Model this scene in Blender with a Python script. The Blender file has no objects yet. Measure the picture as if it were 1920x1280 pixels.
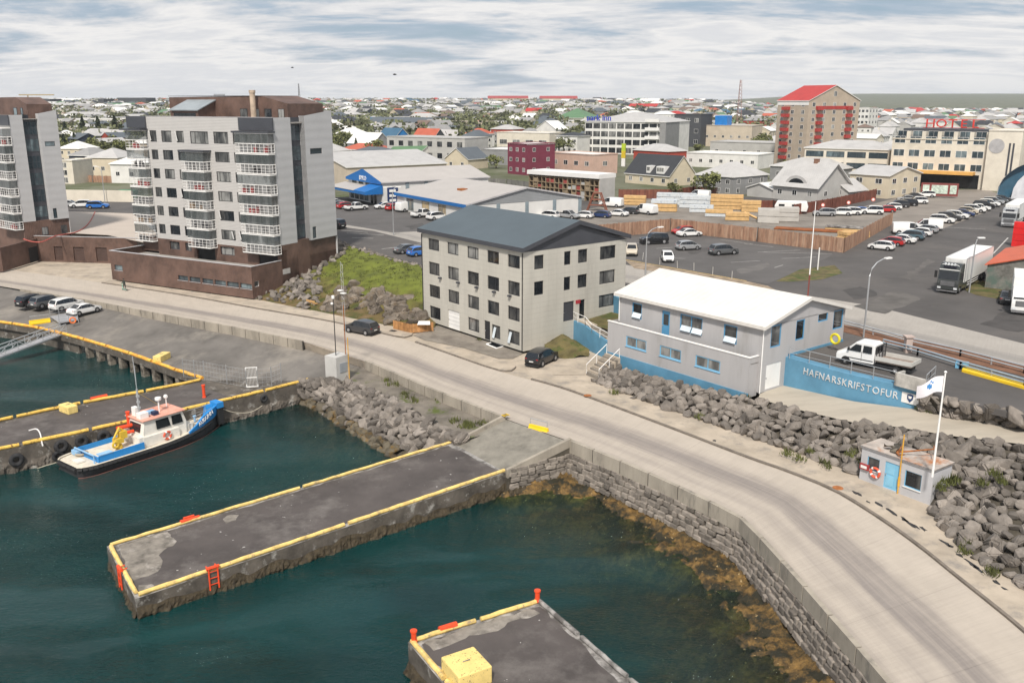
import bpy,bmesh,math,random
from mathutils import Vector,Matrix,noise
from mathutils.geometry import tessellate_polygon
random.seed(11)
S=bpy.context.scene
C=S.collection
R=math.radians
FPX,HORY,CAMH=1700.0,190.0,28.0
PITCH=math.atan((640-HORY)/FPX)
cd=bpy.data.cameras.new('camera');cam=bpy.data.objects.new('camera',cd);C.objects.link(cam)
cam.location=(0,0,CAMH);cam.rotation_euler=(R(90)-PITCH,0,0)
cd.sensor_width=36.0;cd.lens=36.0*FPX/1920.0
cd.clip_start=0.5;cd.clip_end=30000
S.camera=cam
SUN_EL,SUN_AZ=R(50),R(189)
w=bpy.data.worlds.new('World');S.world=w;w.use_nodes=True
nt=w.node_tree;nt.nodes.clear()
def N(nt,t,**k):
 n=nt.nodes.new(t)
 for a,b in k.items():setattr(n,a,b)
 return n
wo=N(nt,'ShaderNodeOutputWorld');mixs=N(nt,'ShaderNodeMixShader')
b1=N(nt,'ShaderNodeBackground');b2=N(nt,'ShaderNodeBackground')
sky=N(nt,'ShaderNodeTexSky',sky_type='NISHITA');sky.sun_disc=False
sky.sun_elevation=SUN_EL;sky.sun_rotation=SUN_AZ
sky.air_density=1.2;sky.dust_density=0.6;sky.ozone_density=2.0
b1.inputs['Strength'].default_value=0.07
tc=N(nt,'ShaderNodeTexCoord');sx=N(nt,'ShaderNodeSeparateXYZ')
def math_(nt,op,a,b=None,clamp=False):
 n=N(nt,'ShaderNodeMath',operation=op);n.use_clamp=clamp
 for i,q in enumerate((a,b)):
  if q is None:continue
  if isinstance(q,(int,float)):n.inputs[i].default_value=q
  else:nt.links.new(q,n.inputs[i])
 return n.outputs[0]
nt.links.new(tc.outputs['Generated'],sx.inputs[0])
zz=math_(nt,'ADD',math_(nt,'MAXIMUM',sx.outputs['Z'],0.0),0.15)
cxy=N(nt,'ShaderNodeCombineXYZ')
nt.links.new(math_(nt,'DIVIDE',sx.outputs['X'],zz),cxy.inputs[0])
nt.links.new(math_(nt,'DIVIDE',sx.outputs['Y'],zz),cxy.inputs[1])
def cloud(scale,detail,rough,dist,off,sc=(1,1,1)):
 mp=N(nt,'ShaderNodeMapping');mp.inputs['Location'].default_value=off;mp.inputs['Scale'].default_value=sc
 mp.inputs['Rotation'].default_value=(0,0,R(12))
 nt.links.new(cxy.outputs[0],mp.inputs[0])
 n=N(nt,'ShaderNodeTexNoise');n.inputs['Scale'].default_value=scale;n.inputs['Detail'].default_value=detail
 n.inputs['Roughness'].default_value=rough;n.inputs['Distortion'].default_value=dist
 nt.links.new(mp.outputs[0],n.inputs['Vector']);return n.outputs['Fac']
n1=cloud(0.95,9,0.60,0.35,(3.2,1.0,0),(0.75,1.2,1))
n2=cloud(2.8,8,0.62,0.4,(9.0,4.0,2.0),(0.6,1.3,1))
def ramp(nt,src,stops,interp='LINEAR'):
 n=N(nt,'ShaderNodeValToRGB');n.color_ramp.interpolation=interp
 e=n.color_ramp.elements
 while len(e)<len(stops):e.new(0.5)
 for i,(p,c)in enumerate(stops):
  e[i].position=p;e[i].color=(*c,1)if len(c)==3 else c
 nt.links.new(src,n.inputs[0]);return n.outputs[0]
cov=math_(nt,'ADD',math_(nt,'MULTIPLY',n1,0.72),math_(nt,'MULTIPLY',n2,0.28))
hz=math_(nt,'MULTIPLY',math_(nt,'SUBTRACT',0.075,sx.outputs['Z'],True),1.5)
cov2=math_(nt,'ADD',cov,hz)
fac=ramp(nt,cov2,[(0.36,(0.6,)*3),(0.44,(0.85,)*3),(0.51,(1,)*3),(0.66,(1,)*3)])
ccol=ramp(nt,cov2,[(0.39,(0.34,0.47,0.66)),(0.455,(0.56,0.66,0.80)),(0.50,(0.90,0.92,0.96)),(0.55,(1.16,1.14,1.12)),(0.61,(0.96,0.97,1.0)),(0.67,(1.10,1.09,1.08))])
nt.links.new(sky.outputs[0],b1.inputs[0]);nt.links.new(ccol,b2.inputs[0]);b2.inputs[1].default_value=0.51
nt.links.new(fac,mixs.inputs[0]);nt.links.new(b1.outputs[0],mixs.inputs[1]);nt.links.new(b2.outputs[0],mixs.inputs[2])
nt.links.new(mixs.outputs[0],wo.inputs[0])
sd=bpy.data.lights.new('sun','SUN');sun=bpy.data.objects.new('sun',sd);C.objects.link(sun)
sd.energy=3.0;sd.angle=R(6);sd.color=(1.0,0.935,0.85)
sdir=Vector((math.sin(SUN_AZ)*math.cos(SUN_EL),math.cos(SUN_AZ)*math.cos(SUN_EL),math.sin(SUN_EL)))
sun.rotation_euler=(-sdir).to_track_quat('-Z','Y').to_euler();sun.location=(0,-50,120)
S.view_settings.view_transform='Standard';S.view_settings.look='None'
S.view_settings.exposure=0.6;S.view_settings.gamma=1.0;S.view_settings.use_curve_mapping=False
def ray(px,py):
 a=(px-960)/FPX;b=-(py-640)/FPX
 return Vector((a,math.cos(PITCH)+b*math.sin(PITCH),-math.sin(PITCH)+b*math.cos(PITCH)))
def G(px,py,z=0.0):
 d=ray(px,py);t=(z-CAMH)/d.z
 return Vector((d.x*t,d.y*t,z))
def PL(px,py,O,ang):
 d=ray(px,py);c,s=math.cos(R(ang)),math.sin(R(ang))
 det=c*(-d.y)-(-d.x)*s
 ss=(-O[0]*(-d.y)-(-d.x)*(-O[1]))/det
 t=(c*(-O[1])-s*(-O[0]))/det
 return ss,CAMH+t*d.z
UP=4.7
def sstep(t):t=max(0.,min(1.,t));return t*t*(3-2*t)
def terrain(x,y):
 az=x/max(y,1.0)
 left=UP+20.6*sstep((y-285)/1500)
 right=UP+4*sstep((y-285)/900)+62*sstep((y-1700)/4000)
 k=sstep((az-0.16)/0.22)
 z=left*(1-k)+right*k
 return z+1.0*noise.noise((x/160,y/160,0))*sstep((y-300)/300)
def GT(px,py):
 d=ray(px,py);t=100.0
 for i in range(400):
  p=Vector((d.x*t,d.y*t,CAMH+d.z*t))
  h=p.z-terrain(p.x,p.y)
  if h<0.02:return Vector((p.x,p.y,terrain(p.x,p.y)))
  t+=max(h*2.0,0.3)if h<30 else h
  if t>9000:break
 return Vector((p.x,p.y,terrain(p.x,p.y)))
def link(name,data,parent=None):
 o=bpy.data.objects.new(name,data);C.objects.link(o)
 if parent is not None:o.parent=parent
 return o
def tag(o,label=None,cat=None,group=None,kind=None):
 if label:o['label']=label
 if cat:o['category']=cat
 if group:o['group']=group
 if kind:o['kind']=kind
 return o
def thing(name,label,cat,loc=(0,0,0),rz=0.0,group=None):
 o=link(name,None);o.empty_display_size=0.3
 o.location=loc;o.rotation_euler=(0,0,rz)
 return tag(o,label,cat,group)
def kids(o):return[k for k in KIDS.get(o.name,[])]
def copy_tree(o,parent=None):
 c=o.copy();C.objects.link(c)
 if parent is not None:c.parent=parent
 for k in list(o.children):copy_tree(k,c)
 return c
class MB:
 def __init__(s):s.v=[];s.f=[];s.m=[]
 def face(s,pts,m=0):
  i=len(s.v);s.v+=[tuple(p)for p in pts];s.f.append(tuple(range(i,i+len(pts))));s.m.append(m)
 def box(s,x0,x1,y0,y1,z0,z1,m=0,mat=None):
  i=len(s.v)
  P=[(x,y,z)for z in(z0,z1)for y in(y0,y1)for x in(x0,x1)]
  if mat is not None:P=[tuple(mat@Vector(p))for p in P]
  s.v+=P
  for q in((0,2,3,1),(4,5,7,6),(0,1,5,4),(1,3,7,5),(3,2,6,7),(2,0,4,6)):
   s.f.append(tuple(i+k for k in q));s.m.append(m)
 def prism(s,poly,z0,z1,m=0,mt=None):
  n=len(poly);i=len(s.v)
  za=z0 if hasattr(z0,'__len__')else[z0]*n;zb=z1 if hasattr(z1,'__len__')else[z1]*n
  s.v+=[(p[0],p[1],za[k])for k,p in enumerate(poly)]+[(p[0],p[1],zb[k])for k,p in enumerate(poly)]
  for k in range(n):
   j=(k+1)%n;s.f.append((i+k,i+j,i+n+j,i+n+k));s.m.append(m)
  for t in tessellate_polygon([[Vector((p[0],p[1],0))for p in poly]]):
   a,b,c=(Vector((poly[q][0],poly[q][1]))for q in t)
   if(b-a).cross(c-a)<0:t=t[::-1]
   s.f.append(tuple(i+n+q for q in t));s.m.append(m if mt is None else mt)
   s.f.append(tuple(i+q for q in t[::-1]));s.m.append(m)
 def tube(s,path,r,n=6,m=0,cap=True):
  path=[Vector(p)for p in path];rs=r if hasattr(r,'__len__')else[r]*len(path)
  i0=len(s.v)
  for k,p in enumerate(path):
   t=(path[min(k+1,len(path)-1)]-path[max(k-1,0)])
   if t.length<1e-9:t=Vector((0,0,1))
   t.normalize()
   a=t.cross(Vector((0,0,1))if abs(t.z)<.9 else Vector((1,0,0))).normalized();b=t.cross(a)
   for q in range(n):
    an=2*math.pi*q/n
    s.v.append(tuple(p+(a*math.cos(an)+b*math.sin(an))*rs[k]))
  for k in range(len(path)-1):
   for q in range(n):
    A=i0+k*n+q;B=i0+k*n+(q+1)%n
    s.f.append((A,A+n,B+n,B));s.m.append(m)
  if cap:
   s.f.append(tuple(i0+q for q in range(n)));s.m.append(m)
   e=i0+(len(path)-1)*n
   s.f.append(tuple(e+q for q in reversed(range(n))));s.m.append(m)
 def lathe(s,prof,n=12,m=0,mat=None):
  i0=len(s.v)
  for r,z in prof:
   for q in range(n):
    a=2*math.pi*q/n;p=Vector((r*math.cos(a),r*math.sin(a),z))
    s.v.append(tuple(mat@p if mat is not None else p))
  for k in range(len(prof)-1):
   for q in range(n):
    A=i0+k*n+q;B=i0+k*n+(q+1)%n
    s.f.append((A,B,B+n,A+n));s.m.append(m)
 def torus(s,Rr,r,n=16,k=8,m=0,mat=None):
  i0=len(s.v)
  for a in range(n):
   A=2*math.pi*a/n
   for b in range(k):
    B=2*math.pi*b/k
    p=Vector(((Rr+r*math.cos(B))*math.cos(A),(Rr+r*math.cos(B))*math.sin(A),r*math.sin(B)))
    s.v.append(tuple(mat@p if mat is not None else p))
  for a in range(n):
   for b in range(k):
    s.f.append((i0+a*k+b,i0+((a+1)%n)*k+b,i0+((a+1)%n)*k+(b+1)%k,i0+a*k+(b+1)%k));s.m.append(m)
 def loft(s,secs,m=0,closed=True,caps=True):
  i0=len(s.v);n=len(secs[0])
  for q in secs:s.v+=[tuple(p)for p in q]
  for k in range(len(secs)-1):
   for q in range(n if closed else n-1):
    A=i0+k*n+q;B=i0+k*n+(q+1)%n
    s.f.append((A,B,B+n,A+n));s.m.append(m)
  if caps and closed:
   s.f.append(tuple(i0+q for q in reversed(range(n))));s.m.append(m)
   e=i0+(len(secs)-1)*n;s.f.append(tuple(e+q for q in range(n)));s.m.append(m)
 def wall(s,o,d,w_,z0,z1,holes=(),depth=0.15,m=0,mr=None):
  """a wall face with real openings; o start (x, y), d unit direction, outside on the right of d; holes (s0, s1, za, zb)"""
  ox,oy=o;dx,dy=d;nx,ny=-dy,dx
  P=lambda a,z,dep=0.0:(ox+dx*a+nx*dep,oy+dy*a+ny*dep,z)
  xs=sorted({0,w_,*[h[0]for h in holes],*[h[1]for h in holes]})
  zs=sorted({z0,z1,*[h[2]for h in holes],*[h[3]for h in holes]})
  for i in range(len(xs)-1):
   for j in range(len(zs)-1):
    cx,cz=(xs[i]+xs[i+1])/2,(zs[j]+zs[j+1])/2
    if any(h[0]<cx<h[1]and h[2]<cz<h[3]for h in holes):continue
    s.face([P(xs[i],zs[j]),P(xs[i+1],zs[j]),P(xs[i+1],zs[j+1]),P(xs[i],zs[j+1])],m)
  k=m if mr is None else mr
  for a,b,c,e in holes:
   s.face([P(a,c),P(b,c),P(b,c,depth),P(a,c,depth)][::-1],k);s.face([P(a,e),P(a,e,depth),P(b,e,depth),P(b,e)][::-1],k)
   s.face([P(a,c),P(a,c,depth),P(a,e,depth),P(a,e)][::-1],k);s.face([P(b,c),P(b,e),P(b,e,depth),P(b,c,depth)][::-1],k)
 def mesh(s,name,mats,smooth=False,merge=False):
  me=bpy.data.meshes.new(name);me.from_pydata(s.v,[],s.f)
  for q in(mats if isinstance(mats,(list,tuple))else[mats]):me.materials.append(q)
  if len(me.materials)>1:me.polygons.foreach_set('material_index',s.m)
  if merge:
   bm=bmesh.new();bm.from_mesh(me);bmesh.ops.remove_doubles(bm,verts=bm.verts,dist=1e-4)
   bmesh.ops.recalc_face_normals(bm,faces=bm.faces);bm.to_mesh(me);bm.free()
  if smooth:me.polygons.foreach_set('use_smooth',[True]*len(me.polygons))
  me.update();return me
 def build(s,name,mats,parent=None,smooth=False,merge=False):
  return link(name,s.mesh(name,mats,smooth,merge),parent)
def subsurf(o,lv=1):
 m=o.modifiers.new('sub','SUBSURF');m.levels=lv;m.render_levels=lv;return o
def bevel(o,wd=0.03,seg=2):
 m=o.modifiers.new('bevel','BEVEL');m.width=wd;m.segments=seg;m.limit_method='ANGLE';m.angle_limit=R(35);return o
MATS={}
def M(name,col,rough=0.75,metal=0.0,var=0.12,scale=0.6,bump=0.0,bscale=18.0,coords='world',spec=0.4,stain=None,specks=None,rand=0.0,stretch=None,coat=0.0):
 if name in MATS:return MATS[name]
 m=bpy.data.materials.new(name);m.use_nodes=True;nt=m.node_tree
 p=nt.nodes['Principled BSDF'];p.inputs['Roughness'].default_value=rough;p.inputs['Metallic'].default_value=metal
 p.inputs['Specular IOR Level'].default_value=spec;p.inputs['Coat Weight'].default_value=coat
 L=nt.links.new
 if coords=='world':vec=N(nt,'ShaderNodeNewGeometry').outputs['Position']
 else:vec=N(nt,'ShaderNodeTexCoord').outputs['UV' if coords=='uv' else 'Object']
 if stretch:
  mp=N(nt,'ShaderNodeMapping');mp.inputs['Scale'].default_value=stretch;L(vec,mp.inputs[0]);vec=mp.outputs[0]
 base=tuple(col)
 n=N(nt,'ShaderNodeTexNoise');n.inputs['Scale'].default_value=scale;n.inputs['Detail'].default_value=8;n.inputs['Roughness'].default_value=0.65
 L(vec,n.inputs['Vector'])
 lo=tuple(c*(1-var*1.6)for c in base);hi=tuple(min(1,c*(1+var*1.3))for c in base)
 out=ramp(nt,n.outputs['Fac'],[(0.3,lo),(0.5,base),(0.7,hi)])
 if stain:
  scol,sscale,a,b=stain
  n3=N(nt,'ShaderNodeTexNoise');n3.inputs['Scale'].default_value=sscale;n3.inputs['Detail'].default_value=6;n3.inputs['Roughness'].default_value=0.7
  L(vec,n3.inputs['Vector'])
  f=ramp(nt,n3.outputs['Fac'],[(a,(0,)*3),(b,(1,)*3)])
  mx=N(nt,'ShaderNodeMix',data_type='RGBA');L(f,mx.inputs['Factor']);L(out,mx.inputs['A']);mx.inputs['B'].default_value=(*scol,1);out=mx.outputs['Result']
 if specks:
  n4=N(nt,'ShaderNodeTexNoise');n4.inputs['Scale'].default_value=specks[1];n4.inputs['Detail'].default_value=2;L(vec,n4.inputs['Vector'])
  mx=N(nt,'ShaderNodeMix',data_type='RGBA');L(ramp(nt,n4.outputs['Fac'],[(specks[2],(0,)*3),(specks[2]+.02,(1,)*3)]),mx.inputs['Factor']);L(out,mx.inputs['A']);mx.inputs['B'].default_value=(*specks[0],1);out=mx.outputs['Result']
 if rand:
  oi=N(nt,'ShaderNodeObjectInfo');hs=N(nt,'ShaderNodeHueSaturation');L(out,hs.inputs['Color'])
  L(math_(nt,'ADD',math_(nt,'MULTIPLY',oi.outputs['Random'],2*rand),1-rand),hs.inputs['Value']);out=hs.outputs[0]
 L(out,p.inputs['Base Color'])
 if bump:
  n2=N(nt,'ShaderNodeTexNoise');n2.inputs['Scale'].default_value=bscale;n2.inputs['Detail'].default_value=5
  L(vec,n2.inputs['Vector'])
  bp=N(nt,'ShaderNodeBump');bp.inputs['Strength'].default_value=bump;bp.inputs['Distance'].default_value=0.05
  L(n2.outputs['Fac'],bp.inputs['Height']);L(bp.outputs[0],p.inputs['Normal'])
 MATS[name]=m;return m
def ribbed(name,col,period=0.25,axis='X',rough=0.55,strength=0.5,var=0.06,metal=0.0,joints=None):
 """sheet cladding: fine relief by a wave in object space"""
 if name in MATS:return MATS[name]
 m=M(name,col,rough=rough,var=var,scale=0.35,metal=metal);nt=m.node_tree;p=nt.nodes['Principled BSDF'];L=nt.links.new
 co=N(nt,'ShaderNodeTexCoord');s_=N(nt,'ShaderNodeSeparateXYZ');L(co.outputs['Object'],s_.inputs[0])
 src=s_.outputs[axis]if axis in 'XYZ' else math_(nt,'ADD',s_.outputs['X'],s_.outputs['Y'])
 h=math_(nt,'SINE',math_(nt,'MULTIPLY',src,2*math.pi/period))
 bp=N(nt,'ShaderNodeBump');bp.inputs['Strength'].default_value=strength;bp.inputs['Distance'].default_value=0.04
 L(h,bp.inputs['Height']);L(bp.outputs[0],p.inputs['Normal'])
 return m
def glass_mat(name,dark=(0.011,0.014,0.018),light=(0.26,0.26,0.25),share=0.3,rough=0.06):
 """window: the dark room or a pale curtain behind a reflecting pane, by pane"""
 m=bpy.data.materials.new(name);m.use_nodes=True;nt=m.node_tree;p=nt.nodes['Principled BSDF'];L=nt.links.new
 oi=N(nt,'ShaderNodeObjectInfo');co=N(nt,'ShaderNodeTexCoord')
 n=N(nt,'ShaderNodeTexNoise');n.inputs['Scale'].default_value=1.1;n.inputs['Detail'].default_value=3
 mp=N(nt,'ShaderNodeMapping');mp.inputs['Scale'].default_value=(0.8,0.8,0.3);L(co.outputs['Object'],mp.inputs[0])
 off=N(nt,'ShaderNodeCombineXYZ');L(math_(nt,'MULTIPLY',oi.outputs['Random'],80.0),off.inputs[0]);L(off.outputs[0],mp.inputs['Location'])
 L(mp.outputs[0],n.inputs['Vector'])
 v=math_(nt,'ADD',math_(nt,'MULTIPLY',n.outputs['Fac'],0.8),math_(nt,'MULTIPLY',oi.outputs['Random'],0.45))
 t0=0.86-share*0.5
 c=ramp(nt,v,[(t0-0.22,dark),(t0,tuple((a+b)/2.6 for a,b in zip(dark,light))),(t0+0.12,light)])
 L(c,p.inputs['Base Color']);p.inputs['Roughness'].default_value=rough;p.inputs['Specular IOR Level'].default_value=0.5
 MATS[name]=m;return m
def sheet(name,pts,mat,kind='structure',parent=None,thick=0.0):
 """flat or gently sloping ground from surveyed points (Vector list)"""
 mb=MB();P=[Vector(p)for p in pts]
 i0=0;mb.v=[tuple(p)for p in P]
 for t in tessellate_polygon([[Vector((p.x,p.y,0))for p in P]]):
  a,b,c=(P[q].xy for q in t)
  if(b-a).cross(c-a)<0:t=t[::-1]
  mb.f.append(tuple(t));mb.m.append(0)
 if thick:
  n=len(P);mb.v+=[(p.x,p.y,p.z-thick)for p in P]
  ar=sum((P[k].x*P[(k+1)%n].y-P[(k+1)%n].x*P[k].y)for k in range(n))
  for k in range(n):
   j=(k+1)%n
   mb.f.append((k,n+k,n+j,j)if ar>0 else(k,j,n+j,n+k));mb.m.append(0)
 o=mb.build(name,mat,parent)
 if kind:o['kind']=kind
 return o
def resample(pts,step=None,n=None):
 pts=[Vector(p)for p in pts];L=[0.0]
 for a,b in zip(pts,pts[1:]):L.append(L[-1]+(b-a).length)
 if n is None:n=max(1,int(round(L[-1]/step)))
 out=[];j=0
 for i in range(n+1):
  t=L[-1]*i/n
  while j<len(L)-2 and L[j+1]<t:j+=1
  out.append(pts[j].lerp(pts[j+1],(t-L[j])/max(1e-9,L[j+1]-L[j])))
 return out
def smooth_line(pts,k=3):
 """Catmull-Rom through surveyed points"""
 P=[Vector(p)for p in pts];out=[]
 for i in range(len(P)-1):
  a,b,c,d=P[max(i-1,0)],P[i],P[i+1],P[min(i+2,len(P)-1)]
  for q in range(k):
   t=q/k
   out.append(0.5*((2*b)+(c-a)*t+(2*a-5*b+4*c-d)*t*t+(3*b-a-3*c+d)*t**3))
 out.append(P[-1]);return out
def strip(name,A,B,mat,nu=60,nv=4,fn=None,kind='structure',parent=None,smooth=True):
 """ruled surface between two lines, with metric uv (along, across)"""
 a=resample(A,n=nu);b=resample(B,n=nu);mb=MB();uv=[];s_=0
 for i in range(nu+1):
  if i:s_+=((a[i]-a[i-1]).length+(b[i]-b[i-1]).length)/2
  for j in range(nv+1):
   p=a[i].lerp(b[i],j/nv)
   if fn:p=fn(p,i/nu,j/nv)
   mb.v.append(tuple(p));uv.append((s_,(b[i]-a[i]).length*j/nv))
 for i in range(nu):
  for j in range(nv):
   k=i*(nv+1)+j;q=(k,k+1,k+nv+2,k+nv+1)
   v=[Vector(mb.v[z])for z in q]
   if(v[1]-v[0]).cross(v[2]-v[0]).z<0:q=q[::-1]
   mb.f.append(q);mb.m.append(0)
 o=mb.build(name,mat,parent,smooth=smooth);me=o.data
 ul=me.uv_layers.new(name='UVMap')
 for lp in me.loops:ul.data[lp.index].uv=uv[lp.vertex_index]
 if kind:o['kind']=kind
 return o
# ================================================================ materials of the setting
def road_mat(name,base,dark,width,joints=True):
 """concrete carriageway: wheel wear along the lane, broom lines across, joints"""
 m=bpy.data.materials.new(name);m.use_nodes=True;nt=m.node_tree;p=nt.nodes['Principled BSDF'];L=nt.links.new
 p.inputs['Roughness'].default_value=0.85;p.inputs['Specular IOR Level'].default_value=0.25
 uv=N(nt,'ShaderNodeTexCoord').outputs['UV']
 def noise_(sc,stretch,det=8,rough=0.65):
  mp=N(nt,'ShaderNodeMapping');mp.inputs['Scale'].default_value=stretch;L(uv,mp.inputs[0])
  n=N(nt,'ShaderNodeTexNoise');n.inputs['Scale'].default_value=sc;n.inputs['Detail'].default_value=det;n.inputs['Roughness'].default_value=rough
  L(mp.outputs[0],n.inputs['Vector']);return n.outputs['Fac']
 sp=N(nt,'ShaderNodeSeparateXYZ');L(uv,sp.inputs[0])
 warp=math_(nt,'MULTIPLY',math_(nt,'SUBTRACT',noise_(0.25,(0.5,1,1)),0.5),2.2)
 v=math_(nt,'DIVIDE',math_(nt,'ADD',sp.outputs['Y'],warp),width)
 lanes=ramp(nt,v,[(0.0,(0.6,)*3),(0.10,(0.12,)*3),(0.24,(0.45,)*3),(0.35,(0.25,)*3),(0.47,(0.9,)*3),(0.56,(1.0,)*3),(0.68,(0.75,)*3),(0.80,(0.15,)*3),(1.0,(0.08,)*3)])
 streak=noise_(1.0,(0.05,1.7,1),10,.7)
 f=math_(nt,'MULTIPLY',lanes,math_(nt,'ADD',math_(nt,'MULTIPLY',streak,2.4),-0.25),True)
 mx=N(nt,'ShaderNodeMix',data_type='RGBA');L(f,mx.inputs['Factor']);mx.inputs['A'].default_value=(*base,1);mx.inputs['B'].default_value=(*dark,1)
 grain=math_(nt,'MULTIPLY',noise_(2.0,(2.6,0.12,1)),0.30)
 blot=math_(nt,'MULTIPLY',noise_(0.35,(1,1,1)),0.35)
 val=math_(nt,'ADD',math_(nt,'ADD',grain,blot),0.68)
 if joints:
  fr=math_(nt,'FRACT',math_(nt,'DIVIDE',sp.outputs['X'],6.2))
  j=math_(nt,'LESS_THAN',fr,0.008);val=math_(nt,'SUBTRACT',val,math_(nt,'MULTIPLY',j,0.12))
 hs=N(nt,'ShaderNodeHueSaturation');L(mx.outputs['Result'],hs.inputs['Color']);L(val,hs.inputs['Value']);L(hs.outputs[0],p.inputs['Base Color'])
 bp=N(nt,'ShaderNodeBump');bp.inputs['Strength'].default_value=0.25;bp.inputs['Distance'].default_value=0.03;L(noise_(14,(1,0.3,1)),bp.inputs['Height']);L(bp.outputs[0],p.inputs['Normal'])
 return m
m_road=road_mat('road concrete',(0.435,0.383,0.325),(0.235,0.208,0.19),8.6)
m_walk=M('walkway concrete',(0.40,0.34,0.27),0.9,var=0.16,scale=0.35,bump=0.25,bscale=9,stain=((0.22,0.2,0.18),0.5,0.52,0.72))
m_kerb=M('kerb concrete',(0.17,0.145,0.12),0.9,var=0.2,scale=1.2,bump=0.3)
m_apron=M('quay paving',(0.155,0.142,0.128),0.9,var=0.24,scale=0.22,bump=0.3,bscale=6,stain=((0.30,0.27,0.23),0.16,0.5,0.75),stretch=(1,0.5,1))
m_asph=M('pier asphalt',(0.078,0.067,0.063),0.8,var=0.2,scale=0.3,bump=0.35,bscale=30,stain=((0.155,0.14,0.13),0.22,0.52,0.72),specks=((.5,.48,.46),2.6,.735))
m_street=M('street asphalt',(0.082,0.076,0.073),0.9,var=0.16,scale=0.12,bump=0.3,bscale=14,stain=((0.115,0.104,0.096),0.09,0.5,0.72))
m_lot=M('car park asphalt',(0.098,0.092,0.089),0.9,var=0.14,scale=0.13,bump=0.3,bscale=14)
m_pale=M('pale street concrete',(0.33,0.305,0.275),0.88,var=0.13,scale=0.14,bump=0.2)
m_earth=M('yard earth',(0.20,0.178,0.155),0.95,var=0.2,scale=0.2,bump=0.4)
m_gravel=M('red gravel',(0.17,0.085,0.05),0.95,var=0.25,scale=0.7,bump=0.6,bscale=20)
m_conc=M('sea wall concrete',(0.32,0.285,0.235),0.88,var=0.2,scale=0.45,bump=0.35,bscale=5,stain=((0.14,0.13,0.115),0.8,0.54,0.75),stretch=(1,1,0.35))
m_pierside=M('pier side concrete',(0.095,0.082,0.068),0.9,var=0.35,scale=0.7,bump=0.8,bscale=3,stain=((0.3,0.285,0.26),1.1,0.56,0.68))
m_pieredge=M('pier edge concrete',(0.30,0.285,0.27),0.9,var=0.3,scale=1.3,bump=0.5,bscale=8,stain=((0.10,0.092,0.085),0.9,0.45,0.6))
m_yel=M('yellow kerb timber',(0.72,0.47,0.10),0.8,var=0.15,scale=2.0,bump=0.5,bscale=14,stain=((0.17,0.085,0.03),2.6,0.54,0.64))
m_ora=M('orange kerb timber',(0.68,0.29,0.045),0.8,var=0.2,scale=1.5,bump=0.5,bscale=14,stain=((0.75,0.48,0.08),1.6,0.42,0.6))
m_pyel=M('pale yellow kerb timber',(0.72,0.52,0.18),0.85,var=0.2,scale=1.5,bump=0.5,bscale=12,stain=((0.25,0.2,0.14),2.2,0.54,0.7))
m_red=M('safety red',(0.72,0.07,0.02),0.55,var=0.12,scale=3)
m_weed=M('seaweed',(0.115,0.070,0.020),0.75,var=0.45,scale=1.6,bump=0.9,bscale=10,stain=((0.035,0.026,0.012),0.8,0.48,0.62))
m_weed2=M('dark seaweed',(0.048,0.036,0.020),0.8,var=0.4,scale=2.5,bump=1.0,bscale=12)
m_rock=M('boulder rock',(0.180,0.158,0.138),0.88,var=0.22,scale=1.4,bump=0.5,bscale=7,rand=0.40,stain=((0.27,0.24,0.21),2.0,0.56,0.75))
m_rockd=M('wet boulder rock',(0.10,0.085,0.06),0.8,var=0.3,scale=1.4,bump=0.6,bscale=7,rand=0.4,stain=((0.13,0.08,0.025),1.2,0.5,0.62))
m_stone=M('dressed stone',(0.20,0.175,0.15),0.88,var=0.25,scale=1.6,bump=0.6,bscale=9,rand=0.35)
m_soil=M('bank soil',(0.075,0.065,0.05),0.95,var=0.35,scale=0.8,bump=0.8,bscale=5)
m_grass=M('grass',(0.085,0.115,0.018),0.9,var=0.3,scale=0.35,bump=0.9,bscale=9,stain=((0.135,0.10,0.04),0.30,0.5,0.66))
m_grassd=M('dry grass',(0.115,0.095,0.038),0.92,var=0.35,scale=0.6,bump=0.9,bscale=9,stain=((0.055,0.075,0.015),0.5,0.5,0.62))
m_blade=M('grass blades',(0.095,0.105,0.028),0.8,var=0.4,scale=0.5)
m_galv=M('galvanised steel',(0.46,0.47,0.48),0.45,metal=0.6,var=0.08)
m_white=M('white paint',(0.78,0.77,0.75),0.5,var=0.05)
m_black=M('black rubber',(0.018,0.018,0.019),0.8,var=0.2,bump=0.3)
m_paintw=M('worn white marking',(0.42,0.41,0.39),0.85,var=0.25,scale=2)
m_painty=M('worn yellow marking',(0.55,0.38,0.13),0.85,var=0.25,scale=2)
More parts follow.
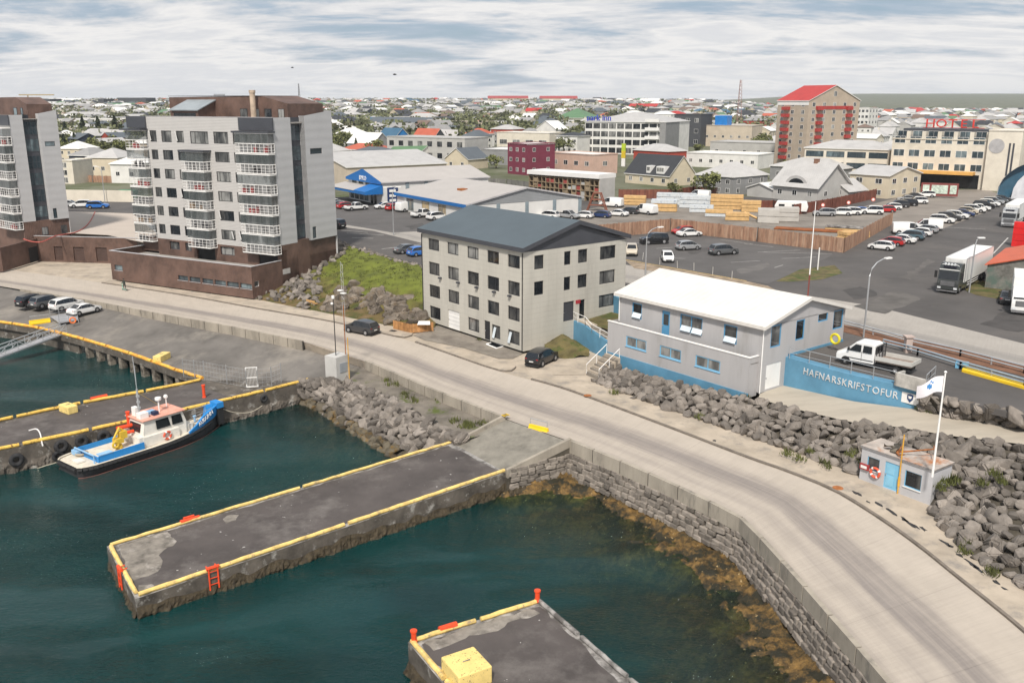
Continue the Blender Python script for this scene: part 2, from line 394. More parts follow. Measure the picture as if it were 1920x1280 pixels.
# ================================================================ water
def shore_dist(x,y,line):
 best=1e9;p=Vector((x,y))
 for a,b in zip(line,line[1:]):
  a2,b2=a.xy,b.xy;ab=b2-a2;t=max(0,min(1,(p-a2).dot(ab)/max(1e-9,ab.dot(ab))))
  best=min(best,(p-a2-ab*t).length)
 return best
WZ=-3.2
sea_px=[(-420,462),(-200,503),(40,543),(180,566),(300,589),(430,612),(570,641),(688,679),(800,727),(945,784),(1068,827),(1180,873),(1280,918),(1370,961),(1405,982),(1430,1011),(1500,1088),(1570,1168),(1640,1247),(1670,1282),(1740,1375),(1800,1460)]
sea_line=[G(x,y)for x,y in sea_px]
wall_line=[G(x,y)for x,y in sea_px[10:]]
brk_line=[G(x,y,WZ)for x,y in[(540,745),(620,765),(700,800),(780,830),(855,838)]]
p2_line=[G(948,884,-1.3),G(1068,827)]
def bed(x,y):
 d=min(shore_dist(x,y,wall_line),shore_dist(x,y,p2_line)*2.2+0.6)
 d2=shore_dist(x,y,brk_line)
 n=noise.noise((x*.22,y*.22,1.3))*1.3+noise.noise((x*.8,y*.8,4))*.55+noise.noise((x*2.4,y*2.4,9))*.22
 z1=-2.45-0.22*d-0.012*d*d+n*(0.42+min(d,6)*0.05)+.25*noise.noise((x*3.1,y*3.1,2))+.16*noise.noise((x*6,y*6,5))
 z2=-3.2-0.5*d2+n*0.4
 return max(z1,z2,-8.0)
mb=MB();bx0,bx1,by0,by1,stp=-30.0,24.0,30.0,90.0,0.26
nx,ny=int((bx1-bx0)/stp),int((by1-by0)/stp)
for j in range(ny+1):
 for i in range(nx+1):
  x,y=bx0+i*stp,by0+j*stp;mb.v.append((x,y,bed(x,y)))
for j in range(ny):
 for i in range(nx):
  k=j*(nx+1)+i;mb.f.append((k,k+1,k+nx+2,k+nx+1));mb.m.append(0)
m_bed=M('weedy seabed',(0.15,0.088,0.026),0.7,var=0.5,scale=2.2,bump=1.0,bscale=9,stain=((0.020,0.018,0.009),0.7,0.42,0.56),specks=((.35,.25,.12),3.5,.70))
mb.face([(-2500,-600,-8.05),(30,-600,-8.05),(30,190,-8.05),(-2500,190,-8.05)]);tag(mb.build('seabed',m_bed,smooth=True),kind='structure')
def water_mat():
 m=bpy.data.materials.new('harbour water');m.use_nodes=True;nt=m.node_tree;nt.nodes.clear();L=nt.links.new
 out=N(nt,'ShaderNodeOutputMaterial');geo=N(nt,'ShaderNodeNewGeometry');at=N(nt,'ShaderNodeAttribute');at.attribute_name='depth'
 def ns(sc,st,det,dist=0.0):
  mp=N(nt,'ShaderNodeMapping');mp.inputs['Scale'].default_value=st;mp.inputs['Rotation'].default_value=(0,0,R(35));L(geo.outputs['Position'],mp.inputs[0])
  n=N(nt,'ShaderNodeTexNoise');n.inputs['Scale'].default_value=sc;n.inputs['Detail'].default_value=det;n.inputs['Distortion'].default_value=dist;L(mp.outputs[0],n.inputs['Vector']);return n.outputs['Fac']
 big=ns(0.06,(1,2.2,1),4,0.6)
 col=ramp(nt,big,[(0.3,(0.002,0.021,0.020)),(0.5,(0.003,0.034,0.034)),(0.7,(0.007,0.050,0.050))])
 gust=ramp(nt,ns(0.045,(1,2.0,1),3,0.8),[(0.40,(0.14,)*3),(0.60,(1.0,)*3)])
 rip=math_(nt,'MULTIPLY',math_(nt,'ADD',ns(2.6,(1,2.2,1),4,0.5),math_(nt,'MULTIPLY',ns(0.7,(1,2,1),3),0.9)),1.0)
 bp=N(nt,'ShaderNodeBump');bp.inputs['Distance'].default_value=0.55;L(gust,bp.inputs['Strength']);L(rip,bp.inputs['Height'])
 df=N(nt,'ShaderNodeBsdfDiffuse');L(col,df.inputs['Color'])
 tr=N(nt,'ShaderNodeBsdfTransparent');tr.inputs[0].default_value=(0.60,0.80,0.70,1)
 body=N(nt,'ShaderNodeMixShader');L(at.outputs['Fac'],body.inputs[0]);L(tr.outputs[0],body.inputs[1]);L(df.outputs[0],body.inputs[2])
 gl=N(nt,'ShaderNodeBsdfGlossy');gl.inputs['Roughness'].default_value=0.06;L(bp.outputs[0],gl.inputs['Normal'])
 fr=N(nt,'ShaderNodeFresnel');fr.inputs[0].default_value=1.33;L(bp.outputs[0],fr.inputs['Normal'])
 mx=N(nt,'ShaderNodeMixShader');L(fr.outputs[0],mx.inputs[0]);L(body.outputs[0],mx.inputs[1]);L(gl.outputs[0],mx.inputs[2]);L(mx.outputs[0],out.inputs[0])
 return m
mb=MB();att=[]
xs=[-2500,-600,-200,-70]+[bx0+1.0*i for i in range(int(bx1-bx0)+1)]+[26]
ys=[-600,-100]+[by0+1.0*i for i in range(int(by1-by0)+1)]+[120,150,190]
for y in ys:
 for x in xs:
  mb.v.append((x,y,WZ))
  inb=bx0<=x<=bx1 and by0<=y<=by1
  dep=max(0,WZ-bed(x,y))if inb else 4.7
  att.append(1-math.exp(-dep*0.42))
for j in range(len(ys)-1):
 for i in range(len(xs)-1):
  k=j*len(xs)+i;mb.f.append((k,k+1,k+len(xs)+1,k+len(xs)));mb.m.append(0)
water=mb.build('water',water_mat(),smooth=True);water['kind']='structure'
a_=water.data.attributes.new('depth','FLOAT','POINT')
for i,q in enumerate(att):a_.data[i].value=q
# ================================================================ low ground, road, walks
low=[Vector((p.x,p.y,-0.02))for p in sea_line]+[Vector(q)for q in((45,10,-.02),(95,40,-.02),(95,140,-.02),(-60,190,-.02),(-190,240,-.02))]
sheet('ground',low,m_walk)
kerb_px=[(-420,432),(-200,470),(0,503),(130,521),(330,552),(480,579),(623,604),(747,633),(830,660),(940,697),(995,712),(1067,733),(1240,797),(1396,857),(1470,883),(1559,919),(1620,955),(1677,993),(1735,1036),(1790,1081),(1860,1137),(1920,1187),(2000,1262),(2110,1370)]
kerb_line=[G(x,y,0.006)for x,y in kerb_px]
sl=smooth_line([Vector((p.x,p.y,0.006))for p in sea_line],4);kl=smooth_line(kerb_line,4)
ra,rb=resample(sl,n=140),resample(kl,n=140)
strip('road',ra,rb,m_road,140,8)
def offset_walk(name,kerb,outer,z=0.13,n=40):
 a=resample([Vector((p.x,p.y,z))for p in smooth_line(kerb,3)],n=n);b=resample([Vector((p.x,p.y,z))for p in outer],n=n)
 o=strip(name,a,b,m_walk,n,3,smooth=False)
 k=MB()
 kc=[p+(q-p).normalized()*0.26 for p,q in zip(a,b)]
 for i in range(n):
  p,q,r_,s_=a[i],a[i+1],kc[i+1],kc[i]
  u=Vector((0,0,.006));dn=Vector((0,0,-.16))
  k.face([p+u,q+u,r_+u,s_+u]);k.face([p+dn,q+dn,q+u,p+u]);
 k.build('kerb',m_kerb,o)
 return o
offset_walk('pavement',[G(x,y)for x,y in[(190,531),(330,552),(480,579),(623,604),(747,633),(772,630)]],[G(x,y)for x,y in[(208,526),(340,541),(478,561),(600,586),(690,604),(740,614),(776,622)]])
offset_walk('pavement',[G(x,y)for x,y in[(995,712),(1067,733),(1240,797),(1396,857),(1470,883),(1559,919),(1620,955),(1677,993),(1735,1036),(1790,1081),(1860,1137),(1920,1187),(2000,1262),(2110,1370)]],[G(x,y)for x,y in[(1022,703),(1107,716),(1240,764),(1399,818),(1500,853),(1608,891),(1680,922),(1745,950),(1800,1030),(1860,1068),(1925,1108),(2000,1170),(2060,1230),(2160,1330)]],n=80)
offset_walk('pavement',[G(x,y)for x,y in[(778,642),(830,660),(940,697),(968,689)]],[G(x,y)for x,y in[(786,639),(850,651),(948,679),(966,686)]],n=24)
m_yard=M('yard concrete',(0.22,0.195,0.165),0.9,var=0.2,scale=0.3,bump=0.3,stain=((0.12,0.10,0.085),0.35,0.5,0.7))
sheet('yard',[G(x,y,0.03)for x,y in[(775,628),(835,605),(920,640),(985,660),(962,672),(935,672),(870,652),(795,637)]],m_yard)
for i,(px,py,wd_)in enumerate([(1603,923,.5),(1612,926,.4),(1627,940,.35),(1648,945,.7),(1668,957,.9),(1695,973,.6),(1703,979,.9),(1716,985,.7),(1730,990,.6),(1772,1017,.7),(1782,1023,.5),(1800,1041,.4),(1822,1056,.8),(1834,1066,.7),(1868,1090,.5),(1882,1102,.35),(1340,826,.3)]):
 c=G(px,py,.142);a0=math.atan2((kerb_line[-4]-kerb_line[-8]).y,(kerb_line[-4]-kerb_line[-8]).x);P=[]
 for k in range(9):
  t=k/9*6.283;r_=random.uniform(.35,1.0);P.append(c+Vector((math.cos(a0)*math.cos(t)*wd_*r_-math.sin(a0)*math.sin(t)*.22*r_,math.sin(a0)*math.cos(t)*wd_*r_+math.cos(a0)*math.sin(t)*.22*r_,0)))
 sheet('tar_patch',P,M('tar',(.035,.034,.034),.7))
m_town=M('town ground',(0.12,0.122,0.08),0.95,var=0.25,scale=0.05,bump=0.2,stain=((0.07,0.085,0.03),0.035,0.48,0.6))
slab_px=[(-500,393),(-60,393),(125,396),(250,400),(330,435),(612,450),(632,453),(690,472),(792,497),(920,520),(1010,527),(1148,551),(1172,560),(1300,625),(1440,661),(1467,664),(1600,696),(1730,731),(1800,752),(1920,778),(2080,814)]
slab=[G(x,y,UP)for x,y in slab_px]+[Vector((140,95,UP)),Vector((170,230,UP)),Vector((-200,230,UP))]
sheet('upper_ground',slab,m_street,thick=0.5)
mb=MB();rows=[230*(1.045**k)for k in range(0,76)]
cols=90
for y in rows:
 hw=y*0.95+60
 for i in range(cols+1):
  x=-hw+2*hw*i/cols;mb.v.append((x,y,terrain(x,y)))
for j in range(len(rows)-1):
 for i in range(cols):
  k=j*(cols+1)+i;mb.f.append((k,k+1,k+cols+2,k+cols+1));mb.m.append(0)
tag(mb.build('terrain',m_town,smooth=True),kind='structure')
def up(px,py,dz=0.0):return G(px,py,UP+dz)
strip('street',[up(x,y,.008)for x,y in[(590,419),(700,433),(792,456),(900,480),(1000,503),(1175,530),(1330,562),(1500,600),(1620,628),(1920,697),(2200,765)]],[up(x,y,.008)for x,y in[(590,401),(700,414),(792,428),(900,450),(1000,472),(1180,497),(1330,528),(1500,552),(1640,574),(1920,644),(2200,706)]],road_mat('pale street',(0.34,0.315,0.285),(0.24,0.225,0.21),7.5,joints=False),60,5)
sheet('car_park',[up(x,y,.012)for x,y in[(1172,491),(1340,518),(1440,532),(1565,477),(1405,452),(1260,440),(1120,448),(1100,470)]],m_lot)
sheet('timber_yard',[up(x,y,.010)for x,y in[(1120,432),(1257,420),(1565,468),(1668,418),(1530,388),(1430,385),(1200,372),(1090,395),(1000,410)]],m_earth)
sheet('parking_ground',[up(x,y,.012)for x,y in[(1668,420),(1760,432),(1850,397),(1895,372),(1850,355),(1730,358),(1560,403)]],M('parking paving',(0.215,0.19,0.165),0.9,var=0.15,scale=0.15,bump=0.2))
sheet('verge',[up(x,y,.018)for x,y in[(1455,527),(1500,505),(1565,497),(1580,512),(1540,524),(1480,528)]],m_grassd)
sheet('verge',[up(x,y,.018)for x,y in[(1800,540),(1828,522),(1900,540),(1870,560),(1830,553)]],m_grassd)
strip('gravel_strip',[up(x,y,.02)for x,y in[(1580,622),(1700,652),(1800,675),(1920,705),(2100,750)]],[up(x,y,.02)for x,y in[(1570,606),(1700,634),(1800,655),(1920,684),(2100,727)]],m_gravel,30,2)
strip('gravel_strip',[up(x,y,.02)for x,y in[(1190,503),(1330,524),(1420,541),(1480,557)]],[up(x,y,.02)for x,y in[(1172,488),(1330,515),(1400,527),(1440,536)]],M('dry gravel',(0.27,0.21,0.15),0.95,var=0.3,scale=1.0,bump=0.6),30,2)
sheet('forecourt',[up(x,y,.012)for x,y in[(600,413),(735,436),(830,432),(860,405),(735,385),(600,376)]],m_lot)
sheet('lay_by',[up(x,y,.012)for x,y in[(640,440),(700,447),(792,468),(792,490),(720,474),(645,454)]],m_street)
for pts,c in[([(1850,610),(1870,585),(1960,570),(1990,600),(1900,622)],(.062,.057,.055)),([(1600,575),(1680,545),(1730,556),(1660,590)],(.105,.097,.09)),([(1575,545),(1610,535),(1650,552),(1600,560)],(.06,.056,.054)),([(1690,520),(1740,485),(1752,490),(1705,526)],(.10,.092,.086)),([(1280,470),(1330,462),(1345,468),(1295,477)],(.075,.07,.068)),([(1380,505),(1440,492),(1450,499),(1392,514)],(.12,.112,.106)),([(760,424),(790,418),(800,424),(770,431)],(.07,.066,.064))]:
 q=resample([up(*p,.016)for p in pts]+[up(*pts[0],.016)],step=1.2)[:-1]
 sheet('asphalt_patch',[p+Vector((noise.noise(p*.5)*.8,noise.noise(p*.5+Vector((5,2,1)))*.8,0))for p in q],M('asphalt patch %.3f'%c[0],c,.9,var=.2,scale=.4,bump=.3))
def line(name,pts,wd=0.14,mat=None,dz=0.02):
 a,b=Vector(pts[0]),Vector(pts[1]);d=(b-a).normalized();n=Vector((-d.y,d.x,0))*wd/2;u=Vector((0,0,dz))
 o=sheet(name,[a-n+u,b-n+u,b+n+u,a+n+u],mat or m_paintw);return o
for a,b in[((1412,458),(1350,449)),((1450,463),(1395,457)),((1500,469),(1420,473)),((1560,476),(1430,473)),((1365,441),(1400,446)),((1370,492),(1425,489)),((1452,502),(1468,497)),((1530,482),(1465,485)),((1230,466),(1262,464)),((1172,455),(1200,456)),((1265,484),(1285,485)),((1335,432),(1480,456))]:
 line('bay_marking',(up(*a),up(*b)))
for a,b in[((640,432),(690,436)),((650,437),(720,441)),((660,446),(700,447)),((716,467),(790,458))]:
 line('bay_marking',(up(*a),up(*b)),0.25)
line('edge_marking',(up(1172,487),up(1400,527)),0.25,m_painty,0.03)
for a,b in[((1770,404),(1752,409)),((1848,430),(1740,425)),((1890,446),(1862,476))]:line('lane_marking',(up(*a),up(*b)),0.22)
# ================================================================ boulders
def make_rock(seed,flat=0.92):
 rr=random.Random(seed);bm=bmesh.new()
 for i in range(13):
  v=Vector((rr.gauss(0,1),rr.gauss(0,1),rr.gauss(0,1))).normalized()*rr.uniform(.8,1.0)
  bm.verts.new((v.x*.55,v.y*.46,v.z*.46*flat))
 r_=bmesh.ops.convex_hull(bm,input=bm.verts)
 bmesh.ops.delete(bm,geom=list({g for g in r_['geom_interior']+r_['geom_unused']if isinstance(g,bmesh.types.BMVert)}),context='VERTS')
 bmesh.ops.dissolve_limit(bm,angle_limit=R(20),verts=bm.verts,edges=bm.edges)
 bmesh.ops.bevel(bm,geom=list(bm.edges),offset=0.065,segments=2,affect='EDGES',clamp_overlap=True)
 me=bpy.data.meshes.new('boulder');bm.to_mesh(me);bm.free()
 me.materials.append(m_rock)
 return me
ROCKS=[make_rock(i)for i in range(14)]
ROCKS_WET=[r.copy()for r in ROCKS[:6]]
for r in ROCKS_WET:r.materials[0]=m_rockd
def place_rock(parent,p,s,wet=False,flat=None):
 o=link('boulder',random.choice(ROCKS_WET if wet else ROCKS),parent);o.location=p
 o.rotation_euler=(random.uniform(-.9,.9),random.uniform(-.9,.9),random.uniform(0,6.3))
 k=s*random.uniform(.85,1.15);o.scale=(k,k*random.uniform(.8,1.1),k*random.uniform(.75,1.0));return o
def rock_bank(name,toe,top,size,rows,limit=300,jit=0.22,lift=0.1,wet_below=None,skip=None,mat=None,bulge=0.0):
 """earth slope as setting, with every boulder a piece of it; what is past the limit is one rubble part"""
 bank=strip(name,toe,top,mat or m_soil,50,6,fn=lambda p,u,v:p+Vector((0,0,-0.16+bulge*math.sin(math.pi*v))))
 n=max(2,int(sum((b-a).length for a,b in zip(toe,toe[1:]))/(size*.68)))
 a,b=resample(toe,n=n),resample(top,n=n);spots=[]
 for i in range(n+1):
  for j in range(rows):
   v=(j+0.35+random.uniform(-jit,jit)*.7)/rows
   f=min(n-.001,max(0,i+random.uniform(-jit,jit)+(0.5 if j%2 else 0)));i0=int(f)
   A=a[i0].lerp(a[i0+1],f-i0);B=b[i0].lerp(b[i0+1],f-i0)
   p=A.lerp(B,v)+Vector((0,0,lift+bulge*math.sin(math.pi*v)))
   if skip and skip(p):continue
   spots.append((p,size*1.16*random.choice((.72,.85,1.0,1.0,1.12,1.35))))
 cp=Vector((0,0,CAMH));spots.sort(key=lambda q:(q[0]-cp).length/q[1])
 for p,s in spots[:limit]:place_rock(bank,p,s,wet_below is not None and p.z<wet_below)
 if len(spots)>limit:
  mb=MB()
  for p,s in spots[limit:]:
   me=random.choice(ROCKS);mt=Matrix.LocRotScale(p,Matrix.Rotation(random.uniform(0,6),3,'Z').to_quaternion(),Vector((s,s,s*.9)))
   i0=len(mb.v);mb.v+=[tuple(mt@v.co)for v in me.vertices]
   for f in me.polygons:mb.f.append(tuple(i0+k for k in f.vertices));mb.m.append(0)
  tag(mb.build('rubble',m_rock,bank),kind='stuff')
 return bank
def GL(pts):return[G(*p)for p in pts]
hutO=G(1743,947,.1);hutdx=(math.cos(R(-55)),math.sin(R(-55)))
def in_hut(p):
 r_=Vector((p.x-hutO.x,p.y-hutO.y));a=r_.x*hutdx[0]+r_.y*hutdx[1];b=-r_.x*hutdx[1]+r_.y*hutdx[0]
 return-6.3<a<0.5 and-0.6<b<2.3
toe_r=GL([(1112,716,.1),(1240,764,.1),(1399,818,.1),(1500,853,.1),(1608,891,.1),(1680,922,.1),(1745,951,.1),(1800,1030,.1),(1860,1068,.1),(1925,1108,.1),(2000,1170,.1),(2080,1240,.1)])
top_r=GL([(1150,688,.9),(1260,717,1.35),(1421,748,1.9),(1516,773,2.2),(1608,794,2.5),(1658,797,2.6),(1790,818,2.8),(1850,825,2.9),(1920,833,3.0),(1990,845,3.0),(2050,855,3),(2150,872,3)])
ta,tb_=resample(toe_r,n=60),resample(top_r,n=60)
rock_bank('rock_bank',ta[:36],tb_[:36],1.12,6,270,skip=in_hut)
rock_bank('rock_bank',ta[35:],tb_[35:],1.1,13,300,skip=in_hut)
back_path=GL([(1425,738,1.86),(1463,721,1.88),(1600,752,2.5),(1725,768,3.0),(1800,783,3.1),(1920,801,3.2),(2150,835,3.2)])
strip('path',[p+Vector((0,0,.02))for p in top_r[2:]],back_path,M('path concrete',(0.40,0.355,0.29),0.9,var=0.1,scale=0.5,bump=0.2,stretch=(.3,1,1)),50,4)
rock_bank('rock_bank',GL([(1730,768,3.0),(1800,783,3.1),(1920,801,3.2),(2100,828,3.2)]),GL([(1732,738,UP-.1),(1800,753,UP-.1),(1920,779,UP-.1),(2080,815,UP-.1)]),1.35,3,90,lift=.05)
sheet('breakwater_top',GL([(600,716,-.75),(655,716,-.75),(740,756,-.75),(800,792,-.75),(862,826,-.75),(965,800,-.75),(945,792,-.75),(800,735,-.75),(692,688,-.75),(640,690,-.8)]),M('breakwater earth',(0.165,0.145,0.12),0.95,var=0.3,scale=0.5,bump=0.7,stain=((0.08,0.10,0.02),0.35,0.56,0.64)))
rock_bank('breakwater',GL([(540,752,-3.3),(590,770,-3.5),(640,806,-3.6),(690,838,-3.6),(745,868,-3.5),(800,880,-3.5),(850,862,-3.4)]),GL([(572,716,-.85),(615,714,-.6),(665,718,-.6),(720,742,-.6),(770,768,-.6),(815,795,-.6),(866,822,-.7)]),1.2,9,280,wet_below=-2.5,lift=.15,bulge=.35)
gb_bot=GL([(478,561,.1),(540,574,.1),(600,586,.1),(690,604,.1),(760,616,.1),(815,612,.2)])
gb_top=GL([(618,449,UP),(632,453,UP),(660,461,UP),(720,480,UP),(770,493,UP),(830,508,UP)])
ga,gbb=resample(gb_bot,n=50),resample(gb_top,n=50)
def gslope(p,u,v):
 prof=sstep(v*1.25)if u>.35 else v
 z=0.1+(UP-.1)*(0.55*prof+0.45*v)
 return Vector((p.x,p.y,z+(noise.noise((p.x*.35,p.y*.35,3))*.5+noise.noise((p.x*1.3,p.y*1.3,5))*.16)*math.sin(math.pi*v)))
def grass_mat():
 m=M('bank grass',(0.115,0.135,0.018),0.9,var=0.28,scale=0.5,bump=0.9,bscale=8);nt=m.node_tree;L=nt.links.new;p=nt.nodes['Principled BSDF']
 src=p.inputs['Base Color'].links[0].from_socket
 geo=N(nt,'ShaderNodeNewGeometry');s_=N(nt,'ShaderNodeSeparateXYZ');L(geo.outputs['Position'],s_.inputs[0])
 n=N(nt,'ShaderNodeTexNoise');n.inputs['Scale'].default_value=0.45;n.inputs['Detail'].default_value=7;L(geo.outputs['Position'],n.inputs['Vector'])
 f=ramp(nt,math_(nt,'ADD',math_(nt,'MULTIPLY',s_.outputs['Z'],0.14),math_(nt,'MULTIPLY',n.outputs['Fac'],1.0)),[(0.66,(1,)*3),(0.92,(0,)*3)])
 brown=ramp(nt,n.outputs['Fac'],[(0.35,(0.05,0.06,0.012)),(0.5,(0.115,0.085,0.03)),(0.65,(0.16,0.105,0.055))])
 mx=N(nt,'ShaderNodeMix',data_type='RGBA');L(f,mx.inputs['Factor']);L(src,mx.inputs['A']);L(brown,mx.inputs['B']);L(mx.outputs['Result'],p.inputs['Base Color']);return m
m_bankgrass=grass_mat()
gk=int(50*.40)
strip('grass_bank',ga,gbb,m_bankgrass,60,24,fn=gslope)
def slope_at(u,v):
 i=min(49,int(u*50));t=u*50-i;p=ga[i].lerp(ga[i+1],t).lerp(gbb[i].lerp(gbb[i+1],t),v);return gslope(p,u,v)
slope_rocks=link('rock_slope',None);slope_rocks['kind']='structure'
for k in range(290):
 v=random.random();u=random.uniform(0.0,0.34-0.17*v+0.05*math.sin(v*9));
 place_rock(slope_rocks,slope_at(u,v)+Vector((0,0,.15)),random.uniform(.8,1.7))
for k in range(75):
 t=random.random();p=gbb[min(50,int(t*50))]
 place_rock(slope_rocks,Vector((p.x+random.uniform(-.6,.6),p.y-random.uniform(-.3,1.0),UP-.05)),random.uniform(.6,1.15))
outcrop=link('rock_outcrop',None);outcrop['kind']='structure'
for k in range(95):
 u=random.uniform(.42,.95);v=random.gauss(.25+.06*math.sin(u*12),.09)
 o=place_rock(outcrop,slope_at(min(u,.97),max(.05,v))+Vector((0,0,-.1)),random.uniform(1.4,3.2));o.material_slots[0].link='OBJECT'
 o.material_slots[0].material=M('dark outcrop rock',(0.155,0.13,0.105),0.9,var=0.35,scale=1.2,bump=0.8,rand=0.35,stain=((0.13,0.09,0.05),1.0,0.52,0.68))
mb=MB()
def tuft(p,r,n=22,h=.5):
 for i in range(n):
  a=random.uniform(0,6.28);q=Vector((p.x+math.cos(a)*r*random.random(),p.y+math.sin(a)*r*random.random(),p.z-.05))
  d=Vector((random.gauss(0,.35),random.gauss(0,.35),1)).normalized()*h*random.uniform(.5,1.1);s_=Vector((math.cos(a+1),math.sin(a+1),0))*.05
  mb.face([q-s_,q+s_,q+d])
for px,py,z in[(1153,735,.3),(1400,742,1.7),(1390,735,1.7),(1600,850,1.5),(1480,850,.4),(1500,858,.4),(1550,870,.4),(1790,895,2.2),(1785,905,2.0),(1840,905,2.3),(1860,885,2.6),(1810,1020,.3),(1815,1030,.3),(1770,905,2),(1760,915,1.6),(1880,900,2.5),(1720,765,3.1),(1745,768,3.1),(1780,775,3.3),(1900,790,3.5),(1860,1075,.3),(730,717,-.7),(745,722,-.7),(760,742,-.7),(820,745,-.7),(870,795,-.7),(890,797,-.7),(905,795,-.7),(880,800,-.7),(850,790,-.7),(775,748,-.7),(895,632,.1),(1520,847,.5),(1310,785,.4),(1620,870,1)]:
 for q in range(3):tuft(G(px+random.uniform(-8,8),py+random.uniform(-5,5),z),.5)
for k in range(420):
 u,v=random.uniform(.22,1),random.uniform(.03,.97)
 tuft(slope_at(u,v),.6,12,.32)
tag(mb.build('grass',m_blade),kind='stuff')
# ================================================================ sea wall of the road: concrete panels over a stone face
def along(line_,step):
 q=resample(line_,step=step);return q
def wall_run(name,line_,ztop,zbot,step,th=0.35,out=-1,mat=None,cap=True,label=None):
 """panels with open joints; out = side of the line that the wall grows to"""
 root=thing(name,label,'wall')
 q=along([Vector((p.x,p.y,0))for p in line_],step)
 for a,b in zip(q,q[1:]):
  d=(b-a).normalized();n=Vector((-d.y,d.x,0))*th*out;g=d*0.06
  za=ztop;zb=zbot
  mb=MB();A,B=a+g,b-g
  mb.prism([A.xy,B.xy,(B+n).xy,(A+n).xy]if out>0 else[(A+n).xy,(B+n).xy,B.xy,A.xy],zb,za)
  o=mb.build('wall_panel',mat or m_conc,root)
 core=MB()
 for a,b in zip(q,q[1:]):
  d=(b-a).normalized();n=Vector((-d.y,d.x,0))*out
  P=[(a+n*.06).xy,(b+n*.06).xy,(b+n*(th-.06)).xy,(a+n*(th-.06)).xy]
  core.prism(P if out>0 else P[::-1],zbot-.05,ztop-.06)
 core.build('joint_filler',M('dark joint',(.06,.055,.05),.9),root)
 return root
wall_run('retaining_wall',sea_line[2:7],0.16,-1.2,2.6,.28,-1,label='low concrete wall with dark joints between road and quay apron')
wall_run('retaining_wall',sea_line[7:10],0.26,-1.0,3.0,.30,-1,label='concrete parapet above the breakwater rocks, up to the pier ramp')
wall_run('sea_wall',sea_line[10:],0.26,-.86,3.1,.34,-1,label='long curving concrete sea wall with stone footing below the road')
sroot=[o for o in C.objects if o.name=='sea_wall'][0]
def make_block(seed):
 rr=random.Random(seed+99);bm=bmesh.new();bmesh.ops.create_cube(bm,size=1.0)
 for v in bm.verts:v.co+=Vector((rr.uniform(-.09,.09),rr.uniform(-.08,.08),rr.uniform(-.09,.09)))
 bmesh.ops.bevel(bm,geom=list(bm.edges),offset=0.10,segments=1,affect='EDGES')
 me=bpy.data.meshes.new('stone');bm.to_mesh(me);bm.free();me.materials.append(m_stone);return me
BLOCKS=[make_block(i)for i in range(9)]
def stone_courses(parent,line_,z1,z0,course,length,off=-0.42,limit=300,batter=0.12):
 mbk=MB();made=[]
 nrow=int(round((z1-z0)/course))
 base=[Vector((p.x,p.y,0))for p in line_]
 for r_ in range(nrow):
  z=z1-(r_+.5)*course;L=sum((b-a).length for a,b in zip(base,base[1:]));t=random.uniform(0,.4);
  fine=resample(base,n=int(L/.1))
  while t<L-.2:
   ln=length*random.uniform(.65,1.4);i=min(len(fine)-2,int((t+ln/2)/L*(len(fine)-1)));d=(fine[i+1]-fine[i]).normalized();n=Vector((d.y,-d.x,0))
   p=fine[i]+n*(-off-.18+batter*r_+random.uniform(-.05,.05));p.z=z+random.uniform(-.07,.07)
   made.append((p,math.atan2(d.y,d.x),ln,course*random.uniform(.9,1.08)));t+=ln+.05
 made.sort(key=lambda q:(q[0]-Vector((0,0,CAMH))).length)
 for p,a,ln,ch in made[:limit]:
  o=link('stone',random.choice(BLOCKS),parent);o.location=p;o.rotation_euler=(random.uniform(-.06,.06),random.uniform(-.04,.04),a+random.uniform(-.05,.05));o.scale=(ln,.42,ch)
 if len(made)>limit:
  for p,a,ln,ch in made[limit:]:
   mt=Matrix.LocRotScale(p,Matrix.Rotation(a,3,'Z').to_quaternion(),Vector((ln,.42,ch)));me=random.choice(BLOCKS);i0=len(mbk.v)
   mbk.v+=[tuple(mt@v.co)for v in me.vertices]
   for f in me.polygons:mbk.f.append(tuple(i0+k for k in f.vertices));mbk.m.append(0)
  tag(mbk.build('stonework',m_stone,parent),kind='stuff')
stone_courses(sroot,sea_line[10:21],-.84,-2.75,0.40,0.60)
bk=MB();q=along(sea_line[10:],2.0)
for a,b in zip(q,q[1:]):
 d=(b-a).normalized();n=Vector((d.y,-d.x,0));P=[(a+n*.0).xy,(a+n*.30).xy,(b+n*.30).xy,(b+n*.0).xy]
 bk.prism(P,-4,-.88)
bk.build('footing',m_soil,sroot)
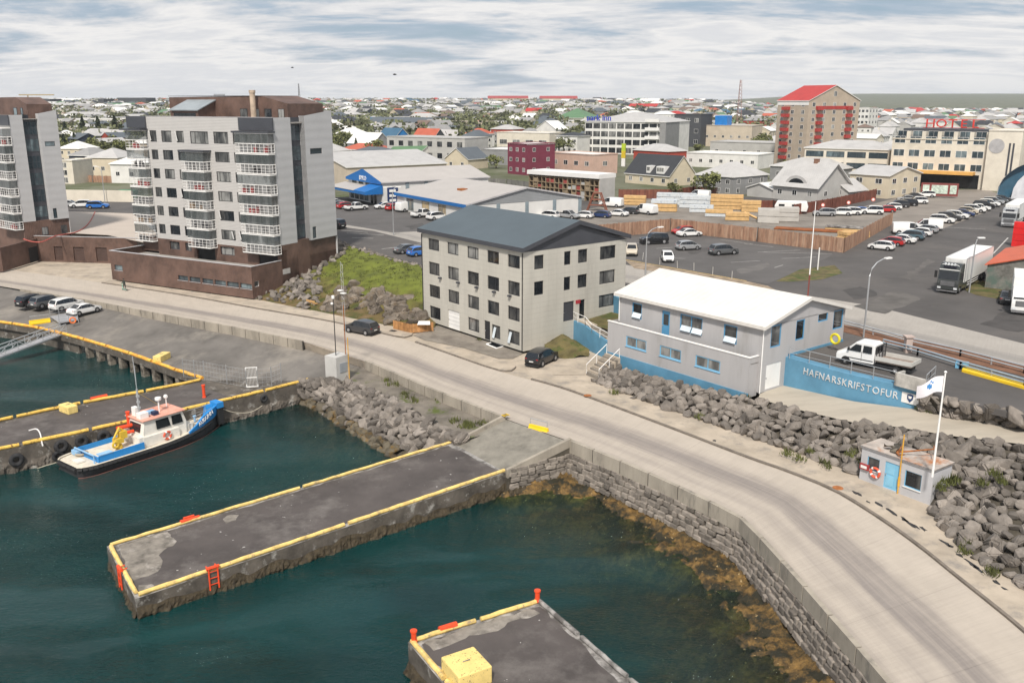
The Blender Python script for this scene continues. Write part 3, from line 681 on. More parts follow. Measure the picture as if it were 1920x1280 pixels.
# ================================================================ piers
def kerb_beams(parent,pts,mat,step=5.0,r=.15,z=0.0,gap=.35,redends=None):
 q=resample(pts,step=step)
 for i,(a,b)in enumerate(zip(q,q[1:])):
  d=(b-a).normalized();mb=MB();n=7
  A,B=a+d*gap/2,b-d*gap/2;path=[];n=max(7,int((b-a).length/.8))
  for k in range(n):
   t=k/(n-1);path.append(A.lerp(B,t)+Vector((random.uniform(-.02,.02),random.uniform(-.02,.02),z+r+random.uniform(-.025,.02))))
  mb.tube(path,[r*random.uniform(.9,1.05)for _ in path],8)
  mb.build('kerb_beam',mat,parent)
def weed_skirt(name,pts,z0,z1,out=.25,parent=None,seed=0,mat=None):
 """a fringe of weed on a wall below the tide line; pts run with the wall on their left"""
 q=resample(pts,step=.16);mb=MB();n=len(q);k=7
 for i,p in enumerate(q):
  d=(q[min(i+1,n-1)]-q[max(i-1,0)]).normalized();nn=Vector((d.y,-d.x,0))
  hi=z1+.38*noise.noise((p.x*.9,p.y*.9,seed))+.3*noise.noise((p.x*.22,p.y*.22,seed+4))
  for j in range(k):
   t=j/(k-1);z=z0+(hi-z0)*t
   o=out*(math.sin(math.pi*(1-t)*.62))*(1+1.1*noise.noise((p.x*1.7,p.y*1.7,z*2+seed))+1.0*noise.noise((p.x*5,p.y*5,z*3.2+seed)))
   mb.v.append(tuple(Vector((p.x,p.y,z))+nn*(o+.012)))
 for i in range(n-1):
  for j in range(k-1):
   a=i*k+j;mb.f.append((a,a+k,a+k+1,a+1));mb.m.append(0)
 return tag(mb.build(name,mat or m_weed2,parent),kind='stuff')
def inset(poly,d):
 out=[];n=len(poly)
 for i in range(n):
  a,b,c=poly[i-1],poly[i],poly[(i+1)%n];u=(b-a).normalized();v=(c-b).normalized()
  n1,n2=Vector((-u.y,u.x)),Vector((-v.y,v.x));m=(n1+n2).normalized();out.append(b+m*d/max(.3,m.dot(n1)))
 return out
P2Z=-1.32
P2O=-1.82
e1,e2=G(200,1024,P2O),G(254,1122,P2O);r2=G(951,884,P2Z);r1=G(852,832,P2Z)
e1.z=e2.z=r1.z=r2.z=0;ux=(r2-e2).normalized();wd=(e1-e2);uy=Vector((-ux.y,ux.x,0));Wp=wd.dot(uy)
A0=wd.dot(ux);L1=(r1-e2).dot(ux);L2=(r2-e2).dot(ux)
def p2z(a):return P2O+(P2Z-P2O)*max(0,min(1,a/L1))
def p2(a,b,z=None):return Vector((e2.x,e2.y,0))+ux*a+uy*b+Vector((0,0,p2z(a)if z is None else z))
def p2f(x,y):return p2z((Vector((x,y,0))-e2).dot(ux))
def pier(name,label,poly,z,mat_top=None,inset_d=.35,zf=None):
 zf=zf or(lambda x,y:z);zs=[zf(p.x,p.y)for p in poly]
 root=thing(name,label,'pier')
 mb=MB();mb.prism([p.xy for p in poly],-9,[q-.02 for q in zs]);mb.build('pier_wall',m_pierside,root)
 mb=MB()
 pe=[p.xy for p in poly];mb.prism(pe,[q-.02 for q in zs],zs);mb.build('pier_edge',m_pieredge,root)
 mb=MB();pin=inset(pe,inset_d);q=[]
 for i,p in enumerate(pin):
  c=pin[(i+1)%len(pin)];n_=max(1,int((c-p).length/.7));
  for k in range(n_):
   t=p.lerp(c,k/n_);w_=noise.noise((t.x*.45,t.y*.45,8))*.35;q.append(Vector((t.x+w_+random.uniform(-.1,.1),t.y+w_*.6+random.uniform(-.1,.1),zf(t.x,t.y)+.008)))
 sheet('deck',q,mat_top or m_asph,kind=None,parent=root)
 return root
P2=pier('pier','long middle pier with pale yellow edge timbers, reached by the ramp',[p2(0,0),p2(L2,0),p2(L1,Wp),p2(A0,Wp)],P2Z,inset_d=.45,zf=p2f)
m_patch=M('bare concrete patch',(0.20,0.18,0.155),.92,var=.35,scale=1.1,bump=.5,stain=((.34,.31,.28),.9,.55,.66))
def patch(parent,pts,z):
 q=resample([p+Vector((0,0,.014))for p in list(pts)+[pts[0]]],step=.5)[:-1]
 return sheet('concrete_patch',[p+Vector((noise.noise(p*1.3)*.4,noise.noise(p*1.3+Vector((7,3,1)))*.4,0))for p in q],m_patch,kind=None,parent=parent)
patch(P2,[p2(.6,2.2),p2(2.6,2.8),p2(3.2,5.0),p2(4.6,5.8),p2(4.6,Wp-.55),p2(A0+.6,Wp-.5)],P2Z)
patch(P2,[p2(8.2,Wp-2.2),p2(9.4,Wp-2.0),p2(9.6,Wp-1.2),p2(8.6,Wp-1.0)],P2Z)
patch(P2,[p2(.5,.5),p2(1.6,.6),p2(1.3,1.5),p2(.5,1.4)],P2Z)
kerb_beams(P2,[p2(0.1,.17),p2(L2,.17)],m_pyel,17,.15)
kerb_beams(P2,[p2(A0+.05,Wp-.17),p2(L1,Wp-.17)],m_pyel,15,.13)
kerb_beams(P2,[p2(.17,.3),p2(A0+.17,Wp-.3)],m_pyel,3.8,.15)
weed_skirt('seaweed',[p2(0,0,0),p2(L2,0,0)],-3.6,-2.55,.22,P2,1)
weed_skirt('seaweed',[p2(A0,Wp,0),p2(0,0,0)],-3.6,-2.7,.2,P2,2)
def ladder(p,d,out,z1,z0,parent,wd=.55):
 """a red frame with rungs hung over an edge"""
 mb=MB();d=Vector(d);out=Vector(out)
 for s_ in(-1,1):
  b=p+d*wd*s_/2+out*.06
  mb.tube([b-out*.45+Vector((0,0,z1+.34)),b+Vector((0,0,z1+.34)),b+Vector((0,0,z0))],.055,6)
 z=z1+.1
 while z>z0+.2:mb.tube([p+d*wd/2+out*.06+Vector((0,0,z)),p-d*wd/2+out*.06+Vector((0,0,z))],.03,5);z-=.45
 mb.tube([p+d*(wd/2+.12)+Vector((0,0,z1+.36)),p-d*(wd/2+.12)+Vector((0,0,z1+.36))],.12,8)
 return mb.build('ladder',m_red,parent)
lp,=[G(397,1068,-1.65)];a_l=(lp-e2).dot(ux)
ladder(p2(a_l,-.02,0),ux,-uy,p2z(a_l),-2.9,P2,.6)
lp=G(222,1075,P2O);b_l=(lp-e2).dot(uy)
ladder(p2(A0*b_l/Wp-.06,b_l,0),uy,-ux,P2O,-2.9,P2,.5)
lp=G(357,977,-1.65);a_l=(lp-e2).dot(ux)
mb=MB();mb.tube([p2(a_l-.7,Wp-.12,p2z(a_l)+.2),p2(a_l+.7,Wp-.12,p2z(a_l)+.2)],.15,8);mb.build('ladder_head',m_red,P2)
mb=MB();mb.tube([p2(a_l-.4,Wp+.1,p2z(a_l)+.33),p2(a_l+.4,Wp+.1,p2z(a_l)+.33)],.07,6);mb.build('ladder_head',m_red,P2)
ra_=[G(855,834,P2Z),G(948,885,P2Z)];rt_=[G(948,786,.02),G(1067,828,.02)]
strip('ramp',[ra_[0],ra_[1]],[rt_[0],rt_[1]],M('ramp concrete',(0.21,0.195,0.165),0.9,var=0.2,scale=0.8,bump=0.4,stretch=(1,1,1)),12,12)
for(a,b,side,lab)in((ra_[0],rt_[0],1,'low concrete wall on the breakwater side of the pier ramp'),(ra_[1],rt_[1],-1,'tall stone-faced wall on the open water side of the pier ramp')):
 root=thing('ramp_wall',lab,'wall');d=(b-a);d.z=0;d.normalize();n=Vector((-d.y,d.x,0))*side*.32
 P=[a.xy,b.xy,(b+n).xy,(a+n).xy];zt=[P2Z+.32,.42,.42,P2Z+.32]
 if side<0:P=P[::-1];zt=zt[::-1]
 mb=MB();mb.prism(P,[z-.75 for z in zt],zt);mb.build('coping',m_conc,root)
 mb=MB();P2_=[q+d.xy*0+n.xy.normalized()*-.03 for q in P];mb.prism(P2_,-8,[z-.74 for z in zt]);mb.build('wall_face',m_soil if side<0 else m_conc,root)
 if side<0:
  stone_courses(root,[a,b],-.95,-2.9,.33,.75,off=-.36,limit=120,batter=.02)
  weed_skirt('seaweed',[a+n,b+n],-3.6,-2.6,.5,root,7)
mb=MB();q=rt_[0]
for k in range(4):mb.box(-.3,.3,-.25,.25,.43+.0*k,.46,0,Matrix.Translation((q.x,q.y,0))@Matrix.Rotation(R(40),4,'Z'))if k==0 else mb.box(-.3+.15*k-.05,-.3+.15*k+.03,-.26,.26,.44,.47,1,Matrix.Translation((q.x,q.y,0))@Matrix.Rotation(R(40),4,'Z'))
tag(mb.build('warning_plate',[M('hazard yellow',(0.75,0.48,0.03)),m_black]),'yellow and black hazard plate on the corner of the ramp wall','plate')
P3Z=-1.3
c1,c2=G(765,1203,P3Z),G(1012,1125,P3Z);u3=(c2-c1).normalized();v3=(G(1195,1282,P3Z)-c2).normalized();v3b=(G(838,1290,P3Z)-c1).normalized()
P3=pier('pier','nearest pier at the bottom edge with a big yellow block on it',[c1,c1+v3b*14,c2+v3*14,c2],P3Z,inset_d=.5)
inw=Vector((-u3.y,u3.x,0))*-1
kerb_beams(P3,[c1+inw*.17,c2+inw*.17],m_pyel,4.6,.14)
nv=Vector((v3.y,-v3.x,0));kerb_beams(P3,[c2+nv*.17,c2+nv*.17+v3*13.5],m_pieredge,5,.14)
nb=Vector((-v3b.y,v3b.x,0));kerb_beams(P3,[c1+nb*.17,c1+nb*.17+v3b*13],m_pyel,4.2,.16)
inw2=Vector((-u3.y,u3.x,0))*-1
patch(P3,[c1+inw2*.5+u3*.6,c1+inw2*1.4+u3*.8,c1+inw2*1.3+u3*3,c1+inw2*1.5+u3*5,c1+inw2*1.0+u3*8,c1+inw2*.5+u3*8],P3Z)
weed_skirt('seaweed',[c1,c1+v3b*14],-3.7,-2.4,.3,P3,3)
def red_post(p,parent,h=.55,label=None):
 mb=MB();mb.lathe([(0.0,0),(.2,0),(.2,.1),(.15,.13),(.15,h-.12),(.2,h-.1),(.2,h),(0,h)],12)
 o=mb.build('mooring_bollard',m_red);o.location=p;return tag(o,label,'bollard')
red_post(c2+Vector((-.15,-.25,.1)),P3,.75,'red bollard on the far corner of the nearest pier')
red_post(c1+Vector((.35,-.15,.1)),P3,.75,'red bollard at the left corner of the nearest pier')
q=G(840,1181,P3Z);mb=MB();mb.tube([q-u3*.55+Vector((0,0,.22)),q+u3*.55+Vector((0,0,.22))],.19,8);mb.build('ladder_head',m_red,P3)
m_block=M('yellow block paint',(0.76,0.58,0.21),0.75,var=0.1,scale=1.2,bump=0.3,stain=((0.20,0.16,0.09),3.2,0.62,0.68),specks=((.1,.08,.05),9,.66))
def ballast(pt,ang,sx_,sy_,h,label,mat=None):
 root=thing('ballast_block',label,'block',pt,ang)
 mb=MB();mb.box(-sx_/2,sx_/2,-sy_/2,sy_/2,0,h);bevel(mb.build('block',mat or m_block,root),.07,2)
 mb=MB();mb.tube([(-.2,0,h-.02),(-.2,0,h+.05),(.2,0,h+.05),(.2,0,h-.02)],.025,6);mb.build('lifting_eye',m_pieredge,root)
 return root
tp=[G(x,y,-.28)for x,y in[(823,1232),(884,1211),(926,1246),(865,1268)]]
cen=sum(tp,Vector())/4;ballast(Vector((cen.x,cen.y,P3Z)),math.atan2(u3.y,u3.x),(tp[1]-tp[0]).length,(tp[2]-tp[1]).length,1.02,'big weathered yellow block on the nearest pier')
AZ=-1.05
quay_edge=GL([(-260,572,AZ),(0,606,AZ),(75,618,AZ),(140,634,AZ),(232,662,AZ),(330,697,AZ),(380,713,AZ)])
far_e=GL([(380,713,AZ),(310,728,AZ),(170,753,AZ),(0,789,AZ),(-260,845,AZ)])
near_e=GL([(583,713,AZ),(495,736,AZ),(365,766,AZ),(215,799,AZ),(0,845,AZ),(-260,900,AZ)])
apron=quay_edge+GL([(584,714,AZ),(600,718,AZ),(655,702,-1.0),(688,692,-1.0),(570,653,-1.0),(430,621,-.95),(300,597,-.8),(180,573,-.55),(100,558,-.4),(40,546,-.15),(-60,527,-.05),(-260,492,-.03)])
apr=MB();i0=0
ap=thing('quay','wide grey quay apron with parked cars and orange edge timbers','quay')
sheet('deck',apron,m_apron,kind=None,parent=ap)
B1=thing('pier','pier beside the moored boat with orange and yellow edge timbers','pier')
pp=far_e+near_e[::-1]
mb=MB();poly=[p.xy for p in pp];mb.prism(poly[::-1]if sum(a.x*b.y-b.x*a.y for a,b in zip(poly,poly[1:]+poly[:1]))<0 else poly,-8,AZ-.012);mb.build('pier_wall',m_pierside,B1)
deckp=GL([(372,716,AZ+.01),(310,731,AZ+.01),(170,757,AZ+.01),(0,794,AZ+.01),(-260,850,AZ+.01),(-260,893,AZ+.01),(0,839,AZ+.01),(215,794,AZ+.01),(365,761,AZ+.01),(425,742,AZ+.01),(385,727,AZ+.01)])
sheet('deck',deckp,m_asph,kind=None,parent=B1)
mb=MB();qe=[p for p in quay_edge]
for a,b in zip(qe,qe[1:]):
 d=(b-a).normalized();n=Vector((-d.y,d.x,0));mb.prism([a.xy,b.xy,(b+n*.5).xy,(a+n*.5).xy],AZ-.75,AZ-.01)
mb.build('edge_beam',m_pierside,ap)
mb=MB()
for a,b in zip(qe,qe[1:]):
 d=(b-a).normalized();n=Vector((-d.y,d.x,0));k=5.5 if a.x>G(140,634,AZ).x-.2 else .4
 mb.prism([(a+n*k).xy,(b+n*k).xy,(b+n*(k+.3)).xy,(a+n*(k+.3)).xy],-8,AZ-.02)
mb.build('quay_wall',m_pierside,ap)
pl=resample(quay_edge[3:],step=2.5)
for p in pl[1:-1]:
 mb=MB();mb.box(-.35,.35,0.05,.75,-8,AZ-.7);o=mb.build('pile',M('barnacled pile',(0.21,0.185,0.15),0.9,var=0.4,scale=1.3,bump=0.8,stain=((0.06,0.05,0.04),1.0,.48,.6)),ap);o.location=(p.x,p.y,0);o.rotation_euler.z=math.atan2((qe[-1]-qe[3]).y,(qe[-1]-qe[3]).x)
kerb_beams(ap,[p+Vector((0.05,.15,0))for p in quay_edge],m_ora,5.4,.2)
kerb_beams(B1,[p+Vector((0,-.15,0))for p in far_e],m_yel,5.6,.17)
kerb_beams(B1,[p+Vector((-.05,.15,0))for p in near_e],m_yel,6.0,.17)
weed_skirt('seaweed',near_e[::-1][1:],-3.7,-2.3,.3,B1,11,m_pierside)
sheet('apron_ramp',GL([(556,639,0),(570,641,0),(688,679,0),(692,688,-.6),(688,692,-.95),(640,676,-.98),(566,652,-.98)]),m_walk)
# ================================================================ buildings: helpers
m_frame=M('dark window frame',(0.022,0.023,0.026),0.5,var=0.05)
m_wframe=M('white window frame',(0.72,0.71,0.69),0.5,var=0.04)
m_bframe=M('blue window frame',(0.085,0.27,0.46),0.5,var=0.08)
m_lbframe=M('light blue trim',(0.17,0.42,0.62),0.55,var=0.1)
g_dark=glass_mat('window glass',share=0.25)
g_cur=glass_mat('curtained window glass',light=(0.27,0.27,0.26),share=0.36)
g_blue=glass_mat('bluish glass',dark=(0.03,0.045,0.055),light=(0.17,0.22,0.24),share=0.3)
g_tint=glass_mat('tinted glass',dark=(0.012,0.014,0.016),light=(0.05,0.055,0.06),share=0.2)
WCACHE={}
def win_mesh(w_,h,fr,gl,fw=.06,v=(),hb=(),depth=.12,proud=0.0,sill=None):
 key=(round(w_,2),round(h,2),fr.name,gl.name,fw,tuple(v),tuple(hb),depth,proud,sill.name if sill else None)
 if key in WCACHE:return WCACHE[key]
 y0,y1=(depth-.06,depth+.02)if not proud else(-proud,.03)
 yg=depth-.015 if not proud else-proud*.45
 mb=MB();F=mb.box
 F(0,w_,y0,y1,0,fw);F(0,w_,y0,y1,h-fw,h);F(0,fw,y0,y1,fw,h-fw);F(w_-fw,w_,y0,y1,fw,h-fw)
 for t in v:F(w_*t-fw*.4,w_*t+fw*.4,y0+.004,y1,fw,h-fw)
 for t in hb:F(fw,w_-fw,y0+.007,y1,h*t-fw*.4,h*t+fw*.4)
 if sill:F(-.06,w_+.06,-.07,depth,-.06,-.002,1)
 fm=mb.mesh('window',[fr]+([sill]if sill else[]))
 mb=MB();mb.face([(fw,yg,fw),(w_-fw,yg,fw),(w_-fw,yg,h-fw),(fw,yg,h-fw)]);gm=mb.mesh('pane',gl)
 WCACHE[key]=(fm,gm);return fm,gm
def add_win(parent,o,d,s0,s1,z0,z1,name='window',**k):
 fm,gm=win_mesh(s1-s0,z1-z0,**k)
 f=link(name,fm,parent);f.location=(o[0]+d[0]*s0,o[1]+d[1]*s0,z0);f.rotation_euler=(0,0,math.atan2(d[1],d[0]))
 link('pane',gm,f);return f
class Bld:
 """a building in its own frame: origin at the near right corner, x along the front (towards the left negative), y back, z from its foot"""
 def __init__(s,name,label,O,ang,w_,dp,cat='building',group=None):
  s.O=Vector(O);s.ang=ang;s.w=w_;s.d=dp
  s.root=thing(name,label,cat,s.O,R(ang),group)
 def side(s,k):
  return{'front':((-s.w,0),(1,0),s.w),'right':((0,0),(0,1),s.d),'back':((0,s.d),(-1,0),s.w),'left':((-s.w,s.d),(0,-1),s.d)}[k]
 def px(s,side,px,py,off=0.0):
  """pixel -> (distance along that side, height); off = how far inside the face"""
  c=Vector((math.cos(R(s.ang)),math.sin(R(s.ang)),0));n=Vector((-c.y,c.x,0))
  if side=='front':a,z=PL(px,py,s.O+n*off,s.ang);return a+s.w,z-s.O.z
  a,z=PL(px,py,s.O-c*off,s.ang+90);return a,z-s.O.z
 def rect(s,side,l,t,r,b,off=0.0):
  a0,z1=s.px(side,l,t,off);a1,z0=s.px(side,r,b,off);return(a0,a1,z0,z1)
def walls(b,mat,h,holes={},z0=0.0,depth=.15,name='wall',sides=('front','right','back','left'),mats=None,tops=None):
 mb=MB()
 for k in sides:
  o,d,w_=b.side(k);mb.wall(o,d,w_,z0,h,holes.get(k,()),depth)
 return mb.build(name,mats or mat,b.root)
def roof_gable(b,mat,z,rise,axis='x',over=.35,th=.25,fas=None,wallmat=None,name='roof'):
 """ridge along x or y; thick slopes; gable triangles are part of the wall"""
 x0,x1,y0,y1=-b.w-over,over,-over,b.d+over
 mb=MB()
 if axis=='y':
  xm=-b.w/2;sl=rise/(b.w/2);ze=z-over*sl;zt=z+rise
  P=[(x0,ze),(xm,zt),(x1,ze),(x1,ze+th),(xm,zt+th),(x0,ze+th)]
  prof=lambda y:[(p[0],y,p[1])for p in P]
  a,c=prof(y0),prof(y1)
 else:
  ym=b.d/2;sl=rise/(b.d/2);ze=z-over*sl;zt=z+rise
  P=[(y0,ze),(ym,zt),(y1,ze),(y1,ze+th),(ym,zt+th),(y0,ze+th)]
  prof=lambda x:[(x,p[0],p[1])for p in P]
  a,c=prof(x0),prof(x1)
 for i in range(6):
  j=(i+1)%6;m=0 if i in(3,4)else 1
  mb.face([a[i],a[j],c[j],c[i]],m)
 mb.face([a[0],a[1],a[4],a[5]],1);mb.face([a[1],a[2],a[3],a[4]],1);mb.face([c[0],c[1],c[4],c[5]],1);mb.face([c[1],c[2],c[3],c[4]],1)
 o=mb.build(name,[mat,fas or mat],b.root)
 if wallmat:
  g=MB()
  if axis=='y':
   for y in(0,b.d):g.face([(-b.w,y,z),(0,y,z),(xm,y,zt)])
  else:
   for x in(-b.w,0):g.face([(x,0,z),(x,b.d,z),(x,ym,zt)])
  g.build('gable_wall',wallmat,b.root)
 return o
def roof_hip(b,mat,z,rise,over=.35,fas=None,th=.2,name='roof'):
 x0,x1,y0,y1=-b.w-over,over,-over,b.d+over;mb=MB()
 if b.w>=b.d:r0,r1=(x0+(b.d/2+over),(y0+y1)/2),(x1-(b.d/2+over),(y0+y1)/2)
 else:r0,r1=((x0+x1)/2,y0+(b.w/2+over)),((x0+x1)/2,y1-(b.w/2+over))
 e=[(x0,y0,z),(x1,y0,z),(x1,y1,z),(x0,y1,z)];t=[(p[0],p[1],z+th)for p in e]
 A,B=(*r0,z+th+rise),(*r1,z+th+rise)
 if b.w>=b.d:F=[[t[0],t[1],B,A],[t[1],t[2],B],[t[2],t[3],A,B],[t[3],t[0],A]]
 else:F=[[t[0],t[1],A],[t[1],t[2],B,A],[t[2],t[3],B],[t[3],t[0],A,B]]
 for f in F:mb.face(f,0)
 for i in range(4):mb.face([e[i],e[(i+1)%4],t[(i+1)%4],t[i]],1)
 mb.face(e[::-1],1)
 return mb.build(name,[mat,fas or mat],b.root)
def roof_flat(b,mat,z,par=.35,over=.12,fas=None,name='roof',th=.3):
 x0,x1,y0,y1=-b.w-over,over,-over,b.d+over;mb=MB()
 mb.box(x0,x1,y0,y1,z,z+th*.5,0)
 for q in((x0,x1,y0,y0+.25),(x0,x1,y1-.25,y1),(x0,x0+.25,y0+.25,y1-.25),(x1-.25,x1,y0+.25,y1-.25)):mb.box(*q,z-.004,z+par,1)
 return mb.build(name,[mat,fas or mat],b.root)
def chimney(b,x,y,z0,z1,s=.35,mat=None):
 mb=MB();mb.box(x-s,x+s,y-s,y+s,z0,z1);mb.box(x-s-.06,x+s+.06,y-s-.06,y+s+.06,z1,z1+.12);return mb.build('chimney',mat or M('chimney render',(0.42,0.36,0.30),.9),b.root)
TXT={}
def text_mesh(body,size,ext=.03,align='CENTER'):
 k=(body,size,ext,align)
 if k in TXT:return TXT[k]
 cu=bpy.data.curves.new('t','FONT');cu.body=body;cu.size=size;cu.extrude=ext;cu.align_x=align;cu.resolution_u=2
 o=bpy.data.objects.new('t',cu);C.objects.link(o)
 me=bpy.data.meshes.new_from_object(o.evaluated_get(bpy.context.evaluated_depsgraph_get()));bpy.data.objects.remove(o);me.name='lettering'
 TXT[k]=me;return me
def add_text(parent,body,size,loc,rz,mat,ext=.03,align='CENTER',name='lettering',sx=1.0,rx=90):
 me=text_mesh(body,size,ext,align).copy();me.materials.clear();me.materials.append(mat)
 o=link(name,me,parent);o.location=loc;o.rotation_euler=(R(rx),0,rz);o.scale=(sx,1,1);return o
def railing(parent,pts,h=1.1,n=3,mat=None,name='railing',post=1.8,r=.028):
 """posts and rails along a line (local points at floor level)"""
 mb=MB();q=[Vector(p)for p in pts]
 for k in range(1,n+1):
  z=h*k/n
  mb.tube([p+Vector((0,0,z))for p in q],r if k==n else r*.7,5)
 for a,b in zip(q,q[1:]):
  m=max(1,int(round((b-a).length/post)))
  for i in range(m+1):
   p=a.lerp(b,i/m);mb.tube([p,p+Vector((0,0,h))],r,5)
 return mb.build(name,mat or m_galv,parent)
# ================================================================ brown and white apartment blocks
m_brown=ribbed('brown cladding',(0.122,0.074,0.058),.3,'S',.6,.35,var=.3)
m_clad=ribbed('pale corrugated cladding',(0.46,0.445,0.43),.22,'Z',.45,.28,var=.03)
m_clad2=ribbed('pale end cladding',(0.45,0.45,0.455),1.3,'Z',.45,.15,var=.03)
m_dgrey=M('dark grey metal',(0.055,0.058,0.068),.5,var=.08)
m_balc=glass_mat('balcony glass',dark=(0.085,0.10,0.10),light=(0.33,0.35,0.35),share=.4,rough=.04)
m_balc.node_tree.nodes['Principled BSDF'].inputs['Alpha'].default_value=.55
m_concl=M('balcony soffit',(0.33,0.32,0.31),.8)
m_copper=M('pale coping',(0.42,0.41,0.42),.5)
m_deck=M('terrace floor',(0.30,0.285,0.265),.9,var=.15)
STOREY=2.95
def balcony(parent,x0,x1,y0,y1,z,right_open=True,stuffc=None):
 """one glazed balcony: slab, white grid railing, panes above; faces -y, returns on its ends"""
 r=link('balcony',None,parent)
 mb=MB();mb.box(x0,x1,y0,y1,z-.2,z);mb.build('slab',m_concl,r)
 mb=MB();t=.035;P=[(x0,y1),(x0,y0),(x1,y0),(x1,y1)]
 for(a,b)in zip(P,P[1:]):
  a,b=Vector((*a,z)),Vector((*b,z));L=(b-a).length;n=max(2,int(round(L/.85)))
  for k,hh in enumerate((-.1,.32,.74,1.22)):
   rr=.055 if k in(0,3)else .024
   mb.tube([a+Vector((0,0,hh)),b+Vector((0,0,hh))],rr,4)
  for i in range(n+1):p=a.lerp(b,i/n);mb.tube([p-Vector((0,0,.1)),p+Vector((0,0,1.22))],t,4)
 mb.build('railing',m_white,r)
 mb=MB();e=.05
 for(a,b)in zip(P,P[1:]):
  a,b=Vector((*a,z)),Vector((*b,z));L=(b-a).length;n=max(1,int(round(L/.85)))
  for i in range(n):
   p,q=a.lerp(b,(i+.02)/n),a.lerp(b,(i+.98)/n);mb.face([p+Vector((0,0,1.3)),q+Vector((0,0,1.3)),q+Vector((0,0,2.62)),p+Vector((0,0,2.62))])
 mb.build('glazing',m_balc,r)
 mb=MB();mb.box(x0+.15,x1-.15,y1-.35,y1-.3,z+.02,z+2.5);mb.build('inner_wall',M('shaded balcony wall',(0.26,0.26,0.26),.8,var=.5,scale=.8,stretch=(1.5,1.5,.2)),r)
 mb=MB()
 for k in range(3):
  u=random.uniform(x0+.4,x1-.6);s_=random.uniform(.25,.5);mb.box(u,u+s_,y0+.3,y0+.7,z+.02,z+random.uniform(.5,.95))
 mb.build('furniture',random.choice([M('red cushion',(0.28,0.05,0.05),.8),M('wicker',(0.22,0.15,0.09),.8),M('dark furniture',(0.05,0.05,0.055),.7),M('grey furniture',(0.3,0.3,0.3),.8)]),r)
 mb=MB();mb.box(x0-.03,x1+.03,y0-.03,y1,z+2.63,z+2.74);mb.build('lintel',m_white,r)
 return r
def open_sash(parent,o,d,s,z0,h,wd=.42):
 mb=MB();mb.box(0,wd,-.03,.01,0,h);q=mb.build('open_sash',m_white,parent);q.location=(o[0]+d[0]*s-d[1]*-.05,o[1]+d[1]*s-.06,z0);q.rotation_euler=(R(10),0,math.atan2(d[1],d[0])-R(24));return q
A=Bld('apartment_block','white and brown apartment block seen whole, on a low brown base',G(475,560,.3),-29,30.6,19.0,'apartment block')
PODZ=4.65
mb=MB();fh=[]
for l,r_,t,b in[(333,353,515,524),(355,376,517,527),(379,400,519,529),(402,424,522,532),(425,448,525,535),(450,473,528,539)]:fh.append(A.rect('front',l,t,r_,b))
zb,zt=1.35,2.1
fh=[(a,b-.05,zb,zt)for a,b,c,e in fh]+[A.rect('front',214,496,230,508)]
rh=[A.rect('right',477,529,487,538)]
rh=[(rh[0][0],rh[0][1],1.6,2.45)]
o,d,w_=A.side('front');mb.wall(o,d,w_,0,PODZ,fh,.2)
o,d,w_=A.side('right');mb.wall(o,d,19.0,0,PODZ,rh,.2)
o,d,w_=A.side('left');mb.wall((-30.6,13),d,13,0,PODZ)
mb.wall((-4,13),(-1,0),26.6,0,PODZ)
mb.build('base_wall',m_brown,A.root)
o,d,w_=A.side('front')
for a,b,c,e in fh:add_win(A.root,o,d,a,b,c,e,fr=m_dgrey,gl=g_blue,fw=.05,depth=.2,sill=m_copper)
o,d,w_=A.side('right')
for a,b,c,e in rh:add_win(A.root,o,d,a,b,c,e,fr=m_wframe,gl=g_dark,depth=.2)
mb=MB();mb.box(6.4,8.0,-.03,.02,2.5,3.3,mat=Matrix.Rotation(R(90),4,'Z'));mb.build('vent_grille',M('vent grille',(0.42,0.4,0.38),.6),A.root)
mb=MB();mb.box(-30.5,-.1,.1,12.9,PODZ-1.25,PODZ-1.15);mb.build('terrace',m_deck,A.root)
mb=MB();mb.box(-30.65,.05,-.05,.28,PODZ,PODZ+.07);mb.box(-.28,.05,.28,6.25,PODZ,PODZ+.07);mb.box(-30.65,-30.3,.28,13,PODZ,PODZ+.07);mb.build('coping',m_copper,A.root)
mb=MB()
for x in(-3,-8,-14,-20):mb.box(x-1.2,x+.4,.5,1.1,PODZ-1.15,PODZ+random.uniform(-.5,-.2))
mb.build('planter',M('timber planter',(0.28,0.2,0.13),.9),A.root)
TW,TY,TD=26.6,6.3,12.6
T=Bld('tower',None,A.O,-29,TW,TD);TR=T.root;TR.parent=A.root;TR.location=(0,TY,0);TR.rotation_euler=(0,0,0);TR.name='tower'
for kx in('label','category'):
 if kx in TR:del TR[kx]
T.O=A.O+Vector((-math.sin(R(-29)),math.cos(R(-29)),0))*TY
TOPZ=25.4;BRZ=6.15
cols_=[T.rect('front',l,315,r_,333)[:2]for l,r_ in[(287.3,301),(308.3,328.5),(336,351.5),(405,433.3),(440.7,456)]]
fh=[];wins=[]
for k in range(6):
 top=23.25-STOREY*k;hgt=1.52 if k else 1.75
 for i,(a,b)in enumerate(cols_):wins.append((a,b,top-hgt,top,i,k))
a,b=T.rect('front',355.5,245,391,267)[:2];wins.append((a,b,21.4,23.25,9,0))
low_w=[(T.rect('front',318,456,338,475)[:2]),(T.rect('front',347,459,360,476)[:2]),(T.rect('front',413,466,441,488)[:2])]
lowh=[(a,b,4.55,5.85)for a,b in low_w]
o,d,w_=T.side('front');mb=MB();mb.wall(o,d,w_,BRZ,TOPZ,[q[:4]for q in wins],.16)
mb.build('wall',m_clad,TR)
mb=MB();xd0,xd1=T.rect('front',369,466,404,480)[:2];mb.wall(o,d,w_-4.6,3.3,BRZ,lowh+[(xd0,xd1,3.5,5.9)],.3);mb.wall((0,0),(0,1),1.2,3.3,BRZ);mb.build('brown_wall',m_brown,TR)
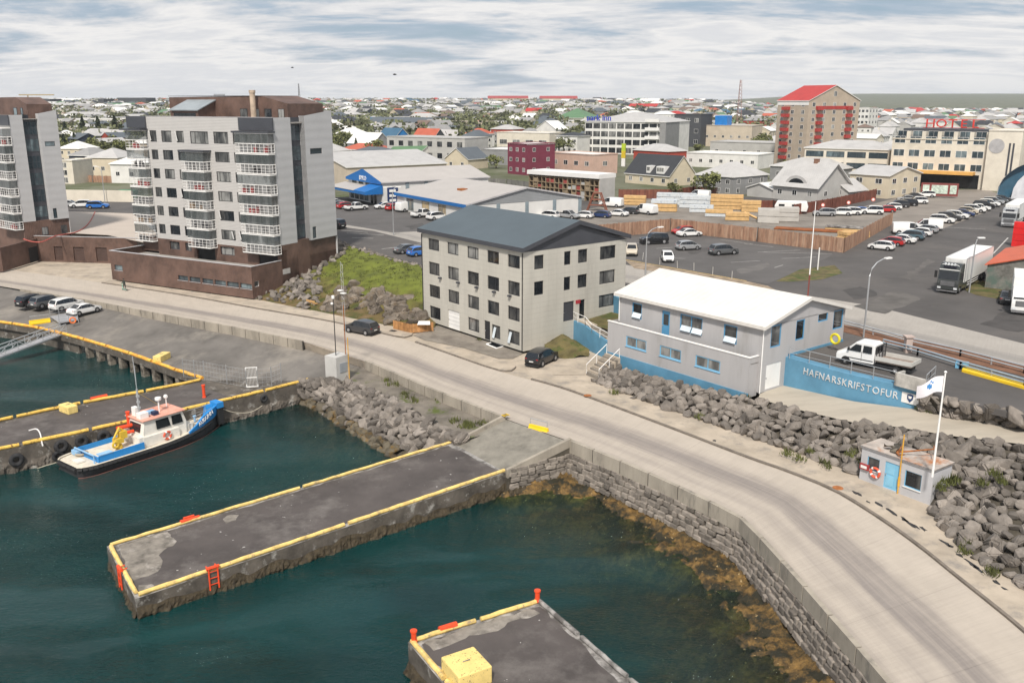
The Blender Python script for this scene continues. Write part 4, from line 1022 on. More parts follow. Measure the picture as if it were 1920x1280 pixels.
mb=MB();mb.face([(-5,.05,3.3),(-.3,1.6,3.3),(-.3,1.6,BRZ),(-5,.05,BRZ)]);mb.build('recess',M('dark recess',(0.03,0.03,0.032),.8),TR)
mb=MB();mb.face([(-TW+xd0,.28,3.4),(-TW+xd1,.28,3.4),(-TW+xd1,.28,6),(-TW+xd0,.28,6)]);mb.build('doorway',m_black,TR)
mb=MB();mb.box(-4.75,-4.6,-.05,.3,3.3,BRZ);mb.build('pillar',m_brown,TR)
for a,b,c,e,i,k in wins:
 wdt=b-a;v={0:(.36,),1:(.3,),2:(.62,),3:(.2,.82),4:(.62,),9:(.25,.78)}[i]
 wn=add_win(TR,o,d,a,b,c,e,fr=m_frame,gl=g_cur,fw=.09,v=v,depth=.14)
 if random.random()<.2 and i!=9:open_sash(wn,(0,0),(1,0),random.choice((.1,wdt-.5)),.25,e-c-.3)
for a,b,c,e in lowh:add_win(TR,o,d,a,b,c,e,fr=m_dgrey,gl=g_cur,fw=.09,v=(.24,.76),depth=.28)
PX1,PX2=3.7,6.3
mb=MB();mb.wall((0,0),(0,1),PX1,6.9,TOPZ);mb.wall((0,PX1),(-1,0),.9,6.9,TOPZ);mb.build('pier_cladding',m_clad2,TR)
sh=[T.rect('right',578,280,601,291)];sh=[(sh[0][0]-PX2,sh[0][1]-PX2,19.9,20.75),(.55,1.4,7.1,8.9)]
mb=MB();mb.wall((.35,PX2),(0,1),TD-PX2,6.9,TOPZ+.2,sh,.15);mb.face([(.35,PX2,TOPZ+.2),(.35,TD,TOPZ+.2),(.35,TD,TOPZ+.95),(.35,PX2,TOPZ+.2)][:3])
mb.wall((.35,PX2),(-1,0),.9,6.9,TOPZ+.2);mb.wall((-.7,PX2),(1,0),1.05,6.9,TOPZ+.2);mb.wall((.35,TD),(-1,0),3,0,TOPZ+.9);mb.build('end_slab',m_clad2,TR)
for a,b,c,e in sh:add_win(TR,(.35,PX2),(0,1),a,b,c,e,fr=m_frame,gl=g_blue,depth=.14)
mb=MB();mb.box(-.75,.0,0,TD,0,6.9);mb.box(-.8,.02,PX1,PX2,0,7.2);mb.build('brown_wall',m_brown,TR)
mb=MB();mb.box(-1.2,-.62,PX1+.02,PX2-.02,6.9,TOPZ-.02);mb.build('stair_core',m_dgrey,TR)
for k in range(6):
 add_win(TR,(-.6,PX1+.05),(0,1),.0,PX2-PX1-.1,7.2+STOREY*k+(.0 if k else .2),9.5+STOREY*k,name='stair_window',fr=m_dgrey,gl=g_blue,fw=.08,v=(.38,.66),hb=(.5,),proud=.03)
mb=MB();mb.wall((0,TD),(-1,0),TW,0,TOPZ);mb.wall((-TW,TD),(0,-1),TD,0,TOPZ);mb.build('rear_wall',m_clad,TR)
mb=MB();mb.box(-TW+.1,-.1,.1,TD-.1,TOPZ-.9,TOPZ-.7);mb.build('roof_deck',m_deck,TR)
mb=MB();mb.box(-TW-.02,.02,-.03,.3,TOPZ,TOPZ+.06);mb.build('coping',m_copper,TR)
for(xa,xb)in((-6.6,0.15),(-TW-4.4,-TW)):mb=MB();mb.box(xa,xb,-.22,-.02 if xb>0 else 3.6,23.6,TOPZ-.01);mb.build('fascia_panel',m_dgrey,TR);mb=MB();mb.box(xa-.3,xb+.2,-1.5,.0 if xb>0 else 3.8,23.25,23.5);mb.build('canopy',m_dgrey,TR)
for k in range(6):
 zf=20.5-STOREY*k
 balcony(TR,-6.4,.12,-1.35,-.05,zf)
 balcony(TR,-TW-4.2,-TW-.1,-.9,3.4,zf)
 if k:balcony(TR,-17.9,-13.1,-1.5,-.05,zf)
mb=MB();mb.box(-18.2,-12.8,-1.7,.0,20.25,20.5);mb.build('canopy',m_dgrey,TR)
mb=MB();mb.box(-TW-4.0,-TW-.02,3.4,9,0,23.6);mb.build('balcony_back_wall',m_clad,TR)
mb=MB();mb.box(-TW-4.0,-TW-.02,.3,3.4,3.9,6);mb.build('brown_wall',m_brown,TR)
mb=MB();y0=4.4
prof=[(-26.0,TOPZ-.8),(-1.0,TOPZ-.8),(-1.0,27.35),(-6.0,28.45),(-26.0,28.3)]
mb.loft([[(x,y0,z)for x,z in prof],[(x,TD-.3,z)for x,z in prof]]);mb.build('penthouse_wall',m_brown,TR,merge=True)
mb=MB();mb.box(-26.1,-6,y0-.1,TD-.2,28.46,28.52);mb.build('penthouse_roof',m_dgrey,TR)
mb=MB();ap_=[(.9,TOPZ-.8),(y0,TOPZ-.8),(y0,27.75),(.9,26.35)];mb.loft([[(x,y,z)for y,z in ap_]for x in(-21.6,-15.9)]);mb.build('penthouse_annex',m_brown,TR,merge=True)
mb=MB();mb.loft([[(x,y,z)for y,z in((.6,26.3),(y0,27.8),(y0,27.95),(.6,26.45))]for x in(-21.9,-15.6)]);mb.build('annex_roof',M('grey roof sheet',(0.26,0.29,0.31),.5),TR,merge=True)
for xw,ww in((-25.4,1.3),(-23.6,1.6),(-10.6,1.5),(-8.3,1.6),(-5.6,1.4),(-2.9,1.2)):
 add_win(TR,(xw,y0),(1,0),0,ww,TOPZ-.55,TOPZ+1.2,name='penthouse_window',fr=m_frame,gl=g_cur,proud=.05,v=(.5,))
add_win(TR,(-21.2,.9),(1,0),0,4.8,TOPZ-.5,TOPZ+.55,name='penthouse_window',fr=m_frame,gl=g_tint,proud=.05,v=(.45,))
mb=MB();mb.tube([(-6.9,3.4,TOPZ-.7),(-6.9,3.4,28.9)],.42,12);mb.tube([(-6.9,3.4,28.9),(-6.9,3.4,29.3)],.5,12);mb.build('flue',M('stained flue',(0.42,0.33,0.25),.7,var=.3),TR)
mb=MB()
for k in range(9):mb.tube([(-18.6+k*.28,7,28.5),(-18.6+k*.28,7,28.8)],.09,6)
mb.build('roof_vents',m_galv,TR)
LO=G(43,417,7.2);LO.z=.3
Lb=Bld('apartment_block','white and brown apartment block cut off by the left edge of the view',LO,-38,24,13,'apartment block')
LR=Lb.root
mb=MB();mb.wall((0,0),(0,1),2.3,6.9,25.4);mb.wall((0,2.3),(-1,0),.8,6.9,25.4);mb.build('pier_cladding',m_clad2,LR)
s0=4.9;se=Lb.px('right',127,397)[0]
mb=MB();hl=[(Lb.rect('right',82,264,102,273)[0]-s0,Lb.rect('right',82,264,102,273)[1]-s0,19.9,20.75),(.5,1.2,7.1,8.9)]
mb.wall((.3,s0),(0,1),se-s0,6.9,25.6,hl,.15);mb.face([(.3,s0,25.6),(.3,se,25.6),(.3,se,26.2)]);mb.wall((-.7,s0),(1,0),1.0,6.9,25.6);mb.wall((.3,se),(-1,0),24.3,0,25.6);mb.build('end_slab',m_clad2,LR)
for a,b,c,e in hl:add_win(LR,(.3,s0),(0,1),a,b,c,e,fr=m_frame,gl=g_blue,depth=.14)
mb=MB();mb.box(-1.2,-.62,2.3,s0,6.9,25.4);mb.build('stair_core',m_dgrey,LR)
for k in range(6):add_win(LR,(-.6,2.35),(0,1),0,s0-2.4,7.2+STOREY*k+(.0 if k else .2),9.5+STOREY*k,name='stair_window',fr=m_dgrey,gl=g_blue,fw=.08,v=(.4,.68),hb=(.5,),proud=.03)
mb=MB();mb.box(-24,.0,.02,se,0,6.9);mb.build('brown_wall',m_brown,LR)
for s_,nm in((3.1,.9),(6.6,.75)):add_win(LR,(0,0),(0,1),s_,s_+1.1,4.3,5.7,fr=m_dgrey,gl=g_cur,proud=.04,v=(.5,))
mb=MB();mb.wall((-24,0),(1,0),24,6.9,25.4);mb.build('wall',m_clad,LR)
mb=MB();mb.box(-24,-.1,.1,se,24.6,24.75);mb.build('roof_deck',m_deck,LR)
mb=MB();mb.box(-6.5,.1,-.2,-.02,23.6,25.38);mb.build('fascia_panel',m_dgrey,LR)
for k in range(6):balcony(LR,-6.6,.1,-1.4,-.05,20.5-STOREY*k)
mb=MB();mb.loft([[(x,3.6,z)for x,z in((-24,24.6),(-.6,24.6),(-.6,27.2),(-4.5,28.4),(-24,28.3))],[(x,se-.2,z)for x,z in((-24,24.6),(-.6,24.6),(-.6,27.2),(-4.5,28.4),(-24,28.3))]]);mb.build('penthouse_wall',m_brown,LR,merge=True)
for xw in(-5.8,-.9):add_win(LR,(xw,3.6 if xw<-2 else 2.6),(1,0),0,1.3 if xw<-2 else .8,24.9,26.6,name='penthouse_window',fr=m_frame,gl=g_blue,proud=.05)
pw=[G(-160,520,.3),G(6,508,.3),G(75,487,.3)]
mb=MB()
for a,b in zip(pw,pw[1:]):
 d_=(b-a).normalized();n_=Vector((-d_.y,d_.x,0))*.4;mb.prism([a.xy,b.xy,(b+n_).xy,(a+n_).xy],.2,4.2)
bw=thing('base_wall','brown clad base wall with dark doorway, below the cropped apartment block','wall');mb.build('wall',m_brown,bw)
dd=(pw[2]-pw[1]);dd.z=0;L_=dd.length;dd.normalize()
mb=MB();q0=pw[1]+dd*(L_*.72)+Vector((dd.y,-dd.x,0))*.04;q1=pw[1]+dd*(L_*.97)+Vector((dd.y,-dd.x,0))*.04
mb.face([(q0.x,q0.y,.25),(q1.x,q1.y,.25),(q1.x,q1.y,2.9),(q0.x,q0.y,2.9)]);mb.build('doorway',m_black,bw)
ga0,ga1=G(75,487,.3),G(222,491,.3);gd=(ga1-ga0);gd.z=0;gw=gd.length;gang=math.atan2(gd.y,gd.x)
gr_=thing('garage_row','low brown garage row with three doors between the two apartment blocks','garages',ga1,gang)
mb=MB();doors=[(gw-12.3+4.6*i+2.0,gw-12.3+4.6*i+4.4,0,2.35)for i in(-1,0,1)]
doors=[]
for l,r_ in((102,118),(138,158),(180,201)):
 a=PL(l,475,ga1,math.degrees(gang))[0]+gw;b=PL(r_,475,ga1,math.degrees(gang))[0]+gw;doors.append((a,b,0,2.5))
mb.wall((-gw-2,0),(1,0),gw+6,-.3,4.3,[(a+2,b+2,c,e)for a,b,c,e in doors],.3);mb.build('wall',m_brown,gr_)
for a,b,c,e in doors:
 mb=MB();mb.box(a-gw,b-gw,.22,.3,0,2.5)
 for z in(.6,1.2,1.8):mb.box(a-gw,b-gw,.19,.215,z,z+.04)
 mb.build('garage_door',M('brown door',(0.075,0.046,0.038),.6),gr_)
mb=MB();mb.box(-gw-2,4,-.05,.3,4.3,4.38);mb.build('coping',m_copper,gr_)
sheet('garage_roof',GL([(70,437,4.5),(127,437,4.5),(203,441,4.5),(270,455,4.5),(300,442,4.55),(246,398,UP-.02),(125,394,UP-.02),(40,394,UP-.02)]),M('beige roof membrane',(0.43,0.375,0.325),.9,var=.05,scale=.2))
mb=MB();pth=[GL([(44,448,5.2),(60,453,4.9),(80,453,4.9),(105,442,5.0),(140,436,4.62),(160,425,4.66),(172,410,4.7),(178,397,4.75)])][0]
mb.tube(smooth_line(pth,4),.09,6);tag(mb.build('hose',M('faded red hose',(0.45,0.10,0.08),.7)),'thin red hose draped across the garage roof','hose')
# ================================================================ grey office house
m_greyclad=M('pale grey cladding',(0.47,0.45,0.40),.7,var=.06,scale=.5,stretch=(1,1,.25),stain=((.38,.36,.32),.35,.55,.75))
def cladding(m,pw,ph,dark=.82):
 nt=m.node_tree;L=nt.links.new;p=nt.nodes['Principled BSDF'];src=p.inputs['Base Color'].links[0].from_socket
 co=N(nt,'ShaderNodeTexCoord');s_=N(nt,'ShaderNodeSeparateXYZ');L(co.outputs['Object'],s_.inputs[0]);cb=N(nt,'ShaderNodeCombineXYZ')
 L(math_(nt,'ADD',s_.outputs['X'],s_.outputs['Y']),cb.inputs[0]);L(s_.outputs['Z'],cb.inputs[1])
 br=N(nt,'ShaderNodeTexBrick');br.offset=0;br.inputs['Scale'].default_value=1;br.inputs['Brick Width'].default_value=pw;br.inputs['Row Height'].default_value=ph;br.inputs['Mortar Size'].default_value=.012;br.inputs['Mortar Smooth'].default_value=.3
 L(cb.outputs[0],br.inputs['Vector']);L(src,br.inputs['Color1']);L(src,br.inputs['Color2'])
 hs=N(nt,'ShaderNodeHueSaturation');hs.inputs['Value'].default_value=dark;L(src,hs.inputs['Color']);L(hs.outputs[0],br.inputs['Mortar']);L(br.outputs[0],p.inputs['Base Color'])
 bp=N(nt,'ShaderNodeBump');bp.inputs['Strength'].default_value=.5;bp.inputs['Distance'].default_value=.02;bp.invert=True;L(br.outputs['Fac'],bp.inputs['Height']);L(bp.outputs[0],p.inputs['Normal'])
cladding(m_greyclad,1.25,.6)
B=Bld('office_house','pale grey four storey house with dark roof and square dark windows',G(981,659,.3),-51,20.5,16.4,'building')
H_=11.45
rowt=[11.2-.3,8.2-.3,5.25-.3,2.45-.3]
fcols=[B.rect('front',l,475,r_,500)[:2]for l,r_ in[(803.5,824),(839,860),(876,897.5),(913.5,935.5),(952,974.5)]]
fw_=[]
for k,t in enumerate(rowt):
 for i,(a,b)in enumerate(fcols):
  if k==3 and i==1:continue
  if k==3 and i==3:a,b=B.rect('front',922,608,938,631)[:2]
  fw_.append((a,b,t-(1.62 if k else 1.45),t))
gdoor=(*B.rect('front',840,585,862,620)[:2],0,2.35);edoor=(*B.rect('front',908,602,919,637)[:2],0,2.35)
rw=[]
rc=[B.rect('right',l,480,r_,500)[:2]for l,r_ in[(1002,1019.5),(1058,1070),(1084,1101),(1125,1153.5)]]
for k,t in enumerate(rowt[:2]):rw+=[(a,b,t-1.6,t)for a,b in rc]
rw.append((*rc[3],rowt[2]-1.55,rowt[2]))
rdoor=[(rc[1][0],rc[1][1]+.65,2.55,4.9),(rc[2][0]+.35,rc[2][0]+1.25,2.55,4.85)]
walls(B,m_greyclad,H_,{'front':fw_+[gdoor,edoor],'right':rw+rdoor},depth=.2)
o,d,_=B.side('front')
for i,(a,b,c,e)in enumerate(fw_):add_win(B.root,o,d,a,b,c,e,fr=m_frame,gl=g_dark,fw=.1,v=(.64,)if i%3 else(.36,),depth=.17)
def doorpanel(parent,o,d,a,b,c,e,mat,dep=.15,name='door',handle=True):
 mb=MB();mb.box(0,b-a,dep-.04,dep+.03,0,e-c);ob=mb.build(name,mat,parent);ob.location=(o[0]+d[0]*a,o[1]+d[1]*a,c);ob.rotation_euler=(0,0,math.atan2(d[1],d[0]))
 if handle:mb=MB();mb.box(.1,.14,dep-.12,dep-.04,1.0,1.14);mb.build('handle',m_galv,ob)
 return ob
gd_=doorpanel(B.root,o,d,*gdoor,m_white,name='garage_door')
mb=MB()
for z in(.5,1.0,1.5,2.0):mb.box(.02,gdoor[1]-gdoor[0]-.02,.095,.108,z,z+.025)
mb.build('groove',m_galv,gd_)
doorpanel(B.root,o,d,*edoor,m_frame)
o,d,_=B.side('right')
for i,(a,b,c,e)in enumerate(rw):add_win(B.root,o,d,a,b,c,e,fr=m_frame,gl=g_dark,fw=.1,v=(.3,)if b-a>1.6 else(),depth=.17)
doorpanel(B.root,o,d,*rdoor[0],M('dark entrance door',(0.05,0.052,0.06),.5));add_win(B.root,o,d,*rdoor[1],fr=m_frame,gl=g_dark,depth=.17)
mb=MB();mb.box(-.04,-.005,rdoor[0][1]+.25,rdoor[0][1]+1.0,4.45,4.9,mat=Matrix.Translation((.04,0,0)));mb.build('sign',M('dark red sign',(0.35,0.03,0.04),.5),B.root)
roof_gable(B,M('slate blue roof',(0.078,0.100,0.115),.55,var=.06,scale=.25),11.6,2.3,'x',over=.4,th=.5,fas=m_dgrey)
g=MB();g.face([(.03,-.05,11.44),(.03,B.d+.05,11.44),(.03,B.d/2,13.9)]);g.face([(-B.w-.03,-.05,11.44),(-B.w-.03,B.d+.05,11.44),(-B.w-.03,B.d/2,13.9)]);g.build('gable_wall',m_dgrey,B.root)
mb=MB();mb.tube([(-.12,-.08,0),(-.12,-.08,11.3)],.06,6);mb.build('downpipe',m_frame,B.root)
mb=MB();mb.tube([(-20.4,-.08,0),(-20.4,-.08,11.3)],.06,6);mb.build('downpipe',m_frame,B.root)
for a in(2.3,5.2,8.6,12.4,16.3):mb=MB();mb.box(-a-.2,-a+.2,-.35,0,6.05,6.25);mb.build('wall_lamp',m_dgrey,B.root)
for a in(922,951):
 s_=B.px('front',a+2,625)[0];mb=MB();mb.box(0,.5,-.03,0,0,1.3);q=mb.build('open_sash',M('pale blind',(0.6,0.66,0.7),.6),B.root);q.location=(-B.w+s_,-.12,.55);q.rotation_euler=(R(-14),0,R(-8))
# ================================================================ harbour office with white roof
M('pale grey boards',(0.40,0.392,0.395),.6,var=.06,scale=.5,stretch=(1,1,.2),stain=((.31,.30,.29),.4,.56,.74));m_offw=MATS['pale grey boards']
m_blue=M('blue plinth paint',(0.105,0.265,0.40),.6,var=.1,scale=.6)
m_wroof=ribbed('white roof sheet',(0.64,0.615,0.575),.75,'X',.6,.22,var=.05)
Wd=Bld('harbour_office','grey harbour office with white gable roof and blue window frames',G(1424,737,1.86),-52,18.6,13.0,'building')
He=6.15
fwin=[Wd.rect('front',1186,562,1203,594),Wd.rect('front',1242,576,1255,618),Wd.rect('front',1276,582,1316,626),Wd.rect('front',1358,602,1381,643)]
zt=5.75
fwu=[(fwin[0][0],fwin[0][1],zt-1.65,zt),(fwin[2][0],fwin[2][1],zt-1.75,zt),(fwin[3][0],fwin[3][1],zt-1.75,zt)]
fdo=(fwin[1][0],fwin[1][1],3.0,5.65)
rwu=[Wd.rect('right',1447,611,1463,648),Wd.rect('right',1494,601,1507,635),Wd.rect('right',1535,588,1552,600),Wd.rect('right',1564,583,1579,614)]
gdr=(.75,3.0,.2,2.6)
walls(Wd,m_offw,He,{'front':fwu+[fdo],'right':rwu+[gdr]},depth=.14)
o,d,_=Wd.side('front')
for i,q in enumerate(fwu):
 wn=add_win(Wd.root,o,d,*q,fr=m_bframe,gl=g_dark,fw=.11,v=(.5,)if i==1 else(),depth=.1)
 for s_ in((.05,.55)if i==1 else(.05,)):mb=MB();wq=(q[1]-q[0]);L_=(wq/2-.15 if i==1 else wq-.2);mb.box(0,L_,-.02,.02,0,.55);z_=mb.build('open_sash',M('pale open sash',(0.62,0.7,0.75),.35),wn);z_.location=(s_*wq+.05,-.2,.12);z_.rotation_euler=(R(-28),0,0)
dr=doorpanel(Wd.root,o,d,*fdo,m_bframe,dep=.1);mb=MB();mb.box(.2,fdo[1]-fdo[0]-.2,.03,.055,1.2,2.3);mb.build('pane',g_tint,dr)
o,d,_=Wd.side('right')
for q in rwu:add_win(Wd.root,o,d,*q,fr=m_bframe,gl=g_dark,fw=.12,depth=.1)
doorpanel(Wd.root,o,d,*gdr,m_white,dep=.1,name='garage_door')
roof_gable(Wd,m_wroof,He+.1,1.75,'x',over=.45,th=.32,fas=m_wroof,wallmat=m_offw)
mb=MB();mb.tube([(.06,-.1,0),(.06,-.1,He)],.06,6);mb.tube([(-18.5,-.1,3.4),(-18.5,-.1,He)],.06,6);mb.build('downpipe',m_white,Wd.root)
lx=Wd.px('front',1396,744,0)[0];ly=-1.35
sl_,_z=PL(1138,680,Wd.O+Vector((math.sin(R(-52)),-math.cos(R(-52)),0))*1.35,-52)
Lx0,Lx1=sl_,-.35
lw=Bld('storey',None,Wd.O+Vector((math.sin(R(-52)),-math.cos(R(-52)),0))*1.35,-52,20,1)
bpy.data.objects.remove(lw.root)
lwr=[]
for l,t,r_,b in((1174,635,1211,667),(1237,653,1276,684),(1304,671,1349,706)):
 a0,a1,z0,z1=lw.rect('front',l,t,r_,b);lwr.append((a0-20-Lx0,a1-20-Lx0,1.35,2.45))
mb=MB();mb.wall((Lx0,ly),(1,0),Lx1-Lx0,-.3,3.5,lwr,.14);mb.wall((Lx1,ly),(0,1),1.34,-.3,3.5);mb.wall((Lx0,1.2),(0,-1),2.55,-1.5,3.5);mb.wall((Lx0,ly+.2),(1,0),Lx1-Lx0,2.95,3.5)
mb.build('lower_wall',m_offw,Wd.root)
for q in lwr:add_win(Wd.root,(Lx0,ly),(1,0),*q,fr=m_lbframe,gl=g_dark,fw=.1,v=(.5,),depth=.1,sill=m_lbframe)
mb=MB();mb.box(Lx0,Lx1,ly+.2,-.02,2.85,2.95);mb.build('balcony_floor',m_deck,Wd.root)
mb=MB();mb.box(Lx0-.05,Lx1+.05,ly-.05,ly+.25,3.5,3.58);mb.box(Lx1-.2,Lx1+.05,ly+.25,-.02,3.5,3.58);mb.build('coping',m_white,Wd.root)
mb=MB();mb.box(Lx0-.03,Lx1+.03,ly-.06,ly+.1,-1.6,.15);mb.box(-.05,.05,4,13.05,2.85,3.1);mb.build('plinth',m_blue,Wd.root)
rb0,rb1=G(1463,721,1.88),G(1725,768,3.0);rang=math.atan2((rb1-rb0).y,(rb1-rb0).x);rlen=(rb1-rb0).xy.length
RW=thing('retaining_wall','blue retaining wall with big grey lettering beside the harbour office','wall',(rb0.x,rb0.y,0),rang)
n_=12;mb=MB();secs=[]
for i in range(n_+1):
 t=i/n_;bow=-.9*math.sin(math.pi*t)*.6;secs.append([(rlen*t,bow,1.4+1.1*t),(rlen*t,bow,UP+.03),(rlen*t,bow+1.1,UP+.03),(rlen*t,bow+1.1,1.4)])
mb.loft(secs);mb.build('wall',m_blue,RW,merge=True)
lt=[]
word='HAFNARSKRIFSTOFUR';m_let=M('grey lettering',(0.55,0.57,0.58),.5)
s0_,z0_=PL(1511,692,(rb0.x,rb0.y,0),math.degrees(rang));s1_,z1_=PL(1690,735,(rb0.x,rb0.y,0),math.degrees(rang))
wdt={c:(text_mesh(c,1.0,.02).dimensions.x if hasattr(text_mesh(c,1.0,.02),'dimensions')else max(v.co.x for v in text_mesh(c,1.0,.02).vertices)-min(v.co.x for v in text_mesh(c,1.0,.02).vertices))for c in set(word)}
tot=sum(wdt[c]+.16 for c in word);x=0
for c in word:
 cx=(x+wdt[c]/2)/tot;x+=wdt[c]+.16;s_=s0_+(s1_-s0_)*cx;t=s_/rlen;bow=-.54*math.sin(math.pi*t)
 add_text(RW,c,.92,(s_,bow-.03,3.62-.12*cx),math.atan(-.54*math.pi/rlen*math.cos(math.pi*t)),m_let,.03,name='letter',sx=(s1_-s0_)/tot/.92*1.0)
sA=PL(1693,740,(rb0.x,rb0.y,0),math.degrees(rang))[0];mb=MB();mb.box(sA,sA+1.5,-.2,-.14,3.35,4.25);q=mb.build('sign',m_white,RW)
mb=MB();k_=[(0,.52),(.26,.46),(.24,.08),(0,-.22),(-.24,.08),(-.26,.46)];mb.prism([(x_,y_)for x_,y_ in k_],0,.03);e_=mb.build('emblem',M('navy emblem',(0.02,0.05,0.15),.5),q);e_.location=(sA+.75,-.205,3.68);e_.rotation_euler=(R(90),0,0)
mb=MB();mb.prism([(-.16,.36),(.16,.36),(.1,.14),(-.1,.14)],0,.03);e2_=mb.build('emblem_field',m_white,q);e2_.location=(sA+.75,-.215,3.66);e2_.rotation_euler=(R(90),0,0)
rl=GL([(1463,668,UP),(1480,672,UP),(1680,722,UP)]);railing(None,[],1)if False else None
rr_=railing(None,[rl[1],rl[2]],1.15,2,m_galv,'railing',2.0,.035);tag(rr_,'galvanised railing along the top of the blue retaining wall','railing')
rs=railing(None,GL([(1735,727,UP),(1742,720,UP),(1752,710,UP)]),1.15,2,m_galv,'railing',1.5,.035);tag(rs,'short railing stub at the right end of the retaining wall','railing')
q=GL([(1676,722,UP),(1731,737,UP)]);dq=(q[1]-q[0]).normalized();nq=Vector((-dq.y,dq.x,0))
mb=MB();mb.prism([q[0].xy,q[1].xy,(q[1]+nq*.25).xy,(q[0]+nq*.25).xy],UP,UP+1.15);mb.prism([(q[0]).xy,(q[0]+nq*1.2).xy,(q[0]+nq*1.2+dq*.2).xy,(q[0]+dq*.2).xy],UP,UP+1.12);tag(mb.build('parapet',M('raw concrete',(0.42,0.4,0.37),.9,var=.2,scale=1.5)),'raw concrete parapet at the end of the blue retaining wall','wall')
bs=GL([(1058,598,2.9),(1140,640,2.2)])
st0,st1=G(1100,700,.15),G(1138,662,2.0)
d_=(st1-st0);d_.z=0;L_=d_.length;d_.normalize();n_=Vector((d_.y,-d_.x,0))
STR=thing('outdoor_steps','grey concrete steps with white handrails up to the blue stair wall','steps')
for k in range(10):
 a=st0+d_*(L_*k/10)-Vector((0,0,0));mb=MB();P=[a-n_*.1,a+n_*2.2,a+n_*2.2+d_*(L_/10+.1),a-n_*.1+d_*(L_/10+.1)]
 mb.prism([p.xy for p in P],0,.15+1.85*(k+1)/10);mb.build('step',m_walk if k%2 else m_yard,STR)
for off in(-.05,2.15):
 a=st0+n_*off;b=st1+n_*off;mb=MB();mb.tube([a,a+Vector((0,0,1)),b+Vector((0,0,1)),b],.04,6);mb.tube([a.lerp(b,.5),a.lerp(b,.5)+Vector((0,0,1))],.035,6);mb.build('handrail',m_white,STR)
SW=thing('stair_wall','blue painted stair wall with railing in front of the grey house entrance','wall')
w0,w1,w2=G(1057,612,1.5),G(1096,628,1.2),G(1140,648,1.6)
mb=MB();a,b=w0,w2;dd=(b-a);dd.z=0;dd.normalize();nn=Vector((-dd.y,dd.x,0))*.3
mb.prism([a.xy,a.lerp(b,.48).xy,b.xy,(b+nn).xy,(a.lerp(b,.48)+nn).xy,(a+nn).xy],0,[2.75,2.75,2.0,2.0,2.75,2.75]);mb.build('wall',m_blue,SW)
mb=MB();nl=nn*5.5;mid=a.lerp(b,.5);mb.prism([(a+nn).xy,(mid+nn).xy,(mid+nl).xy,(a+nl).xy],0,2.72);mb.build('landing',m_walk,SW)
for k in range(4):
 p0=mid.lerp(b,k*.16+.02);p1=mid.lerp(b,k*.16+.18);mb=MB();mb.prism([(p0+nn).xy,(p1+nn).xy,(p1+nl).xy,(p0+nl).xy],0,2.55-.17*k);mb.build('step',m_yard,SW)
p0,p1=mid.lerp(b,.64),b;mb=MB();mb.prism([(p0+nn).xy,(p1+nn).xy,(p1+nl).xy,(p0+nl).xy],0,1.95);mb.build('landing',m_walk,SW)
railing(SW,[Vector((a.x,a.y,2.75)),Vector((mid.x,mid.y,2.75)),Vector((mid.lerp(b,.3).x,mid.lerp(b,.3).y,2.2)),Vector((b.x,b.y,2.0))],1.05,2,m_white,'railing',1.8,.04)
cb_=MB();q=GL([(1148,583,2.9),(1166,591,2.9)]);dq=(q[1]-q[0]).normalized();nq=Vector((-dq.y,dq.x,0))*.3
cb_.prism([q[0].xy,(q[1]+dq*2).xy,(q[1]+dq*2+nq).xy,(q[0]+nq).xy],2,UP+.2);tag(cb_.build('blue_wall',m_blue),'short blue wall closing the gap behind the small lawn','wall')
railing(None,GL([(1143,549,UP),(1170,557,UP),(1190,564,UP)]),1.1,2,m_galv,'railing',1.8,.035)
tag([o for o in C.objects if o.name.startswith('railing')and o.parent is None and 'label' not in o][-1],'grey railing above the short blue wall behind the lawn','railing')
strip('lawn',GL([(1105,606,2.5),(1140,618,2.3),(1150,622,2.3)]),GL([(1098,598,2.6),(1142,584,2.9),(1168,590,2.9)]),m_grassd,10,6)
strip('lawn',GL([(1022,668,.06),(1060,672,.06),(1104,668,.08)]),GL([(1020,640,.25),(1052,622,1.55),(1106,656,.5)]),m_grassd,16,8,fn=lambda p,u,v:p+Vector((0,0,.5*math.sin(math.pi*v)+.3*noise.noise(p))))
sheet('yard',GL([(1000,712,.012),(985,690,.012),(1000,664,.012),(1060,670,.012),(1105,668,.012),(1096,702,.012),(1025,703,.012)]),m_walk)
Hb=Bld('harbour_hut','small grey flat roofed hut with pale blue door set in the rocks',G(1743,947,.12),-55,5.75,2.4,'hut')
Hr=ribbed('painted hut wall',(0.46,0.46,0.475),.5,'S',.7,.05,var=.06)
fh=[Hb.rect('front',1627,857,1648,880),Hb.rect('front',1697,887,1725,923)];fh=[(a,b,1.05,2.05)for a,b,c,e in fh];fh[1]=(fh[1][0],fh[1][1],.75,2.0)
dh=Hb.rect('front',1660,869,1682,920);dh=(dh[0],dh[1],.08,2.15)
walls(Hb,Hr,2.62,{'front':fh+[dh]},depth=.12)
o,d,_=Hb.side('front')
for q in fh:add_win(Hb.root,o,d,*q,fr=m_lbframe,gl=g_cur,fw=.05,depth=.1,sill=m_wframe)
hd=doorpanel(Hb.root,o,d,*dh,M('pale blue door',(0.20,0.47,0.66),.5,var=.05),dep=.1)
mb=MB()
for u in(.18,.78):
 for z in(.2,1.15):mb.box(.12,.75,.04,.058,z,z+.8)if u<.5 else None
mb.build('door_panel',M('pale blue panel',(0.24,0.52,0.70),.5),hd)
roof_flat(Hb,M('stained concrete roof',(0.42,0.37,0.33),.9,var=.2,scale=.8,stain=((0.35,0.14,0.05),.55,.52,.68)),2.6,.14,.1,fas=Hr)
tag(link('x',None),'x');bpy.data.objects.remove([o for o in C.objects if o.name=='x'][0])
